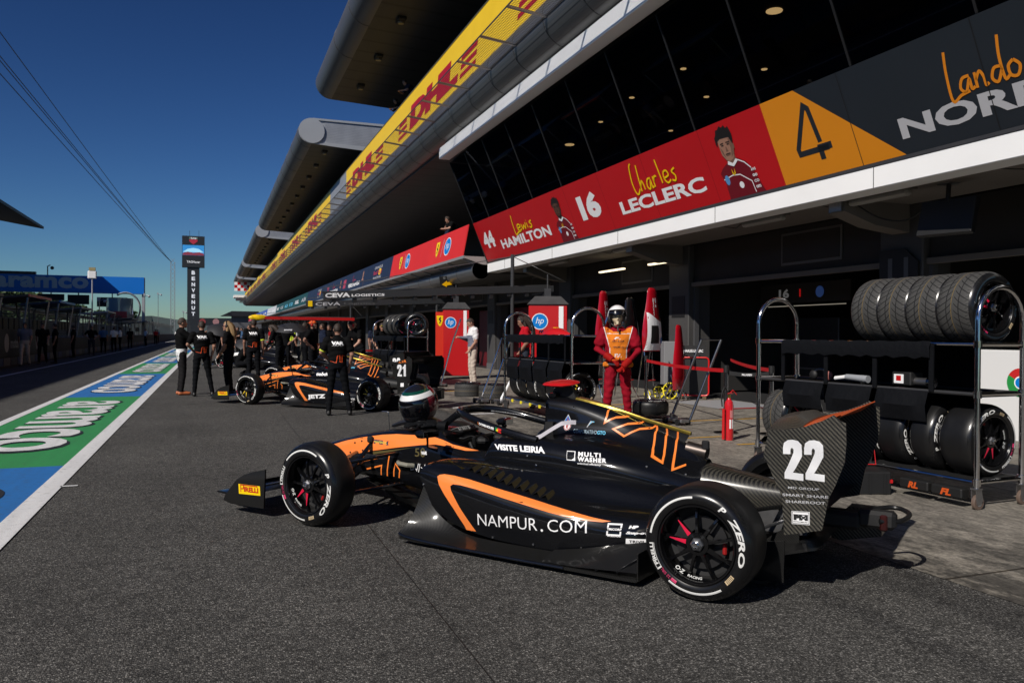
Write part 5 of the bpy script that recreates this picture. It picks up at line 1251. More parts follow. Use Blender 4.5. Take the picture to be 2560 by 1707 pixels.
# ================================================================ trolleys, tyres, tools
BK = M('near_black', (.006, .006, .006), .6)
def rack(name, label, p0, rz, L, wd=.54, zt=1.32, zm=.92, zb=.22, zh=1.78, flap=None, nf=4, cat='tyre trolley', castors=True):
    t = thing(name, label, cat, p0, rz, 'chrome tyre trolleys'); h = wd/2
    for y in (0, L):
        mb = MB(); pts = [(-h, y, .17), (-h, y, zh-h)]+[(-h*math.cos(R(a)), y, zh-h+h*math.sin(R(a))) for a in range(15, 166, 15)]+[(h, y, zh-h), (h, y, .17)]
        mb.tube(pts, .022, CHR, 12)
        for z in (zb, zm, zt): mb.tube([(-h, y, z), (h, y, z)], .018, CHR, 8)
        for z in (zb, zm, zt):
            for x in (-h, h): mb.cyl((x, y, z-.028), (x, y, z+.028), .032, CHR, 12)
        mb.build('hoop_frame', t)
        if castors:
            for x in (-h, h):
                c = MB(); c.prism([(x-.03, .17), (x+.03, .17), (x+.05, .075), (x+.02, .05), (x-.02, .05), (x-.03, .1)], y-.024, y-.018, STL); c.prism([(x-.03, .17), (x+.03, .17), (x+.05, .075), (x+.02, .05), (x-.02, .05), (x-.03, .1)], y+.018, y+.024, STL)
                c.box((x, y, .17), (.07, .06, .012), STL); o = c.build('castor', t)
                w_ = MB(); w_.lathe([(.030, -.016), (.055, -.016), (.062, -.010), (.062, .010), (.055, .016), (.030, .016)], M('castor_tyre', (.13, .09, .07), .5), 24, c=(x+.015, y, .062)); w_.lathe([(.0, -.018), (.032, -.018), (.032, .018), (.0, .018)], M('castor_hub', (.35, .35, .36), .3, .6), 20, c=(x+.015, y, .062)); w_.build('castor_wheel', o)
    mb = MB()
    for x in (-h, h):
        for z in (zb, zm, zt): mb.tube([(x, 0, z), (x, L, z)], .015, CHR if z != zm else DGRY, 8)
    mb.build('long_rails', t)
    mb = MB(); mb.box((0, L/2, zt-.0), (wd-.03, L-.06, .02), CAN); mb.box((0, L/2, zm-.02), (wd-.03, L-.06, .015), CAN); mb.box((0, L/2, zb+.01), (wd-.03, L-.06, .012), BLK); mb.build('shelf_trays', t)
    if flap:
        a, b, z1 = flap; mb = MB(); n = nf; mb.box((h+.01, (a+b)/2, (zt+z1)/2), (.012, b-a, zt-z1-.02), CAN)
        mb.grid([[(-h-.03, a+(b-a)*i/24, zt+.02+.004*math.sin(i*2)) for i in range(25)], [(-h-.05, a+(b-a)*i/24, zt-.03+.006*math.sin(i*1.7)) for i in range(25)], [(-h-.045, a+(b-a)*i/24, zt-.12+.012*math.sin(i*2.3)) for i in range(25)]], CAN)
        for i in range(n+1):
            y = a+(b-a)*i/n; mb.box((-h-.02, y, (zt+zm)/2), (.012, .045, zt-zm), CAN)
        for i in range(n):
            ya, yb = a+(b-a)*i/n+.03, a+(b-a)*(i+1)/n-.03
            mb.grid([[(-h-.02, ya+(yb-ya)*k/8, zm+.0) for k in range(9)], [(-h-.06-.02*math.sin(k*.8), ya+(yb-ya)*k/8, zm-.14) for k in range(9)] if 0 else [(-h-.06-.03*math.sin(PI*k/8), ya+(yb-ya)*k/8, zm-.13) for k in range(9)], [(-h-.04, ya+(yb-ya)*k/8, z1) for k in range(9)]], CAN)
        mb.build('canvas_cover', t)
    return t
ORDS = ['nearest', 'second', 'third', 'fourth', 'fifth', 'farthest']
AX = Vector((-.05, 1, 0)).normalized(); TRZ = math.atan2(AX.y, AX.x)-PI/2
TP = Vector((5.97, 4.63, 0)); LX = Vector((AX.y, -AX.x, 0))
rack('tyre_trolley', 'tall chrome tyre trolley nearest the camera with grooved tyres on top and castor wheels', TP, TRZ, 2.55, flap=(.40, 2.15, .66), nf=3)
def tyre_on(base, rz, s_, z, kind, label, x=0, grp=None, spin=0, out=-1):
    ax = Vector((-math.sin(rz), math.cos(rz), 0)); lx = Vector((ax.y, -ax.x, 0)); p = base+ax*s_+lx*x
    o = put_wheel('tyre', kind, None, (p.x, p.y, z), rz+(PI if out < 0 else 0), spin); return tag(o, label, 'tyre', grp)
ordn = ['nearest', 'second', 'third', 'farthest']
for k in range(4): tyre_on(TP, TRZ, .05+.302*k, 1.618, ('w', 'red'), ordn[k]+' of the four grooved wet tyres standing on top of the near trolley', grp='grooved wet tyres on the near trolley', spin=.5*k)
for k in range(4): tyre_on(TP, TRZ, (.05, .40, .70, 1.03)[k], .53, ('r' if k % 2 == 0 else 'f', 'red'), ordn[k]+' of the smooth tyres on the bottom shelf of the near trolley', grp='smooth tyres on the near trolley', spin=1.9+.7*k)
tyre_on(TP, TRZ, 2.1, .53, ('w', 'red'), 'grooved tyre at the far end of the near trolley, bottom shelf', x=-.05)
def local(base, rz, x, y, z): return Vector(base)+Matrix.Rotation(rz, 3, 'Z') @ Vector((x, y, z))
for s_, txt in ((.21, 'FL'), (.52, 'RL')):
    t = thing('wheel_tray', 'black tray under the tyres marked with orange letters %s' % txt, 'tray', local(TP, TRZ, -.30, s_, .12), TRZ); mb = MB(); mb.box((0, 0, 0), (.10, .28, .08), BK, ch=.01); mb.build('tray_body', t)
    mb = MB(); place2d(mb, T(txt, .05, .25), lambda u, v: (-.053, .05-.10*u, -.03+.055*v), M('tray_orange', (.55, .08, .01), .5)); mb.build('lettering', t, 0)
# things lying on the middle shelf
for (y, lab, kind) in ((1.8, 'grey folded headset and cable lying on the trolley shelf', 0), (1.35, 'white air gun lying on the trolley shelf', 1), (.78, 'small black box with a red and white sticker on the trolley shelf', 2)):
    t = thing(('headset', 'air_gun', 'tool_box')[kind], lab, ('headset', 'air gun', 'box')[kind], local(TP, TRZ, -.12, y, .935), TRZ); mb = MB()
    if kind == 0: mb.tube([(0, .1*math.cos(a/5)-.0, .05+.06*math.sin(a/5)) for a in range(0, 16)], .012, STL, 8); mb.sphere((0, .1, .05), (.03, .05, .05), BLK); mb.sphere((0, -.1, .05), (.03, .05, .05), M('pink_pad', (.35, .12, .10), .5)); mb.build('band', t)
    if kind == 1: mb.cyl((0, -.14, .04), (0, .12, .05), .035, LGRY, 14, .028); mb.cyl((0, .12, .05), (.0, .26, .03), .02, WHT, 10); mb.bar((0, -.06, .03), (-.02, -.10, -.0), .03, BLK); mb.build('gun_body', t)
    if kind == 2:
        mb.box((0, 0, .07), (.16, .20, .12), BLK, ch=.01); mb.build('box_body', t); mb = MB(); mb.box((-.082, .02, .07), (.004, .10, .08), WHT); mb.box((-.0845, .02, .075), (.003, .05, .045), RED); mb.build('sticker', t)
        mb = MB(); mb.cyl((.0, -.32, .05), (.0, -.16, .05), .035, STL, 12); mb.cyl((.0, -.36, .05), (.0, -.32, .05), .05, M('dark_chrome', (.25, .25, .26), .2, 1), 12); o = mb.build('round_tool', None); o.location = local(TP, TRZ, -.12, .86, .935); tag(o, 'shiny cylindrical tool beside the small black box on the trolley shelf', 'tool')
# middle rack behind the bodywork of car 22
MP = Vector((5.32, 10.85, 0))
rack('tyre_trolley', 'middle chrome tyre trolley with a black canvas cover, beside the fire marshal', MP, 0, 2.9, zt=1.36, zm=.95, flap=(.2, 2.7, .60))
for k in range(6): tyre_on(MP, 0, .25+.42*k, .54, ('r', 'yel'), ORDS[k]+' from the camera of the smooth tyres under the middle trolley', grp='smooth tyres on the middle trolley', spin=k)
for k in range(6):
    o = MB(); o.box((0, 0, 0), (.012, .07, .05), M('tab_yellow', (.85, .7, .02), .5)); o = o.build('shelf_tab', None, 0); o.location = (5.03, 11.2+.42*k, .2); tag(o, ORDS[k]+' of the small yellow tabs on the bottom rail of the middle trolley', 'tab', 'yellow tabs on the middle trolley')
t = thing('nose_cone', 'small glossy red body panel lying on top of the middle trolley', 'body panel', (5.32, 11.9, 1.38), R(5))
mb = MB(); rows = [[(.10*s_*math.cos(a)*k, -.36+.72*i/6, .09*k*math.sin(a)) for a in [PI*j/8 for j in range(9)]] for i, (k, s_) in enumerate(((.2, 1), (.55, 1), (.9, 1.2), (1.2, 1.3), (1.3, 1.4), (1.2, 1.5), (.9, 1.5)))]
mb.grid(rows, RED); mb.build('panel_shell', t); mb = MB(); mb.box((0, .12, .115), (.06, .10, .01), YGLD); mb.build('badge', t)
t = thing('work_glasses', 'silver framed goggles lying on the middle trolley', 'goggles', (5.25, 12.5, 1.40), 0); mb = MB(); mb.tube([tuple(p) for p in crv([(0, -.10, .0), (0, -.05, .05), (0, 0, .01), (0, .05, .05), (0, .10, .0)], 4)], .010, CHR, 6); mb.build('frame', t)
# far rack with upright grooved tyre
FP = Vector((5.0, 20.2, 0))
rack('tyre_trolley', 'far chrome tyre trolley with upright tyres, left of the man with the phone', FP, R(4), 3.4, zt=1.30, flap=(.2, 3.2, .6))
o = put_wheel('tyre', ('w', 'red'), None, (4.95, 20.15, 1.62), R(160)); tag(o, 'grooved tyre on top of the far trolley, turned towards the camera', 'tyre')
for k in range(3): tyre_on(FP, R(4), 1.0+.5*k, 1.61, ('w', 'red'), ORDS[k]+' of the three grooved tyres in a row on the far trolley', grp='grooved tyres in a row on the far trolley')
for k in range(4): tyre_on(FP, R(4), .5+.6*k, .52, ('w', 'red'), ORDS[k]+' of the four grooved tyres on the bottom shelf of the far trolley', grp='tyres under the far trolley')
for k, (y, lab) in enumerate(((24.6, 'dark red-trimmed equipment trolley beyond the far tyre trolley'),)):
    t = thing('equipment_trolley', lab, 'trolley', (4.2, y, 0), R(10)); mb = MB(); mb.box((0, 0, .55), (1.4, .6, .5), BLK, ch=.03); mb.build('cabinet', t); mb = MB(); mb.box((0, -.31, .86), (1.5, .03, .05), RED); mb.box((0, -.31, .70), (1.5, .02, .02), RED); mb.build('red_trim', t)
    mb = MB()
    for x in (-.6, .6): mb.tube([(x, 0, .3), (x, 0, .06)], .03, STL)
    mb.build('legs', t)
# tyres lying flat
for i, (x, y, z, lab) in enumerate(((5.35, 16.95, .13, 'grooved tyre lying flat on the apron, left one of two beside the jack handles'), (5.72, 16.35, .13, 'grooved tyre lying flat on the apron, right one of two beside the jack handles'), (6.85, 11.6, .12, 'black tyre lying flat on the ground behind the legs of the fire marshal'))):
    o = put_wheel('tyre', ('w', 'red') if i < 2 else ('f', 'yel'), None, (x, y, z+.17), 0); o.rotation_euler = (R(90), 0, .6*i); tag(o, lab, 'tyre')
# jacks with long handles
def jack(label, base, pts, rr=.02, wide=0, m=CHR):
    t = thing('jack', label, 'jack', base); mb = MB()
    if wide:
        a = [Vector(p) for p in pts]; dv = Vector(wide); mb.tube([tuple(a[0])]+[tuple(a[1])]+[tuple(a[1]+dv)]+[tuple(a[0]+dv)], rr, m, 10)
    else: mb.tube(pts, rr, m, 10)
    mb.build('handle', t); mb = MB(); mb.box((0, 0, .07), (.16, .5, .05), STL, ch=.01); mb.bar((0, .0, .1), (pts[0][0], pts[0][1], pts[0][2]+.06), .05, STL)
    for x in (-.09, .09): mb.lathe([(0, -.02), (.05, -.02), (.05, .02), (0, .02)], BLK, 16, axis='x', c=(x, -.18, .05)); mb.lathe([(0, -.02), (.05, -.02), (.05, .02), (0, .02)], BLK, 16, axis='x', c=(x, .18, .05))
    mb.build('base', t); return t
jack('bent chrome jack handle rising in front of the fire marshal', (6.14, 12.5, 0), [(0, 0, .08), (.07, 0, .5), (.18, .0, 1.28), (.42, 0, 1.80)])
jack('long chrome jack handle leaning beside the man with the phone', (5.64, 20.2, 0), [(0, 0, .08), (.28, 0, 1.1), (.50, -.1, 1.78)])
jack('low jack with a pair of dark handles between the lying tyres and the middle trolley', (5.05, 15.1, 0), [(.0, 0, .08), (.40, -.1, 1.30)], wide=(.16, -.05, -.02))
jack('short white jack lever pointing up at the corner of the middle trolley', (5.30, 14.7, 0), [(0, 0, .06), (.30, -.1, .68)], rr=.028, m=WHT)
jack('dark tubular jack handles standing in front of the red framed boxes', (6.75, 10.65, 0), [(0, .15, .08), (.45, .0, 1.31)], rr=.022, wide=(.12, -.34, 0), m=M('dark_chrome', (.25, .25, .26), .2, 1))
# extinguisher and barrier
t = thing('fire_extinguisher', 'red fire extinguisher with white label standing by the barrier post', 'extinguisher', (6.38, 8.80, 0))
mb = MB(); mb.lathe([(0, .0), (.055, .0), (.06, .02), (.06, .46), (.05, .51), (.03, .53), (.02, .56), (0, .56)], M('extinguisher_red', (.55, .012, .02), .25, coat=.6), 28, 'z'); mb.build('cylinder', t)
mb = MB(); mb.cyl((0, 0, .55), (0, 0, .60), .018, GOLD, 12); mb.box((.02, 0, .62), (.10, .02, .015), RED, rz=.3); mb.tube([(0, 0, .61), (.06, .0, .66), (.12, 0, .60)], .007, RED, 6); mb.build('valve', t)
mb = MB(); mb.tube([tuple(p) for p in crv([(0, 0, .58), (-.08, -.02, .70), (-.13, -.02, .60), (-.12, -.02, .45)], 4)], .009, BLK, 8); mb.cyl((-.10, -.02, .02), (-.095, -.02, .42), .020, RED, 14); mb.build('hose_and_horn', t)
mb = MB(); mb.add([(.0605*math.sin(a), -.0605*math.cos(a), z) for z in (.16, .28) for a in (-.5, -.2, .2, .5, .8)], [(0, 1, 6, 5), (1, 2, 7, 6), (2, 3, 8, 7), (3, 4, 9, 8)], WHT); mb.add([(.0605*math.sin(a), -.0605*math.cos(a), z) for z in (.30, .40) for a in (-.4, -.1, .2, .5)], [(0, 1, 5, 4), (1, 2, 6, 5), (2, 3, 7, 6)], M('label_pink', (.6, .25, .25), .5)); mb.build('label', t)
posts = [(6.80, 9.45, 'barrier post beside the fire extinguisher', .95), (7.93, 13.6, 'dark barrier post right of the fire marshal holding the red belt', .97), (7.30, 9.10, 'barrier post half hidden by the near trolley', .95)]
for x, y, lab, h in posts:
    t = thing('barrier_post', lab, 'barrier post', (x, y, 0)); mb = MB(); mb.cyl((0, 0, .01), (0, 0, h), .032, M('dark_chrome', (.25, .25, .26), .2, 1), 16); mb.cyl((0, 0, h-.09), (0, 0, h+.01), .04, BLK, 16); mb.build('post', t); mb = MB(); mb.cyl((0, 0, 0), (0, 0, .018), .17, M('dark_chrome', (.25, .25, .26), .2, 1), 28); mb.build('foot', t)
def belt(label, a, b, z, m, marks=(), txt=None, sag=.03):
    t = thing('barrier_belt', label, 'belt', (0, 0, 0)); mb = MB(); a, b = Vector((*a, z)), Vector((*b, z)); n = 12
    P_ = lambda u, v: a+(b-a)*u+Vector((0, 0, -sag*4*u*(1-u)+.055*(v-.5)))
    mb.grid([[tuple(P_(i/n, v)) for i in range(n+1)] for v in (0, 1)], m); d = (b-a).normalized(); nn = Vector((d.y, -d.x, 0)); nn = nn if nn.y < 0 else -nn
    mb.grid([[tuple(P_(i/n, v)-nn*.002) for i in range(n+1)] for v in (0, 1)], m); mb.build('belt_band', t)
    mb = MB()
    for u in marks:
        mb.add([tuple(P_(u+du, v)+nn*.003) for du, v in ((0, .2), (.012, .2), (.012, .8), (0, .8))], [(0, 1, 2, 3)], YGLD); mb.add([tuple(P_(u+.018+du, v)+nn*.003) for du, v in ((0, .25), (.012, .25), (.012, .75), (0, .75))], [(0, 1, 2, 3)], M('badge_pale_blue', (.2, .45, .75), .4))
    if txt: place2d(mb, T(txt, .03), lambda u, v: tuple(P_(.35+.22*u, .25+.5*v)+nn*.003), WHT, .2)
    if mb.v: mb.build('belt_print', t, 0)
belt('red belt with small team badges between the two barrier posts', (7.93, 13.6), (6.80, 9.45), .885, REDV, (.15, .32, .5, .68, .85))
belt('red barrier belt behind the near trolley', (9.6, 13.2), (7.3, 9.1), .90, REDV, (.2, .4, .6, .8))
belt('black barrier belt with a white team word on it', (8.2, 9.9), (6.80, 9.45), .86, BLK, (), 'McLAREN') if False else belt('black barrier belt with a white team word on it', (6.80, 9.45), (7.30, 9.10), .86, BLK, (), 'McLAREN')
belt('red barrier belt running from the middle trolley to the left', (8.8, 21.0), (5.9, 15.4), .93, REDV, (.2, .5, .8))
# case with an open lid, hose kit
t = thing('tool_case', 'black plastic case with an open red-edged lid behind the rear wing of car 22', 'tool case', (5.35, 5.55, 0), R(-20))
mb = MB(); mb.box((0, 0, .10), (.52, .34, .20), BLK, ch=.012)
for x in (-.2, -.07, .07, .2): mb.box((x, -.172, .10), (.02, .012, .18), BLK)
mb.build('case_body', t); mb = MB(); mb.box((0, .19, .36), (.52, .05, .32), BLK, rot=Matrix.Rotation(R(12), 3, 'X'), ch=.01); mb.build('lid', t)
mb = MB(); mb.tube([(-.26, .13, .22), (-.26, .20, .50), (.26, .20, .50), (.26, .13, .22)], .006, RED, 5, closed=True); mb.box((.255, -.16, .12), (.03, .02, .03), RED); mb.build('red_edge', t)
# red tool cabinets
def cabinet(label, x, y, wd, h, shield):
    rz = math.atan2(-x, y)*.9; t = thing('tool_cabinet', label, 'cabinet', (x, y, 0), rz, 'red tool cabinets with round badges'); mb = MB()
    mb.box((0, .3, h/2+.05), (wd, .6, h-.1), RED, ch=.015); mb.build('cabinet_body', t); mb = MB(); mb.box((wd*.34, -.003, h-.47), (wd*.12, .006, .84), WHT); mb.build('white_stripe', t)
    c = -.20*wd/.94
    mb = MB(); z = h-.42
    for r_, m_, o_ in ((.20, WHT, -.003), (.18, BLUE, -.006)): mb.prism(circ(c, z, r_*wd/.94, 40), o_-.002, o_, m_)
    place2d(mb, T('hp', -.0, .28), lambda u, v: (c-.10*wd/.94+.20*wd/.94*u, -.0095, z-.10+.20*v), WHT); mb.build('round_badge', t, 0)
    mb = MB(); k = .62; n_ = [(-wd/2-.04, -.04), (wd/2+.04, -.04), (wd/2+.04, .64), (-wd/2-.04, .64)]; vs = [(x_, y_, h) for x_, y_ in n_]+[(x_*k, .3+(y_-.3)*k, h+.20) for x_, y_ in n_]
    mb.add(vs, [(0, 1, 5, 4), (1, 2, 6, 5), (2, 3, 7, 6), (3, 0, 4, 7), (4, 5, 6, 7), (3, 2, 1, 0)], DGRY); mb.box((0, .3, h+.30), (.16, .16, .2), DGRY); mb.tube([(0, .3, h+.4), (0, .3, h+.75)], .02, DGRY, 8); mb.build('canopy', t)
    if shield:
        mb = MB(); s_ = .34; zz = h-.35; xx = -wd*.62
        mb.box((-wd*.62, .02, h/2), (wd*.32, .03, h-.2), M('shield_panel', (.65, .03, .01), .4)); mb.prism([(xx-.10, zz+.14), (xx+.10, zz+.14), (xx+.09, zz-.02), (xx+.05, zz-.14), (xx, zz-.19), (xx-.05, zz-.14), (xx-.09, zz-.02)], -.002, .004, YGLD)
        mb.prism([(xx-.02, zz-.10), (xx, zz-.02), (xx-.04, zz+.02), (xx, zz+.10), (xx+.03, zz+.09), (xx+.02, zz+.02), (xx+.05, zz-.03), (xx+.02, zz-.04), (xx+.015, zz-.1)], -.004, -.002, BLK); mb.build('shield_side', t, 0)
cabinet('red tool cabinet with a round blue badge, right of the team member in red', 7.69, 17.9, .94, 2.12, False)
cabinet('red tool cabinet with yellow shield and round badge behind the man with the phone', 7.0, 23.4, .80, 2.15, True)
# engine covers stood on end
def cover(label, x, y, rz, h, z0, m, white=True, num=True, grp=None):
    t = thing('engine_cover_panel', label, 'body panel', (x, y, 0), rz, grp); mb = MB(); rows = []
    for i, (wd, dp) in enumerate(((.30, .10), (.38, .14), (.48, .17), (.60, .2), (.68, .22), (.70, .22), (.62, .16))):
        z = z0+h*(1-i/6); rows.append([(wd*math.cos(a)*.5, -dp*math.sin(a)*.6, z) for a in [PI*j/10 for j in range(11)]])
    rows.insert(0, [(p[0]*.5, p[1]*.3, p[2]+.05) for p in rows[0]]); lo = MB(); lo.grid([[tuple(q) for q in r_] for r_ in zip(*[crv([r_[j] for r_ in rows], 3) for j in range(11)])], m); lo.build('shell', t)
    mb = MB(); bv = BVHTree.FromPolygons([Vector(v) for v in lo.v], lo.f)
    f = lambda x_, z_: (lambda hh: None if hh[0] is None else tuple(hh[0]+Vector((0, -.004, 0))))(bv.ray_cast(Vector((x_, -2, z_)), Vector((0, 1, 0))))
    f2 = lambda x_, z_: (lambda hh: None if hh[0] is None else tuple(hh[0]+Vector((0, -.008, 0))))(bv.ray_cast(Vector((x_, -2, z_)), Vector((0, 1, 0))))
    if white: place2d(mb, fill2d([[(-.31, z0+.02), (.31, z0+.02), (.30, z0+h*.46), (.02, z0+h*.52), (-.24, z0+h*.64)]]), f, WHT, .05); place2d(mb, UNIT and ([(-.20, z0+.16), (.09, z0+.16), (.07, z0+h*.42), (-.17, z0+h*.42)], [(0, 1, 2, 3)]), f2, BLK, .05); place2d(mb, fill2d([circ(.22, z0+.22, .07, 14)]), f2, BLUE, .05)
    if num: place2d(mb, ([(-.02+.05*(1-v_), z0+h*.72+.2*u_) for u_, v_ in T('16', .06)[0]], T('16', .06)[1]), f, WHT, .03); place2d(mb, ([(-.085+.03*(1-v_)+.0, z0+h*.58+.36*u_) for u_, v_ in T('UniCredit', .04)[0]], T('UniCredit', .04)[1]), f, WHT, .03)
    mb.build('panel_graphics', t, 0)
    mb = MB()
    for sx in (-.14, .14): mb.tube([(sx, .10, z0+.3), (sx, .02, .35), (sx*1.5, -.12, .05)], .014, CHR, 8); mb.tube([(sx, .1, z0+.1), (sx*1.2, .25, .05)], .012, CHR, 8)
    mb.tube([(-.17, 0, .45), (.17, 0, .45)], .012, RED, 8); mb.build('stand', t)
RCG = M('racing_red_gloss', (.38, .004, .012), .2, coat=.8)
GC = 'engine covers stood on end by the garage'
cover('red and white engine cover panel numbered 16 stood on end right of the fire marshal', 8.45, 14.3, R(28), 1.25, 1.05, RCG, True, True, GC)
cover('red engine cover panel stood on end left of the fire marshal with white lettering', 7.7, 15.0, R(35), 1.25, 1.0, RCG, False, True, GC)
cover('dark shiny side panel stood on end between the two engine covers', 8.05, 14.5, R(30), 1.05, 1.05, M('dark_gloss', (.02, .02, .022), .12, .5, coat=1), False, False, GC)
cover('plain red side panel stood on end left of the red framed box', 9.15, 14.4, R(40), 1.3, .25, RCG, False, False, GC)
# framed boxes
for i, (x, y, lab) in enumerate(((9.75, 14.75, 'black panel in a rounded red tube frame behind the jack handles'),)):
    t = thing('framed_board', lab, 'framed board', (x, y, 0), R(-35)); mb = MB(); a, h0, h1, c_ = .34, .08, .90, .07
    pts = []
    for cx, cz, a0 in ((a-c_, h1-c_, 0), (-a+c_, h1-c_, 90), (-a+c_, h0+c_, 180), (a-c_, h0+c_, 270)): pts += [(cx+c_*math.cos(R(a0+q)), 0, cz+c_*math.sin(R(a0+q))) for q in (0, 30, 60, 90)]
    mb.tube(pts, .018, M('frame_red', (.60, .012, .012), .35), 8, closed=True); mb.build('frame', t); mb = MB(); mb.box((0, .03, (h0+h1)/2), (2*a-.05, .03, h1-h0-.05), BLK); mb.build('panel', t); mb = MB()
    for sx in (-.25, .25): mb.box((sx, .05, .04), (.08, .3, .06), M('wood', (.12, .08, .04), .7))
    mb.build('feet', t)
t = thing('name_board', 'black board with a driver name in white on top of the red framed board', 'name board', (9.85, 14.9, .93), R(-35)); mb = MB(); mb.box((0, 0, .12), (.52, .03, .22), BLK); mb.build('board', t); mb = MB(); place2d(mb, T('CHARLES LECLERC', .03), lambda u, v: (-.22+.44*u, -.018, .08+.06*v), WHT); mb.build('lettering', t, 0)
t = thing('white_box', 'plain white carton standing behind the name board', 'box', (9.75, 15.6, 0), R(-20)); mb = MB(); mb.box((0, 0, .62), (.42, .4, 1.24), M('carton', (.22, .22, .23), .6), ch=.01); mb.build('carton', t)
t = thing('wheeled_stand', 'small black trolley with yellow spoked wheels behind the fire marshal', 'trolley', (9.25, 15.0, 0), R(-60)); YW = M('wheel_yellow', (.85, .70, .02), .4)
mb = MB(); mb.tube([(-.3, 0, .12), (.1, .0, .2), (.3, 0, .75)], .015, CHR, 8); mb.tube([(-.3, .2, .12), (.1, .2, .2), (.3, .2, .75)], .015, CHR, 8); mb.box((-.1, .1, .22), (.5, .22, .16), BLK, ch=.02); mb.build('frame', t)
for cx, r_ in ((.12, .17), (-.16, .125), (-.44, .07)):
    mb = MB(); mb.tube([(cx+r_*math.cos(2*PI*i/24), -.05, r_+.01+r_*math.sin(2*PI*i/24)) for i in range(24)], .014, YW, 8, closed=True); mb.cyl((cx, -.07, r_+.01), (cx, -.03, r_+.01), .03, YW, 12)
    for i in range(8): mb.tube([(cx, -.05, r_+.01), (cx+r_*math.cos(i*PI/4), -.05, r_+.01+r_*math.sin(i*PI/4))], .008, YW, 5)
    mb.build('yellow_wheel', t)
t = thing('pit_cabinet', 'white waist-high cabinet with a coloured round emblem at the right picture edge', 'cabinet', (10.05, 8.15, 0)); mb = MB(); mb.box((.15, -.35, .60), (.5, 2.3, 1.20), M('white_laminate', (.72, .72, .71), .4), ch=.01); mb.build('cabinet_body', t, 0)
mb = MB(); cy, cz = -.72, .78
for k, c_ in enumerate(((.55, .02, .02), (.75, .5, .02), (.02, .28, .06))):
    seg = [(cy+.075*math.cos(R(a)), cz+.075*math.sin(R(a))) for a in range(30+120*k, 151+120*k, 12)]+[(cy+.19*math.cos(R(a)), cz+.19*math.sin(R(a))) for a in range(150+120*k, 29+120*k, -12)]; mb.prism(seg, -.104, -.1015, M('emblem_%d' % k, c_, .4), 'yz')
mb.prism(circ(cy, cz, .085, 24), -.107, -.1045, WHT, 'yz'); mb.prism(circ(cy, cz, .066, 24), -.110, -.1075, BLUE, 'yz'); mb.prism(circ(.45, .50, .07, 16), -.104, -.1015, M('disc_orange', (.9, .16, .02), .5), 'yz'); mb.build('round_emblem', t, 0)  # emblem centre, plus a plain orange disc on the cabinet front
# overhead gantries
def gantry(label, y, x0, x1, z0, z1, hgt, m, mast=None):
    t = thing('overhead_gantry', label, 'gantry', (0, y, 0), 0); mb = MB(); n = 8
    d = (Vector((x1, 0, z1))-Vector((x0, 0, z0))); mb.bar((x0, 0, z0), (x1, 0, z1), .14, m, hgt); mb.build('beam', t)
    mb = MB(); mb.bar((x0, .25, z0+.1), (x1, .25, z1+.1), .05, DGRY, .05)
    for i in range(12): p = Vector((x0, 0, z0))+d*(i+.5)/12; mb.box((p.x, 0, p.z-hgt/2-.05), (.10, .10, .08+.04*(i % 3)), BLK)
    mb.build('fittings', t)
    if mast: mb = MB(); mb.tube([(mast, 0, 0), (mast, 0, z1+.9)], .05, DGRY, 10); mb.tube([(mast, 0, z1+.85), (x0, 0, z0+.2)], .012, STL, 5); mb.tube([(mast, 0, z1+.85), (x1+.4, 0, z1+.2)], .012, STL, 5); mb.build('mast', t)
    return t
GM = M('gantry_grey', (.05, .052, .056), .4, .4)
t = gantry('long dark overhead gantry with white company lettering above the crew', 20.4, 2.62, 8.9, 2.32, 2.66, .17, GM, 7.7)
mb = MB(); place2d(mb, T('CEVA', .045), lambda u, v: (2.66+.62*u, -.074, 2.27+.034*u+.115*v), WHT); place2d(mb, T('LOGISTICS', .03), lambda u, v: (3.32+.84*u, -.074, 2.315+.035*u+.065*v), WHT); mb.build('lettering', t, 0)
t = gantry('second overhead gantry with dim company lettering, farther along the lane', 31.5, 3.4, 9.4, 2.50, 2.75, .20, GM, 8.6)
mb = MB(); place2d(mb, T('CEVA', .02), lambda u, v: (3.75+.95*u, -.074, 2.44+.035*u+.13*v), SILV); place2d(mb, T('Logistics', .0), lambda u, v: (4.85+1.2*u, -.074, 2.49+.035*u+.10*v), M('grey_lettering', (.12, .12, .12), .5)); mb.box((3.55, -.08, 2.52), (.16, .01, .22), YGLD); mb.build('lettering', t, 0)
t = gantry('thin red overhead gantry with a yellow tip beyond the crew', 45.0, 2.5, 7.5, 2.20, 2.18, .16, M('gantry_red', (.45, .01, .01), .3, coat=.5), 7.3)
mb = MB(); mb.sphere((2.35, 0, 2.22), (.5, .10, .16), YGLD, 14, 8); mb.build('yellow_tip', t)
t = thing('arrow_sign', 'black sign with a yellow arrow pointing left under the balcony', 'sign', (8.2, 28.4, 3.27)); mb = MB(); mb.box((0, 0, 0), (.66, .04, .52), BLK, rot=Matrix.Rotation(R(-7), 3, 'Y')); mb.tube([(0, 0, .2), (0, 0, .5)], .02, STL); mb.build('panel', t)
mb = MB(); mb.prism([(-.27, -.07), (-.08, .07), (-.08, .02), (.24, .06), (.24, -.04), (-.08, -.10), (-.08, -.16)], -.035, -.025, M('arrow_yellow', (.85, .45, .0), .4))
for k in range(3): mb.prism(circ(-.18+.19*k, .17, .05, 12), -.035, -.025, M('grey_lettering', (.12, .12, .12), .5))
mb.build('arrow', t)
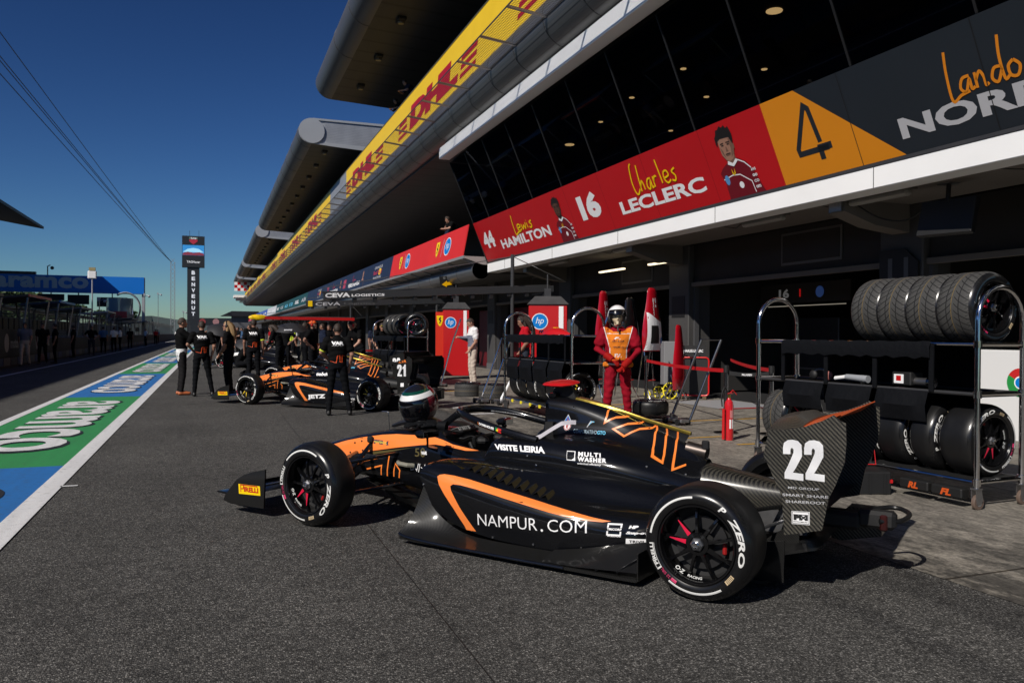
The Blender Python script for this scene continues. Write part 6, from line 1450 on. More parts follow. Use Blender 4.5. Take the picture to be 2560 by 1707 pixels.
# umbrellas
def umbrella(label, x, y, z, tilt, rz):
    t = thing('umbrella', label, 'umbrella', (x, y, z), rz, 'black umbrellas held over the cars'); mb = MB(); n = 8; Rm = Matrix.Rotation(tilt, 3, 'X'); rows = []
    for k in range(5):
        a = k/4*1.05; rows.append([tuple(Rm @ Vector((.62*math.sin(a)*math.cos(2*PI*(j+.0)/16)*(1 if j % 2 == 0 else .955), .62*math.sin(a)*math.sin(2*PI*j/16)*(1 if j % 2 == 0 else .955), .42*(math.cos(a)-.5)))) for j in range(16)])
    mb.grid(rows, M('umbrella_black', (.022, .022, .025), .55), closed=True); mb.build('canopy', t); mb = MB(); mb.tube([tuple(Rm @ Vector((0, 0, .26))), tuple(Rm @ Vector((0, 0, -.75)))], .009, STL, 6); mb.build('shaft', t)
    mb = MB(); mb.add([tuple(Rm @ Vector(p)) for p in ((-.12, -.50, .065), (.12, -.50, .065), (.12, -.46, .10), (-.12, -.46, .10))], [(0, 1, 2, 3)], SILV); mb.build('print', t, 0)
umbrella('black umbrella with a small grey print, open above the second car', 2.3, 25.5, 1.48, R(10), R(-15))
umbrella('black umbrella resting low beside the crouching mechanic', 1.25, 27.6, .95, R(28), R(20))
umbrella('dark umbrella between the two talking men and the blond woman', .35, 30.5, 1.45, R(25), R(25))
# another car farther on
o19, rz19 = car_at((.35, 33.0), -50)
C19 = thing('race_car', 'black and white racing car far behind the blond woman', 'racing car', o19, rz19, 'black and orange open-wheel racing cars')
for k, me in CARMESH.items(): link(k.split('#')[0], me, C19)
for s_, rzz in ((1, 0), (-1, PI)): put_wheel('wheel', ('f', 'red'), C19, (2.88, .9425*s_, .3), rzz); put_wheel('wheel', ('r', 'red'), C19, (0, .9425*s_, .3), rzz)
mb = MB(); place2d(mb, fill2d([NOSE]), DS, WHT, .05); mb.build('nose_side_panel', C19)
C19.pop('group', None) if hasattr(C19, 'pop') else None
# ================================================================ people
SKN = {'a': (.42, .22, .15), 'b': (.30, .15, .10), 'c': (.16, .075, .045)}
CL = lambda n, c, r=.8, v=.2: M(n, c, r, var=v, vs=12, bump=.25, bs=25, spec=.06)
BLKC = CL('black_cotton', (.006, .006, .0065)); BLKT = CL('black_trousers', (.006, .0065, .008)); BOOT = M('black_shoe', (.01, .01, .01), .5)
REDS = CL('fireproof_red', (.25, .006, .016), .75, .25); REDG = CL('glove_red', (.30, .01, .008), .6); ORB = CL('bib_orange', (.68, .19, .02), .7, .1)
WHC = CL('white_cotton', (.72, .72, .72)); GRC = CL('grey_cotton', (.16, .17, .22)); BEI = CL('beige_cotton', (.52, .44, .37)); NVC = CL('navy_cotton', (.015, .02, .04)); TANC = CL('tan_cotton', (.22, .10, .04)); BLC = CL('blue_cotton', (.08, .16, .3)); BALA = CL('balaclava_cream', (.62, .52, .36)); SUITK = CL('suit_black', (.015, .014, .015)); RDC = CL('team_red', (.45, .01, .02)); JEAN = CL('dark_jeans', (.03, .035, .05))
YBND = M('armband_yellow', (.62, .72, .05), .7)
def pose_base(): return dict(
    pel=(0, 0, .95), sp=(0, .0, 1.12), ch=(0, -.01, 1.32), nk=(0, -.015, 1.475), hd=(0, .015, 1.625),
    sR=(.185, -.015, 1.425), eR=(.235, -.03, 1.15), wR=(.235, .05, .90), sL=(-.185, -.015, 1.425), eL=(-.235, -.03, 1.15), wL=(-.235, .05, .90),
    hR=(.095, 0, .90), kR=(.11, .02, .50), aR=(.12, -.03, .09), hL=(-.095, 0, .90), kL=(-.11, .02, .50), aL=(-.12, -.03, .09), face=0)
POSES = {
 'stand': {}, 'wide': dict(kR=(.16, .02, .50), aR=(.23, -.03, .09), kL=(-.13, .02, .5), aL=(-.16, -.03, .09), eR=(.27, -.06, 1.16), wR=(.22, .06, .93), eL=(-.30, -.02, 1.19), wL=(-.20, .18, 1.08)),
 'hips': dict(eR=(.38, -.08, 1.20), wR=(.20, .04, 1.03), eL=(-.38, -.08, 1.20), wL=(-.20, .04, 1.03)),
 'clasp': dict(eR=(.30, .03, 1.18), wR=(.09, .22, 1.03), eL=(-.29, .06, 1.15), wL=(-.07, .21, .93), kR=(.14, .06, .5), kL=(-.13, .0, .5), aR=(.18, .0, .09), aL=(-.17, -.05, .09), hd=(.012, .02, 1.625), sR=(.19, -.01, 1.415)),
 'cross': dict(eR=(.26, .08, 1.19), wR=(.02, .25, 1.2), eL=(-.26, .08, 1.19), wL=(-.02, .22, 1.16)),
 'phone': dict(eR=(.22, .06, 1.17), wR=(.10, .30, 1.24), eL=(-.23, -.02, 1.15), wL=(-.16, .12, .95), hd=(0, .06, 1.61)),
 'handsfront': dict(eR=(.22, .04, 1.15), wR=(.05, .20, .95), eL=(-.22, .04, 1.15), wL=(-.04, .21, .93), hd=(0, .03, 1.62)),
 'reach': dict(eR=(.25, .20, 1.25), wR=(.15, .42, 1.38), eL=(-.25, .1, 1.18), wL=(-.15, .3, 1.25)),
 'lookdown': dict(sp=(0, .02, 1.12), ch=(0, .10, 1.30), nk=(0, .17, 1.43), hd=(0, .27, 1.54), sR=(.185, .13, 1.39), sL=(-.185, .13, 1.39), eR=(.26, .2, 1.12), wR=(.18, .36, .96), eL=(-.26, .2, 1.12), wL=(-.18, .36, .96)),
 'crouch': dict(pel=(0, -.12, .42), sp=(0, -.06, .58), ch=(0, .06, .76), nk=(0, .15, .88), hd=(0, .23, 1.0), sR=(.18, .12, .85), sL=(-.18, .12, .85), eR=(.25, .26, .66), wR=(.12, .48, .62), eL=(-.25, .26, .66), wL=(-.12, .48, .60), hR=(.10, -.10, .40), hL=(-.10, -.10, .40), kR=(.18, .32, .46), kL=(-.16, .30, .30), aR=(.15, .12, .09), aL=(-.13, -.06, .12)),
 'roll': dict(sp=(0, .04, 1.10), ch=(0, .14, 1.27), nk=(0, .23, 1.38), hd=(0, .30, 1.51), sR=(.185, .18, 1.35), sL=(-.185, .18, 1.35), eR=(.26, .32, 1.12), wR=(.16, .50, .96), eL=(-.26, .32, 1.12), wL=(-.16, .50, .96), kL=(-.12, .2, .52), aL=(-.13, .18, .09), kR=(.12, -.05, .5), aR=(.13, -.3, .1)),
 'walk': dict(kR=(.10, .14, .50), aR=(.10, .18, .10), kL=(-.10, -.02, .50), aL=(-.10, -.30, .13), eR=(.24, -.12, 1.16), wR=(.23, -.14, .92), eL=(-.24, .06, 1.16), wL=(-.22, .20, .95)),
 'lean': dict(sp=(0, .1, 1.10), ch=(0, .22, 1.25), nk=(0, .34, 1.34), hd=(0, .42, 1.45), sR=(.18, .30, 1.30), sL=(-.18, .30, 1.30), eR=(.27, .42, 1.10), wR=(.10, .60, 1.10), eL=(-.27, .42, 1.10), wL=(-.10, .60, 1.10)),
 'sit': dict(pel=(0, 0, .72), sp=(0, .0, .88), ch=(0, .02, 1.08), nk=(0, .04, 1.22), hd=(0, .08, 1.36), sR=(.18, .03, 1.18), sL=(-.18, .03, 1.18), eR=(.24, .12, .94), wR=(.12, .36, .96), eL=(-.24, .12, .94), wL=(-.12, .36, .96), hR=(.10, 0, .70), hL=(-.10, 0, .70), kR=(.13, .42, .72), kL=(-.13, .42, .72), aR=(.13, .40, .30), aL=(-.13, .40, .30)),
}
def ico(c, r, rot=None, sc=(1, 1, 1)):
    m = MB(); m.sphere(c, (r*sc[0], r*sc[1], r*sc[2]), 0, 12, 8, rot); return m.v, m.f
def cone(a, b, ra, rb):
    m = MB(); m.tube([a, b], [ra, rb], 0, 12); return m.v, m.f
def body_mesh(pose, fit, vox, fingers, name):
    P = pose_base(); P.update(POSES[pose]); V = {k: Vector(v) for k, v in P.items() if k != 'face'}
    S = []; prim = []       # (verts, faces), zone capsules
    def cap(a, b, ra, rb, z):
        S.append(cone(a, b, ra, rb)); S.append(ico(a, ra)); S.append(ico(b, rb)); prim.append((Vector(a), Vector(b), ra, rb, z))
    g = 1+.0*fit
    # torso: ellipses along the spine
    lv = [V['pel']+Vector((0, 0, -.06)), V['pel'], V['sp'], V['ch'], (V['ch']*.35+V['nk']*.65), V['nk']+(V['hd']-V['nk'])*.15]
    rx = [.155, .170, .150+fit, .182+fit, .150+fit*.5, .062]; ry = [.105, .118, .105+fit, .122+fit, .095, .062]
    m = MB(); rows = []
    for i, c in enumerate(lv):
        t = (lv[min(i+1, 5)]-lv[max(i-1, 0)]).normalized(); xx = Vector((1, 0, 0)); yy = t.cross(xx).normalized()
        rows.append([c+xx*rx[i]*math.cos(2*PI*j/20)+yy*ry[i]*math.sin(2*PI*j/20) for j in range(20)])
    rows = [[tuple(p) for p in r_] for r_ in rows]; n = len(rows); cols = [crv([rows[i][j] for i in range(n)], 4) for j in range(20)]
    rr = [[tuple(cols[j][i]) for j in range(20)] for i in range(len(cols[0]))]
    m.grid(rr, 0, closed=True); m.f.append(tuple(range(20))); m.f.append(tuple(range(len(m.v)-20, len(m.v)))); S.append((m.v, m.f))
    prim.append((V['pel']+Vector((0, 0, -.05)), V['pel']+Vector((0, 0, .02)), .16, .15, 'hip')); prim.append((V['pel']+(V['sp']-V['pel'])*.5, V['ch'], .13, .16, 'torso')); prim.append((V['ch'], V['nk']*.8+V['ch']*.2, .16, .10, 'torso'))
    for s_ in 'RL':
        sh, el, wr, hp_, kn, an = (V[k+s_] for k in ('s', 'e', 'w', 'h', 'k', 'a')); sg = 1 if s_ == 'R' else -1
        S.append(ico(sh, .078)); prim.append((sh, sh, .08, .08, 'torso'))
        mid = sh+(el-sh)*.62; cap(sh, mid, .066+fit*.6, .058+fit*.9, 'sleeve'); cap(mid, el, .046, .042, 'arm'); cap(el, wr, .043, .028, 'fore')
        d = (wr-el).normalized(); pal = wr+d*.07; cap(wr, pal, .026, .032, 'hand'); side_ = Vector((1, 0, 0)) if abs(d.x) < .7 else Vector((0, 0, 1))
        side_ = (side_-d*side_.dot(d)).normalized(); nrm = d.cross(side_)*sg
        if fingers:
            for q, (o, l) in enumerate(((-.026, .060), (-.009, .072), (.009, .068), (.026, .052))):
                a = pal+side_*o+d*.015; b = a+(d*.82+nrm*.35)*l*.55; c = b+(d*.5+nrm*.8)*l*.5
                cap(a, b, .0115, .0105, 'hand'); cap(b, c, .0105, .009, 'hand')
            a = wr+d*.025+side_*-.028; b = a-side_*.03+d*.03; cap(a, b, .013, .011, 'hand'); cap(b, b+d*.025+nrm*.012, .011, .009, 'hand')
        else: cap(pal, pal+d*.06, .028, .018, 'hand')
        cap(hp_, kn, .092, .066, 'leg'); cap(kn, an, .064, .048, 'leg')
        toe = an+Vector((.02*sg, .17, -.045)); cap(an+Vector((0, -.03, -.045)), toe, .045, .036, 'foot'); cap(an, an+Vector((0, 0, -.04)), .046, .05, 'foot')
    # neck and head
    nk, hd = V['nk'], V['hd']; cap(nk, hd-Vector((0, .0, .04)), .056, .05, 'neck')
    up = (hd-nk).normalized(); up = (up+Vector((0, 0, 1.6))).normalized(); fw = Vector((0, 1, 0)); fw = (fw-up*fw.dot(up)).normalized()
    if pose in ('crouch', 'roll', 'lookdown', 'phone', 'lean'): fw = (fw-up*.35).normalized(); up = (up-fw*up.dot(fw)).normalized()
    rt = fw.cross(up); HM = Matrix((rt, fw, up)).transposed()
    m = MB(); m.sphere((0, 0, 0), (.074, .094, .108), 0, 24, 18)
    vs = []
    for p in m.v:
        x, y, z = p
        if z < -.02: x *= 1-.30*min(1, (-z-.02)/.09); y = y*(1-.10*min(1, (-z-.02)/.09)) + .012*min(1, (-z-.02)/.09)
        if y > .05: y -= .010*(1-min(1, abs(x)/.05))*(1 if abs(z-.012) < .018 else 0)
        vs.append(hd+HM @ Vector((x, y, z)))
    S.append((vs, m.f)); prim.append((hd+up*.02, hd-up*.01, .085, .08, 'head'))
    S.append(cone(hd+HM @ Vector((0, .085, .012)), hd+HM @ Vector((0, .107, -.018)), .007, .014)); S.append(ico(hd+HM @ Vector((0, .099, -.020)), .014))   # nose
    S.append(ico(hd+HM @ Vector((0, .085, -.082)), .024)); S.append(ico(hd+HM @ Vector((0, .088, -.050)), .015, None, (1.5, .8, .7)))                      # chin, lips
    for s_ in (1, -1): S.append(ico(hd+HM @ Vector((.077*s_, -.004, -.005)), .022, HM, (.35, .8, 1.3)))
    vs, fs = [], []
    for a, b in S:
        o = len(vs); vs += [tuple(v) for v in a]; fs += [tuple(i+o for i in f) for f in b]
    me = bpy.data.meshes.new('tmpbody'); me.from_pydata(vs, [], fs)
    bm = bmesh.new(); bm.from_mesh(me); bmesh.ops.recalc_face_normals(bm, faces=bm.faces); bm.to_mesh(me); bm.free()
    ob = bpy.data.objects.new('tmpbody', me); COL.objects.link(ob)
    md = ob.modifiers.new('r', 'REMESH'); md.mode = 'VOXEL'; md.voxel_size = vox
    sm = ob.modifiers.new('s', 'SMOOTH'); sm.factor = .5; sm.iterations = 2
    dg = bpy.context.evaluated_depsgraph_get(); out = bpy.data.meshes.new_from_object(ob.evaluated_get(dg)); bpy.data.objects.remove(ob); bpy.data.meshes.remove(me)
    out.name = name; nv = len(out.vertices); co = np.empty(nv*3); out.vertices.foreach_get('co', co); co = co.reshape(-1, 3)
    # zones per polygon
    npz = len(out.polygons); ce = np.empty(npz*3); out.polygons.foreach_get('center', ce); ce = ce.reshape(-1, 3)
    best = np.full(npz, 9.0); zone = np.zeros(npz, int); names = []
    for a, b, ra, rb, z in prim:
        if z not in names: names.append(z)
        a_, b_ = np.array(a), np.array(b); d = b_-a_; L2 = max(1e-9, d @ d); t = np.clip(((ce-a_) @ d)/L2, 0, 1)
        q = np.linalg.norm(ce-(a_+t[:, None]*d), axis=1)-(ra+(rb-ra)*t); k = q < best; best[k] = q[k]; zone[k] = names.index(z)
    hl = (ce-np.array(hd)) @ np.array(HM)         # head-local coordinates
    # soft folds in the cloth
    nrm_ = np.empty(nv*3); out.vertices.foreach_get('normal', nrm_); nrm_ = nrm_.reshape(-1, 3)
    fold = .0045*np.sin(co[:, 2]*38+co[:, 0]*22+2*np.sin(co[:, 1]*17))*np.sin(co[:, 0]*31+co[:, 2]*9)+.003*np.sin(co[:, 2]*70+co[:, 1]*40)
    dh = np.linalg.norm(co-np.array(hd), axis=1); mask = np.clip((dh-.2)*8, 0, 1)*np.clip((co[:, 2]-.12)*8, 0, 1)
    hz = np.minimum(np.linalg.norm(co-np.array(V['wR']), axis=1), np.linalg.norm(co-np.array(V['wL']), axis=1)); mask *= np.clip((hz-.12)*8, 0, 1)
    co = co+nrm_*(fold*mask)[:, None]; out.vertices.foreach_set('co', co.ravel())
    return out, zone, names, hl, ce, V, HM
_bc = {}
def person(label, x, y, z, rz, pose, h, top, legs, skin='a', hair='short', sleeve='short', gloves=None, shoes=None, vox=.016, fingers=False, fit=.012, group=None, back=None, extra=None, hips=None, faceskin=None):
    key = (pose, vox, fingers, fit)
    if key not in _bc: _bc[key] = body_mesh(pose, fit, vox, fingers, 'body')
    src, zone, names, hl, ce, V, HM = _bc[key]; me = src.copy(); me.name = 'body'
    SK = M('skin_'+skin, SKN[skin], .5, var=.1, vs=20); HRm = M('hair_dark', (.03, .018, .012), .7) if hair != 'blond' else M('hair_blond', (.30, .19, .09), .5)
    DK_ = M('eye_dark', (.01, .008, .008), .3); LIP = M('lips_'+skin, tuple(c*(.75 if i == 0 else .45) for i, c in enumerate(SKN[skin])), .5)
    fs_ = faceskin or SK
    tbl = {'hip': hips or legs, 'torso': top, 'sleeve': top, 'arm': top if sleeve == 'long' else SK, 'fore': top if sleeve == 'long' else SK, 'hand': gloves or SK, 'leg': legs, 'foot': shoes or BOOT, 'neck': fs_, 'head': fs_}
    ml = [tbl[n] for n in names]; mats = []
    for m_ in ml+[DK_, LIP, HRm]:
        if m_ not in mats: mats.append(m_)
    for m_ in mats: me.materials.append(m_)
    idx = np.array([mats.index(m_) for m_ in ml])[zone]
    hz = names.index('head'); ish = (zone == hz)
    if hair in ('short', 'blond', 'back', 'cap'):
        hm = ish & ((hl[:, 2] > .062) | ((hl[:, 1] < .0) & (hl[:, 2] > -.045)) | ((hl[:, 1] < .03) & (hl[:, 2] > .03))) & ~((np.abs(hl[:, 0]) > .066) & (hl[:, 2] < .02) & (hl[:, 1] > -.03)); idx[hm] = mats.index(HRm)
    e = ish & (hl[:, 1] > .06) & (np.abs(np.abs(hl[:, 0])-.031) < .011) & (np.abs(hl[:, 2]-.014) < .0065); idx[e] = mats.index(DK_)
    e = ish & (hl[:, 1] > .05) & (np.abs(np.abs(hl[:, 0])-.031) < .018) & (np.abs(hl[:, 2]-.034) < .004); idx[e] = mats.index(DK_)
    if not faceskin: e = ish & (hl[:, 1] > .06) & (np.abs(hl[:, 0]) < .024) & (np.abs(hl[:, 2]+.050) < .0055); idx[e] = mats.index(LIP)
    me.polygons.foreach_set('material_index', idx.astype(np.int32)); me.polygons.foreach_set('use_smooth', [True]*len(me.polygons)); me.update()
    s_ = h/1.735; t = thing('person', label, 'person', (x, y, z), rz, group); t.scale = (s_, s_, s_)
    link('body', me, t)
    hd = V['hd']; hat = lambda x, y, z: tuple(hd+HM @ Vector((x, y, z)))
    if hair in ('short', 'blond', 'long'):
        hm = MB(); sh = MB(); sh.sphere((0, -.006, .010), (.078, .097, .110), HRm, 18, 12); rnd = random.Random(int(x*97+y*13))
        vs = []
        for p in sh.v:
            k = 1+.05*rnd.random(); q = (p[0]*k, p[1]*k, p[2]*k)
            if p[1] > .035 and p[2] < .06: q = (p[0]*.7, min(p[1], .04)*.6, p[2]*.6)
            elif p[2] < -.02: q = (p[0]*.7, min(p[1], 0)*.7, p[2]*.5)
            vs.append(hat(*q))
        hm.add(vs, sh.f, HRm)
        if hair in ('long', 'blond'):
            hm.tube([hat(0, -.06, .05), hat(0, -.10, -.03), hat(.01, -.12, -.14), hat(.0, -.115, -.28), hat(0, -.10, -.40)], [.06, .075, .075, .06, .02], HRm, 10, flat=1.2)
            for s2 in (1, -1): hm.tube([hat(.06*s2, -.02, .03), hat(.08*s2, -.02, -.06), hat(.085*s2, .0, -.18), hat(.07*s2, .02, -.28)], [.02, .032, .03, .01], HRm, 8)
        hm.build('hair', t)
    if extra and 'headset' in extra:
        hm = MB(); hm.tube([hat(.092*math.cos(R(a)), -.005, .03+.10*math.sin(R(a))) for a in range(0, 181, 20)], .010, BLK, 8)
        for s2 in (1, -1): hm.sphere(hat(.090*s2, 0, -.002), (.022, .034, .040), RED if 'redset' in extra else BLK, 12, 8); hm.tube([hat(.09*s2, .02, -.02), hat(.06, .10, -.06)], .004, BLK, 5) if s2 > 0 else None
        hm.build('headset', t)
    if extra and 'glasses' in extra:
        hm = MB()
        for s2 in (1, -1): hm.sphere(hat(.032*s2, .094, .013), (.028, .010, .017), M('dark_lens', (.05, .01, .01), .1, coat=1), 10, 6); hm.tube([hat(.06*s2, .085, .015), hat(.08*s2, .0, .012)], .003, BLK, 5)
        hm.build('sunglasses', t)
    if extra and 'cap' in extra:
        hm = MB(); cc = M('cap_orange', (.85, .12, .02), .6); hm.sphere(hat(0, -.02, .055), (.092, .105, .07), cc, 14, 8); hm.sphere(hat(0, -.11, .05), (.07, .05, .012), cc, 12, 6); hm.build('cap', t)
    if extra and 'shades_up' in extra:
        hm = MB(); hm.sphere(hat(0, .085, .075), (.05, .02, .022), M('mirror_lens', (.7, .5, .05), .1, .8), 12, 6); hm.build('sunglasses', t)
    if extra and 'band' in extra:
        s2 = extra['band']; a = V['s'+s2]; b = V['e'+s2]; hm = MB(); hm.tube([tuple(a+(b-a)*.55), tuple(a+(b-a)*.9)], [.066, .060], YBND, 14); hm.build('armband', t)
    if back:
        bv = BVHTree.FromPolygons([v.co.copy() for v in me.vertices], [tuple(p.vertices) for p in me.polygons])
        lt = {}
        for nm, shp, (x0, z0, x1, z1), m_ in back:
            sg = -1 if nm.startswith('back') else 1; mb = lt.setdefault(nm.split(':')[1], MB())
            def fn(u, v, sg=sg):
                px = (x0+(x1-x0)*u); px = px if sg < 0 else -px
                hh = bv.ray_cast(Vector((px, 2*sg, z0+(z1-z0)*v)), Vector((0, -sg, 0))); return None if hh[0] is None else tuple(hh[0]+Vector((0, .004*sg, 0)))
            place2d(mb, shp, fn, m_, .08)
        for nm, mb in lt.items(): mb.build(nm, t, 0)
    return t, V, HM, hat
VARB = lambda: [('back:back_lettering', T('VAR', .06, 0, .92), (-.115, 1.335, .115, 1.405), WHT), ('back:back_lettering', T('VAN AMERSFOORT RACING', .0), (-.105, 1.315, .105, 1.325), WHT),
    ('back:shirt_graphics', stroke2d([(.0, .25), (.38, .0), (.46, .95), (.60, 1.0), (.62, .1), (.74, .1), (.74, 1.0), (.9, .9)], .05), (-.14, 1.00, .16, 1.14), M('graphic_orange', (.75, .08, .01), .6))]
CREW = 'race team crew in black around the cars'
RZ = R
P8 = person('mechanic in black with a yellow arm band, back turned, in front of car 21', 1.99, 13.61, 0, R(-8), 'wide', 1.54, BLKC, BLKT, 'a', 'short', vox=.012, fingers=True, back=VARB(), extra={'band': 'L'}, group=CREW, fit=.022)
person('man in black with white lettering on his back, talking to the driver', -.2, 18.6, 0, R(5), 'wide', 1.63, BLKC, BLKT, 'a', 'short', vox=.014, back=VARB(), group=CREW, fit=.018)
person('driver in black undershirt with a white overall tied at his waist, turned right', -.62, 19.1, 0, R(-78), 'reach', 1.70, BLKC, SUITK, 'a', 'short', vox=.014, group=CREW, hips=WHC, shoes=M('shoe_orange', (.45, .12, .04), .5), fit=.016,
    back=[('front:suit_stripe', stroke2d([(0, 1), (.15, .4), (.1, 0)], .12), (.07, .2, .19, .85), M('graphic_orange', (.75, .08, .01), .6))])
person('woman in black with long blond hair, sunglasses and headset, hands joined in front', .36, 18.97, 0, R(72), 'handsfront', 1.64, BLKC, BLKT, 'a', 'blond', vox=.014, group=CREW, extra={'headset': 1, 'glasses': 1})
person('mechanic crouching beside the nose of the cars with a yellow arm band', .9, 26.0, 0, R(-105), 'crouch', 1.78, BLKC, BLKT, 'b', 'short', vox=.016, group=CREW, extra={'band': 'R'})
person('mechanic with back turned, standing beyond the noses of both cars', 1.05, 22.3, 0, R(-6), 'stand', 1.74, BLKC, BLKT, 'b', 'short', vox=.014, group=CREW, back=VARB(), extra={'band': 'R'}, fit=.018)
person('person with long dark hair and black jacket bending beside the black umbrella', 1.95, 25.3, 0, R(60), 'lookdown', 1.72, BLKC, BLKT, 'b', 'long', 'long', vox=.018, group=CREW)
person('crew member with an orange cap and hands on hips behind car 21', 2.62, 22.6, 0, R(-120), 'hips', 1.72, BLKC, BLKT, 'a', 'short', vox=.016, group=CREW, extra={'cap': 1, 'headset': 1, 'redset': 1})
person('crew member with red headset looking down at the car behind the number 21', 3.67, 21.1, 0, R(115), 'lookdown', 1.80, BLKC, BLKT, 'a', 'short', vox=.016, group=CREW, extra={'headset': 1, 'redset': 1})
person('mechanic with mirrored sunglasses on his head rolling a tyre', 4.85, 23.9, 0, R(165), 'roll', 1.82, BLKC, BLKT, 'a', 'short', vox=.016, group=CREW, extra={'shades_up': 1})
o = put_wheel('rolled_tyre', ('w', 'red'), None, (4.78, 23.0, .3), R(75)); tag(o, 'upright grooved tyre rolled by the mechanic', 'tyre')
tag_p = person('young man in a white and grey shirt and beige trousers looking at his phone', 6.33, 19.66, 0, R(88), 'phone', 1.80, WHC, BEI, 'a', 'short', vox=.014, fingers=True, shoes=WHC, back=[('front:shirt_panel', UNIT, (-.17, 1.02, .17, 1.30), GRC), ('back:shirt_panel', UNIT, (-.17, 1.02, .17, 1.30), GRC)])
person('team member in a red shirt with long dark hair behind the tyre rack', 6.60, 16.7, 0, R(75), 'phone', 1.80, RDC, JEAN, 'b', 'long', vox=.016, extra={'headset': 1})
# walking figures and far crew
for i, (x, y, tp, lg, ps, rz, lab) in enumerate(((-2.37, 66, WHC, BLKT, 'walk', 0, 'person in a white shirt walking away on the painted strip'), (-1.9, 61, TANC, BLKT, 'walk', 5, 'person in a brown top walking away on the painted strip'))):
    person(lab, x, y, 0, R(rz), ps, 1.66, tp, lg, 'b', 'short', vox=.022)
def far(lab, x, y, rz, pose, tp, lg, sk='b', h=1.74, z=0, grp=None, sleeve='short', ex=None):
    return person(lab, x, y, z, R(rz), pose, h, tp, lg, sk, 'short', sleeve, vox=.024, group=grp, extra=ex)
FG = 'far crew in the sunny working lane'; HV = CL('hi_vis', (.6, .75, .05))
fl = [(.6, 33, 200, 'stand', BLKC, BLKT), (1.5, 35, 90, 'cross', NVC, JEAN), (2.6, 31, 160, 'hips', BLKC, BLKT), (3.3, 36, -60, 'stand', HV, BLKT), (2.0, 40, 30, 'lookdown', BLKC, BLKT), (3.9, 30.5, 100, 'stand', NVC, BLKT), (4.6, 34, 180, 'cross', BLKC, BLKT),
      (1.0, 46, 180, 'stand', WHC, JEAN), (2.4, 48, -90, 'hips', RDC, BLKT), (3.6, 45, 60, 'stand', BLKC, BLKT), (.4, 53, 0, 'walk', BLKC, BLKT), (1.9, 57, 180, 'stand', BLC, BLKT), (3.1, 60, 90, 'cross', BLKC, BLKT), (.8, 66, 180, 'stand', HV, BLKT), (2.6, 72, 0, 'stand', NVC, BLKT), (.9, 80, 180, 'walk', BLKC, BLKT), (2.0, 92, 90, 'stand', RDC, BLKT), (3.0, 84, 0, 'stand', WHC, BLKT), (.3, 41, 90, 'lookdown', BLKC, BLKT),
      (4.6, 27.5, 100, 'cross', BLKC, BLKT), (5.6, 29, 190, 'stand', NVC, BLKT), (3.0, 28.2, -80, 'hips', BLKC, BLKT), (2.9, 38, 60, 'stand', BLKC, BLKT), (5.2, 38, 180, 'walk', BLKC, JEAN), (4.4, 42, 100, 'stand', HV, BLKT), (1.5, 51, 120, 'cross', BLKC, BLKT), (4.8, 50, 90, 'stand', WHC, BLKT), (2.7, 55, 0, 'walk', BLKC, BLKT), (4.2, 62, 150, 'stand', RDC, BLKT), (1.4, 74, 0, 'walk', BLKC, BLKT), (3.4, 77, 90, 'stand', BLC, BLKT), (1.7, 104, 0, 'stand', BLKC, BLKT), (2.9, 112, 90, 'stand', NVC, BLKT)]
ORD = 'first second third fourth fifth sixth seventh eighth ninth tenth eleventh twelfth thirteenth fourteenth fifteenth sixteenth seventeenth eighteenth nineteenth twentieth twenty-first twenty-second twenty-third twenty-fourth twenty-fifth twenty-sixth twenty-seventh twenty-eighth twenty-ninth thirtieth thirty-first thirty-second thirty-third'.split()
CN = {'black_cotton': 'black', 'navy_cotton': 'navy', 'hi_vis': 'yellow', 'white_cotton': 'white', 'team_red': 'red', 'blue_cotton': 'blue', 'grey_cotton': 'grey', 'tan_cotton': 'brown'}
for k, (x, y, rz, ps, tp, lg) in enumerate(sorted(fl, key=lambda q: q[1])): far('%s nearest of the far crew beyond the cars, in a %s top' % (ORD[k], CN[tp.name]), x, y, rz, ps, tp, lg, grp=FG)
SG = 'people at the shaded pit wall'
sl = [(-6.9, 31.0, 60, 'stand', BLKC, BLKT), (-6.95, 36.5, 180, 'walk', GRC, BEI), (-6.7, 38.6, 180, 'walk', BLKC, BLKT), (-6.4, 39.6, 100, 'stand', BLKC, BLKT), (-6.6, 58, 0, 'stand', BLC, BLKT), (-6.4, 62, 30, 'stand', WHC, BLKT), (-6.3, 65, 90, 'cross', WHC, BLKT), (-6.5, 75, 0, 'stand', BLKC, BLKT), (-6.2, 88, 120, 'stand', WHC, BLKT), (-6.0, 100, 0, 'stand', RDC, BLKT), (-6.4, 110, 0, 'stand', BLC, BLKT), (-7.2, 27.0, 90, 'cross', BLKC, BLKT), (-6.9, 48, 90, 'stand', BLKC, BLKT), (-6.6, 52.5, 200, 'hips', BLKC, JEAN)]
for k, (x, y, rz, ps, tp, lg) in enumerate(sorted(sl, key=lambda q: q[1])): far('%s nearest of the people shaded by the pit wall, in a %s top' % (ORD[k], CN[tp.name]), x, y, rz, ps, tp, lg, grp=SG)
# on the balconies
far('man in dark team clothes leaning over the yellow banner on the upper terrace', 7.50, 30.8, 95, 'lean', NVC, JEAN, 'a', 1.78, 9.72)
far('second man bent over the terrace rail, left of the leaning one', 7.50, 32.6, 95, 'lean', BLKC, JEAN, 'b', 1.70, 9.55)
far('person in black on the lower balcony above the red banner', 8.55, 28.3, 90, 'lean', BLKC, JEAN, 'a', 1.78, 4.1)
far('spectator on the lower balcony beside the one in black', 8.6, 30.0, 80, 'cross', NVC, JEAN, 'b', 1.7, 3.97)
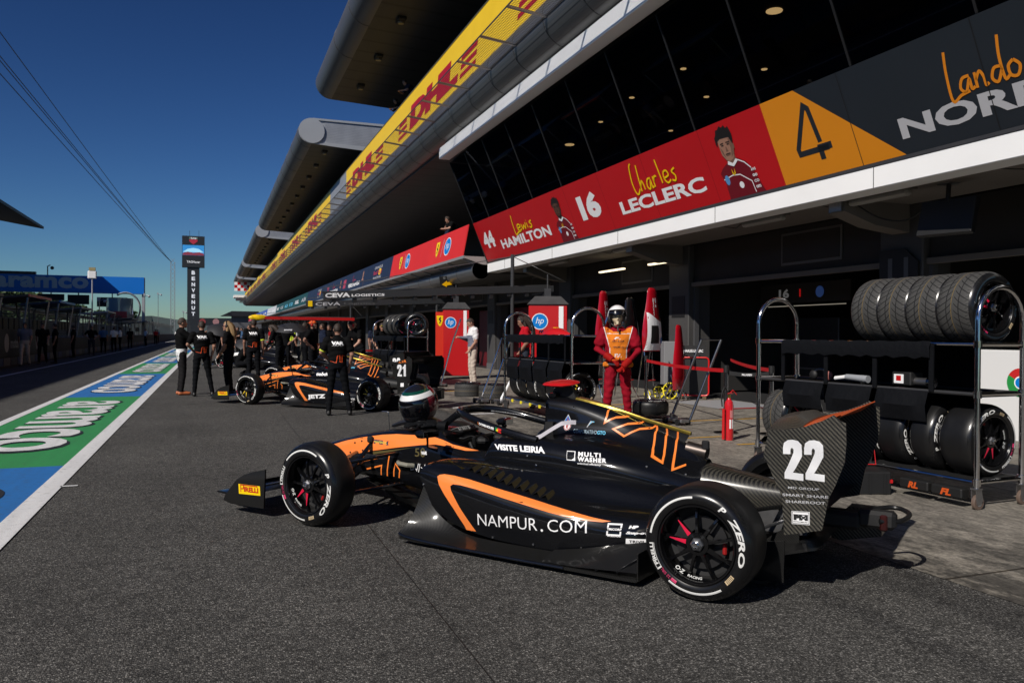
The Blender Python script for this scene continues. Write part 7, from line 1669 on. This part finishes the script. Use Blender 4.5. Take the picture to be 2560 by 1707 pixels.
# the fireman
t, V, HM, hat = person('fire marshal in red overalls and orange bib with white helmet, hands clasped', 5.48, 10.2, 0, R(154), 'clasp', 1.74, REDS, REDS, 'a', 'none', 'long', gloves=REDG, vox=.010, fingers=True, fit=.032, faceskin=BALA,
    back=[('front:bib', fill2d([[(0, 1), (.12, .98), (.2, 1.0), (.32, .86), (.68, .86), (.8, 1.0), (.88, .98), (1, 1), (.80, .35), (.78, 0), (.22, 0), (.20, .35)]]), (-.20, 1.02, .20, 1.49), ORB),
          ('front:bib_lettering', T('0064-ISP', .02), (-.085, 1.275, .085, 1.30), M('bib_ink', (.05, .02, .02), .6)), ('front:bib_lettering', T('FIREMAN', .02), (-.08, 1.19, .08, 1.215), M('bib_ink', (.05, .02, .02), .6)),
          ('front:bib_trim', stroke2d([(0, 1), (.21, .36), (.22, 0)], .03), (-.205, 1.02, .205, 1.49), WHC), ('front:bib_trim', stroke2d([(1, 1), (.79, .36), (.78, 0)], .03), (-.205, 1.02, .205, 1.49), WHC), ('front:bib_trim', stroke2d([(.1, .80), (.9, .80)], .025), (-.205, 1.02, .205, 1.49), WHC),
          ('front:bib_lettering', T('F1', .06, .25), (-.06, 1.315, .05, 1.345), WHC), ('front:bib_trim', T('FIA', .05), (-.05, 1.06, .05, 1.11), WHC)])
mb = MB()
SHL = M('helmet_shell_white', (.80, .80, .80), .25, coat=1)
nu, nv = 32, 22
for i in range(nv):
    for j in range(nu):
        t0, t1 = PI*i/nv, PI*(i+1)/nv; a0, a1 = 2*PI*j/nu, 2*PI*(j+1)/nu; tm, am = (t0+t1)/2, (a0+a1)/2
        fr_ = math.sin(am) > .45
        if tm > 2.3 or (fr_ and tm > 1.32): continue
        m_ = SHL if not (math.sin(am) > .45 and tm > .95) else M('helmet_black', (.01, .01, .012), .2, coat=1)
        P_ = lambda t_, a_: hat(.142*math.sin(t_)*math.cos(a_), .152*math.sin(t_)*math.sin(a_)-.005, .02+(.160 if t_ < PI/2 else .135)*math.cos(t_))
        mb.add([P_(t0, a0), P_(t1, a0), P_(t1, a1), P_(t0, a1)], [(0, 1, 2, 3)], m_)
rows = [[hat(.13*math.cos(R(a)), .145*math.sin(R(a))+.02*k, .075+.012*k+.03*math.sin(R(a))) for a in range(25, 156, 10)] for k in range(3)]
mb.grid(rows, BLK)
rows = [[hat(.131*math.sin(1.05+.35*k)*math.cos(R(a)), .146*math.sin(1.05+.35*k)*math.sin(R(a)), .02+.15*math.cos(1.05+.35*k)) for a in range(22, 159, 8)] for k in range(4)][:2]
mb.grid(rows, M('visor', (.004, .004, .006), .06, .2, coat=1))
for s2 in (1, -1): mb.sphere(hat(.118*s2, .035, -.02), (.025, .05, .06), BLK, 10, 8)
mb.build('helmet', t)
mb = MB(); mb.tube([hat(-.09, .04, -.08), hat(-.04, .07, -.125), hat(.04, .07, -.125), hat(.09, .04, -.08)], .010, BLK, 6)
mb.tube([(0, .118, 1.50), (.01, .14, 1.46), (.0, .15, 1.42)], .012, BLK, 6); mb.build('chin_strap', t)
mb = MB(); mb.tube([(.16, .0, .98), (.14, .09, .965), (.0, .125, .955), (-.14, .09, .965), (-.16, 0, .98)], .013, WHC, 8)
for s2 in (1, -1): mb.box((.17*s2, .075, .955), (.09, .05, .07), ORB, ch=.015)
mb.build('belt', t)
mb = MB()
for s2 in 'RL':
    a, b = V['e'+s2], V['w'+s2]; mb.tube([tuple(a+(b-a)*.62), tuple(b+(b-a)*.05)], [.058, .046], REDG, 14)
mb.build('glove_cuffs', t)
# ================================================================ pit wall side, grandstand, tower
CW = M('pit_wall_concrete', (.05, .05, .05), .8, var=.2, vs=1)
def thingbox(name, label, cat, parts, group=None, loc=(0, 0, 0), rz=0):
    t = thing(name, label, cat, loc, rz, group)
    for pn, fn in parts:
        mb = MB(); fn(mb); mb.build(pn, t)
    return t
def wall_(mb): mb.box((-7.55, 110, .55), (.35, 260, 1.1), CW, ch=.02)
def ads(mb):
    cs = [M('ad_blue', (.01, .03, .14), .5), M('ad_white', (.10, .10, .11), .5), M('ad_red', (.10, .005, .01), .5), M('ad_dark', (.02, .025, .05), .5)]
    for i in range(90): mb.box((-7.37, 16+i*1.15, .22), (.02, 1.08, .30), cs[(0, 1, 3, 0, 3, 1, 0, 2)[i % 8]])
thingbox('pit_wall', 'long low concrete pit wall with a strip of small advertising boards', 'wall', (('wall_body', wall_), ('advert_strip', ads)))
t = thing('advert_board', 'black board with a round emblem and a pale company word on the pit wall', 'board', (-7.33, 37.5, .95)); mb = MB(); mb.box((0, 0, 0), (.05, 9.5, 1.05), BLK); mb.build('board', t); mb = MB(); GW = M('dim_white', (.30, .30, .31), .5)
for y in (-2.3, 3.4):
    mb.prism(circ(y+.0, 0, .36, 24), .027, .030, GW, 'yz'); place2d(mb, T('motorola', .03), lambda u, v, y=y: (.03, y-.75-2.0*u+.3, -.28+.5*v), GW) if False else place2d(mb, T('motorola', .03), lambda u, v, y=y: (.03, y+.6+2.2*u, -.22+.42*v), GW)
mb.build('lettering', t, 0)
# pit wall stands
def stand(y, L, col, label, trim=None, h=2.7):
    t = thing('pit_wall_stand', label, 'pit stand', (-8.4, y, 0), 0, 'team stands on the pit wall'); mb = MB(); mb.box((0, 0, .55), (1.3, L, 1.1), col); mb.build('base', t)
    mb = MB(); mb.box((-.1, 0, h), (1.9, L+.4, .10), col, rot=Matrix.Rotation(R(-6), 3, 'Y')); mb.build('roof', t)
    if trim: mb = MB(); mb.box((.87, 0, h+.10), (.05, L+.4, .12), trim); mb.build('roof_trim', t)
    for s_ in (-1, 1):
        mb = MB(); mb.bar((.55, s_*L/2, 1.1), (.80, s_*L/2*1.03, h), .06, STL); mb.bar((-.55, s_*L/2, 1.1), (-.6, s_*L/2, h), .06, DGRY); mb.build('side_frame', t)
    for k in range(int(L/1.1)):
        mb = MB(); yy = -L/2+.6+k*1.1; mb.box((-.45, yy, 1.75), (.05, .8, .5), BLK, ch=.01); mb.build('screen', t)
stand(33, 5.5, M('stand_dark', (.02, .02, .024), .4), 'dark pit wall stand with slanting struts, nearest on the left')
stand(43, 4.8, M('stand_redblack', (.03, .012, .012), .4), 'pit wall stand with a dark red roof edge', RED, 2.9)
stand(50.5, 4.6, M('stand_navy', (.012, .018, .05), .4), 'navy pit wall stand with a blue roof edge', BLUE, 2.9)
stand(58, 4.4, M('stand_silver', (.10, .10, .11), .4), 'silver pit wall stand in the middle of the row', LGRY, 2.8)
stand(72, 5.0, M('stand_white', (.35, .38, .42), .4), 'white pit wall stand with dark windows, near the gantry legs', None, 2.9)
stand(92, 5.0, M('stand_dark', (.02, .02, .024), .4), 'far pit wall stand with a dark roof'); stand(112, 6, M('stand_white', (.35, .38, .42), .4), 'farthest pit wall stand with a pale roof')
# debris fence
t = thing('debris_fence', 'tall wire debris fence running along the far side of the pit wall', 'fence', (-10.2, 0, 0)); 
mb = MB()
for i in range(56): y = 20+i*4.0; mb.tube([(0, y, 0), (0, y, 2.6), (.45, y, 3.3)], .05, DGRY, 6)
o = mb.build('fence_posts', t)
m, nt, b, oc = newmat('fence_mesh'); sx = _n(nt, 'SeparateXYZ'); nt.links.new(oc, sx.inputs[0])
ga = math_(nt, 'LESS_THAN', math_(nt, 'FRACT', math_(nt, 'MULTIPLY', sx.outputs[1], 8)), .28); gb = math_(nt, 'LESS_THAN', math_(nt, 'FRACT', math_(nt, 'MULTIPLY', sx.outputs[2], 8)), .28)
tr = _n(nt, 'BsdfTransparent'); mx = _n(nt, 'MixShader'); b.inputs['Base Color'].default_value = (.06, .06, .06, 1); nt.links.new(math_(nt, 'MAXIMUM', ga, gb), mx.inputs[0]); nt.links.new(tr.outputs[0], mx.inputs[1]); nt.links.new(b.outputs[0], mx.inputs[2]); nt.links.new(mx.outputs[0], nt.nodes['Material Output'].inputs[0])
mb = MB(); mb.add([(0, 20, 1.0), (0, 242, 1.0), (0, 242, 2.6), (0, 20, 2.6), (.45, 242, 3.3), (.45, 20, 3.3)], [(0, 1, 2, 3), (3, 2, 4, 5)], m); mb.build('fence_wire', t, 0)
# low covered stand and bank beyond the track
def terr(mb): mb.box((-27, 120, 1.6), (6, 300, 3.2), M('bank', (.03, .032, .025), .9, var=.4, vs=.5)); 
thingbox('spectator_bank', 'long dark low spectator stand beyond the track', 'stand', (('tier', terr), ('roof', lambda mb: [mb.box((-26, 30+i*20, 4.6), (5, 16, .2), DGRY) for i in range(13)]), ('roof_posts', lambda mb: [mb.box((-24.2, 24+i*10, 3.6), (.15, .15, 2.2), DGRY) for i in range(26)])))
# grandstand whose roof shades the left side
def roof_(mb): mb.add([(-19.3, -80, 14.0), (-19.3, 112, 14.0), (-45, 112, 18.4), (-45, -80, 18.4), (-19.3, -80, 14.3), (-19.3, 112, 14.3), (-45, 112, 19.0), (-45, -80, 19.0)], [(0, 1, 2, 3), (7, 6, 5, 4), (0, 4, 5, 1), (1, 5, 6, 2), (2, 6, 7, 3), (3, 7, 4, 0)], M('stand_roof', (.03, .032, .034), .6))
def tiers(mb):
    for k in range(10): mb.box((-36-1.0*k, 15, 3+.8*k), (1.0, 190, .8), M('seats', (.04, .042, .05), .7))
def colm(mb):
    for i in range(10): mb.bar((-44, -76+i*20, 0), (-42, -76+i*20, 18), .6, DGRY)
thingbox('grandstand', 'dark cantilevered grandstand roof at the left picture edge', 'grandstand', (('roof', roof_), ('tiers', tiers), ('columns', colm)))
# bridge banner over the track
gy = 114
ABL = M('bridge_blue', (.0, .16, .62), .45, var=.05, vs=.3)
t = thing('track_bridge', 'blue bridge banner with pale lettering spanning the track, half in shade', 'bridge', (0, gy, 0)); mb = MB(); mb.box((-25.5, 0, 7.42), (34.6, 1.0, 2.15), ABL); mb.build('banner', t, 0)
mb = MB(); PW_ = M('bridge_lettering', (.45, .55, .62), .5); place2d(mb, T('aramco', .045, 0, 1.05), lambda u, v: (-25.0+10.4*u, -.52, 6.85+1.45*v), PW_, .05); mb.build('lettering', t, 0)
mb = MB(); mb.box((-8.3, 0, 4.25), (.35, .5, 8.5), LGRY); mb.build('bridge_leg', t); mb = MB(); mb.box((-24, 0, 8.7), (7, .6, .35), DGRY); mb.build('walkway', t)
mb = MB(); mb.tube([(-19.2, -.2, 8.5), (-19.2, -.2, 9.6), (-18.9, -.2, 9.75)], .07, DGRY, 6); mb.sphere((-18.7, -.2, 9.4), .22, DGRY, 10, 8); mb.build('camera', t)
for a, b_, z in ((-20.3, -17.4, 5.75), (-17.0, -14.6, 5.5), (-13.7, -10.2, 5.25)):
    mb = MB(); mb.box(((a+b_)/2, 0, z), (b_-a, .4, 1.2 if a > -20 else .8), BLK); mb.box(((a+b_)/2, 0, z+.85), (.12, .12, .9), DGRY); mb.build('hanging_screen', t)
# curved glass booth by the bridge leg
t = thing('glass_booth', 'raised curved glass booth with a red panel beside the bridge leg', 'booth', (-9.6, 105, 0)); CG = M('booth_grey', (.30, .33, .37), .3)
mb = MB(); mb.tube([(1.6*math.cos(R(a)), 0, 4.2+1.9*math.sin(R(a))) for a in range(-80, 125, 12)], .11, CG, 8, flat=3.0); mb.build('curved_frame', t)
mb = MB(); mb.lathe([(.3, 2.3), (1.2, 2.5), (1.5, 3.1), (1.5, 3.5)], CG, 24, 'z', c=(-.6, 0, 0)); mb.build('bowl', t); mb = MB(); mb.box((-.6, -1.52, 3.45), (1.8, .06, .75), M('booth_red', (.40, .02, .03), .4)); mb.build('red_panel', t)
mb = MB(); mb.lathe([(1.45, 3.5), (1.45, 5.4)], M('pale_glass', (.20, .30, .36), .1, coat=1), 24, 'z', c=(-.6, 0, 0)); mb.box((-.6, -1.3, 4.2), (.7, .1, .4), BLK); mb.build('glazing', t); mb = MB(); mb.tube([(-.6, 0, 0), (-.6, 0, 2.6)], .3, CG); mb.build('column', t)
# poles
def pole(label, x, y, h, kind):
    t = thing('pole', label, 'pole', (x, y, 0)); mb = MB(); mb.tube([(0, 0, 0), (0, 0, h)], .045, STL if kind else LGRY, 8); mb.build('shaft', t); mb = MB()
    if kind == 0: mb.box((0, 0, h-.2), (.55, .2, .55), WHT, ch=.05); mb.box((0, 0, h+.2), (.4, .2, .22), M('signal_tan', (.35, .30, .15), .5))
    else: mb.tube([(0, 0, h-.3), (.4, 0, h-.1)], .04, STL, 6); mb.sphere((.5, 0, h-.3), .17, LGRY, 10, 8); mb.box((-.05, 0, h-.1), (.25, .2, .35), LGRY)
    mb.build('head', t)
pole('slim pole with a white signal box in front of the blue bridge banner', -7.75, 62, 5.55, 0); pole('lamp pole with a round camera left of the glass booth', -9.9, 84, 4.6, 1); pole('round camera on an arm at the bridge leg', -8.0, 112, 6.3, 1); pole('slim lamp pole between the booth and the lattice mast', -9.2, 160, 8.6, 1); pole('short lamp pole at the foot of the tower', -5.2, 170, 5.6, 1)
# tower
TB = M('tower_black', (.018, .020, .024), .5); ty_ = 400.; s_ = ty_*.9356/1829
def TX(px): return (px-486)/1829*.9356*ty_*.93   # sideways position from the lane's far point
t = thing('scoring_tower', 'tall black scoring tower with a vertical white welcome word and a screen on top', 'tower', (-7.6, ty_, 0)); mb = MB(); mb.box((-.35, 0, 16.5), (5.3, 3.5, 33), TB); mb.build('shaft', t)
mb = MB(); mb.box((-.35, -.3, 38.9), (9.7, 4, 14.4), TB); mb.build('display_box', t)
mb = MB()
for k, ch in enumerate('BENVENUTI'): place2d(mb, T(ch, .05), lambda u, v, k=k, ch=ch: (-.35-(.75 if ch != 'I' else .22)+(1.5 if ch != 'I' else .44)*u, -1.80, 28.3-2.72*k+1.75*v), M('tower_white', (.75, .76, .8), .5, emis=(.7, .75, .85), es=.25))
place2d(mb, T('TAGHeuer', .03), lambda u, v: (-3.2+5.8*u, -2.35, 33.6+1.1*v), WHT); mb.build('lettering', t, 0)
mb = MB(); mb.box((-.35, -2.33, 39.5), (9.3, .06, 4.7), M('screen_sky', (.02, .15, .35), .5, emis=(.03, .25, .6), es=.7)); mb.prism([(-4.9, 37.2), (4.2, 37.2), (4.2, 38.0), (2.2, 38.7), (-.35, 38.3), (-2.8, 38.8), (-4.9, 38.1)], -2.42, -2.38, M('screen_track', (.25, .03, .05), .5, emis=(.2, .05, .09), es=.3))
mb.prism([(-4.9, 38.6), (4.2, 38.6), (2.0, 40.2), (-.4, 40.6), (-2.8, 40.1)], -2.41, -2.375, M('screen_haze', (.3, .6, .75), .5, emis=(.3, .6, .8), es=.6)); mb.build('screen', t, 0)
mb = MB(); mb.prism([(-2.1, 44.7), (1.4, 44.7), (1.4, 43.6), (-.35, 42.2), (-2.1, 43.6)], -2.40, -2.34, M('shield_red', (.5, .03, .06), .5)); mb.box((-.35, -2.36, 45.0), (3.6, .08, 1.0), M('shield_green', (.15, .25, .2), .5)); place2d(mb, T('TAG', .05), lambda u, v: (-1.6+2.5*u, -2.44, 44.6+.8*v), WHT); mb.build('shield_logo', t, 0)
mb = MB(); mb.tube([(-2, 0, 46), (-2, 0, 48.8)], .08, DGRY, 5); mb.tube([(2.0, 0, 46), (2.0, 0, 49)], .08, DGRY, 5); mb.build('antennas', t)
# lattice mast and cables
t = thing('lattice_mast', 'thin grey lattice mast left of the scoring tower', 'mast', (-12.6, 300, 0)); mb = MB(); Hm = 25.8; LM = M('mast_grey', (.24, .25, .26), .6)
for x in (-.65, .65):
    for y in (-.65, .65): mb.box((x, y, Hm/2), (.16, .16, Hm), LM)
for i in range(18):
    z = i*1.5; mb.bar((-.65, -.65, z), (.65, -.65, z+1.5), .10, LM); mb.bar((.65, -.65, z), (-.65, -.65, z+1.5), .10, LM)
mb.build('lattice', t)
import mathutils
def pixpoint(px, py, dist):
    d = cf*1829 + cr*(px-1176) - cu*(py-784); return Vector((0, 0, CAMH)) + d.normalized()*dist
top = Vector((-12.86, 300, 25.6))
ends = [(-30, 5, 55), (-30, 78, 55), (-30, 90, 54), (-30, 112, 52)]
pts_near = [(-6.76, 31.62, 11.89), (-6.81, 31.85, 11.15), (-6.83, 31.87, 11.02), (-6.84, 32.01, 10.59)]
for i, p in enumerate(pts_near):
    o = MB(); a = Vector(p); a = a+(a-top)*.25; n = 24; q = []
    for k in range(n+1): u = k/n; v = a+(top-a)*u; q.append((v.x, v.y, v.z-4*.5*u*(1-u)))
    o.tube(q, [.007+.05*(k/n) for k in range(n+1)], M('cable', (.05, .06, .08), .6), 5); o = o.build('overhead_cable', None); tag(o, ('highest', 'second highest', 'third highest', 'lowest')[i]+' of the four thin overhead cables running from the lattice mast', 'cable', 'overhead cables from the mast')
# far end of the lane: start gantry, canopies, hills
t = thing('far_gantry', 'distant black gantry with two round emblems across the lane', 'gantry', (-2, 250, 0)); mb = MB(); mb.box((2, 0, 4.6), (12, .5, 2.2), TB); mb.build('beam', t); mb = MB(); mb.box((-4, 0, 2.3), (.4, .4, 4.6), DGRY); mb.box((8, 0, 2.3), (.4, .4, 4.6), DGRY); mb.build('legs', t); mb = MB(); mb.prism(circ(-.5, 4.6, .9, 20), -.32, -.27, M('dim_red', (.3, .05, .05), .5)); mb.prism(circ(3.2, 4.6, .9, 20), -.32, -.27, M('dim_pink', (.4, .2, .2), .5)); mb.build('emblems', t)
t = thing('far_canopy', 'small dark canopy roof in front of the far end of the pit building', 'canopy', (8.0, 205, 0)); mb = MB(); mb.prism([(-6, 5.4), (5, 5.4), (2.5, 6.6), (-3.5, 6.6)], -3, 3, M('stand_dark', (.02, .02, .024), .4)); mb.build('roof', t); mb = MB(); mb.box((0, 0, 2.7), (7, 4, 5.4), M('far_wall', (.10, .10, .11), .6)); mb.build('wall', t)
hl_ = MB(); rnd = random.Random(3)
xs = [-900+i*40 for i in range(46)]; row0 = [(x, 1500+60*math.sin(i), -1) for i, x in enumerate(xs)]; row1 = [(x, 1560, 16+10*math.sin(i*.7)+8*rnd.random()) for i, x in enumerate(xs)]; row2 = [(x, 1900, -1) for x in xs]
hl_.grid([row0, row1, row2], M('far_hills', (.05, .07, .07), .9, var=.2, vs=.02)); o = hl_.build('hills'); o['kind'] = 'structure'
# trees beyond the track
LEAF = [M('leaf_a', (.035, .07, .012), .7), M('leaf_b', (.06, .10, .018), .7), M('leaf_c', (.018, .04, .010), .8)]; BARK = M('bark', (.06, .045, .03), .9)
def tree_mesh(seed, h):
    rnd = random.Random(seed); cr_ = MB(); tk = MB(); tk.tube([(0, 0, 0), (.1, 0, h*.35), (0, .1, h*.6)], [.28, .2, .1], BARK, 8); cl = []
    for k in range(9):
        a = rnd.random()*6.28; r_ = h*(.12+.16*rnd.random()); z = h*(.45+.45*rnd.random()); p = (r_*math.cos(a), r_*math.sin(a), z); cl.append((p, h*(.10+.08*rnd.random()))); tk.tube([(0, 0, h*.4), p], [.1, .03], BARK, 5)
    cl.append(((0, 0, h*.8), h*.16))
    for p, r_ in cl:
        for q in range(170):
            d = Vector((rnd.gauss(0, 1), rnd.gauss(0, 1), rnd.gauss(0, .8))).normalized()*r_*(.45+.6*rnd.random()); c = Vector(p)+d; s2 = .28+.25*rnd.random(); u = Vector((rnd.gauss(0, 1), rnd.gauss(0, 1), rnd.gauss(0, 1))).normalized(); v = u.orthogonal().normalized(); w_ = u.cross(v)
            cr_.add([c+v*s2, c+w_*s2*.7, c-v*s2, c-w_*s2*.7], [(0, 1, 2, 3)], LEAF[rnd.choice((0, 0, 1, 2))])
    me = bpy.data.meshes.new('crown'); me.from_pydata(cr_.v, [], cr_.f); [me.materials.append(m_) for m_ in cr_.mats]; me.polygons.foreach_set('material_index', cr_.m); me.update(); return me, tk.mesh('trunk')
TR = [tree_mesh(i, 9.0) for i in range(3)]
ORD2 = (ORD+['twentieth'])
tl = [(-33, 172), (-37, 180), (-41, 190), (-45, 176), (-52, 186), (-36, 205), (-58, 200), (-43, 215), (-50, 225), (-34, 232), (-64, 190), (-72, 210), (-40, 250), (-30, 262), (-47, 262), (-28, 290)]
tl.sort(key=lambda q: q[1])
for i, (x, y) in enumerate(tl):
    t = thing('tree', ORD2[i]+' tree from the camera in the leafy row beyond the track', 'tree', (x, y, 0), i*1.3, 'trees beyond the track'); k = .85+.35*((i*37) % 10)/10; t.scale = (k*1.2, k*1.2, k)
    link('crown', TR[i % 3][0], t); link('trunk', TR[i % 3][1], t)
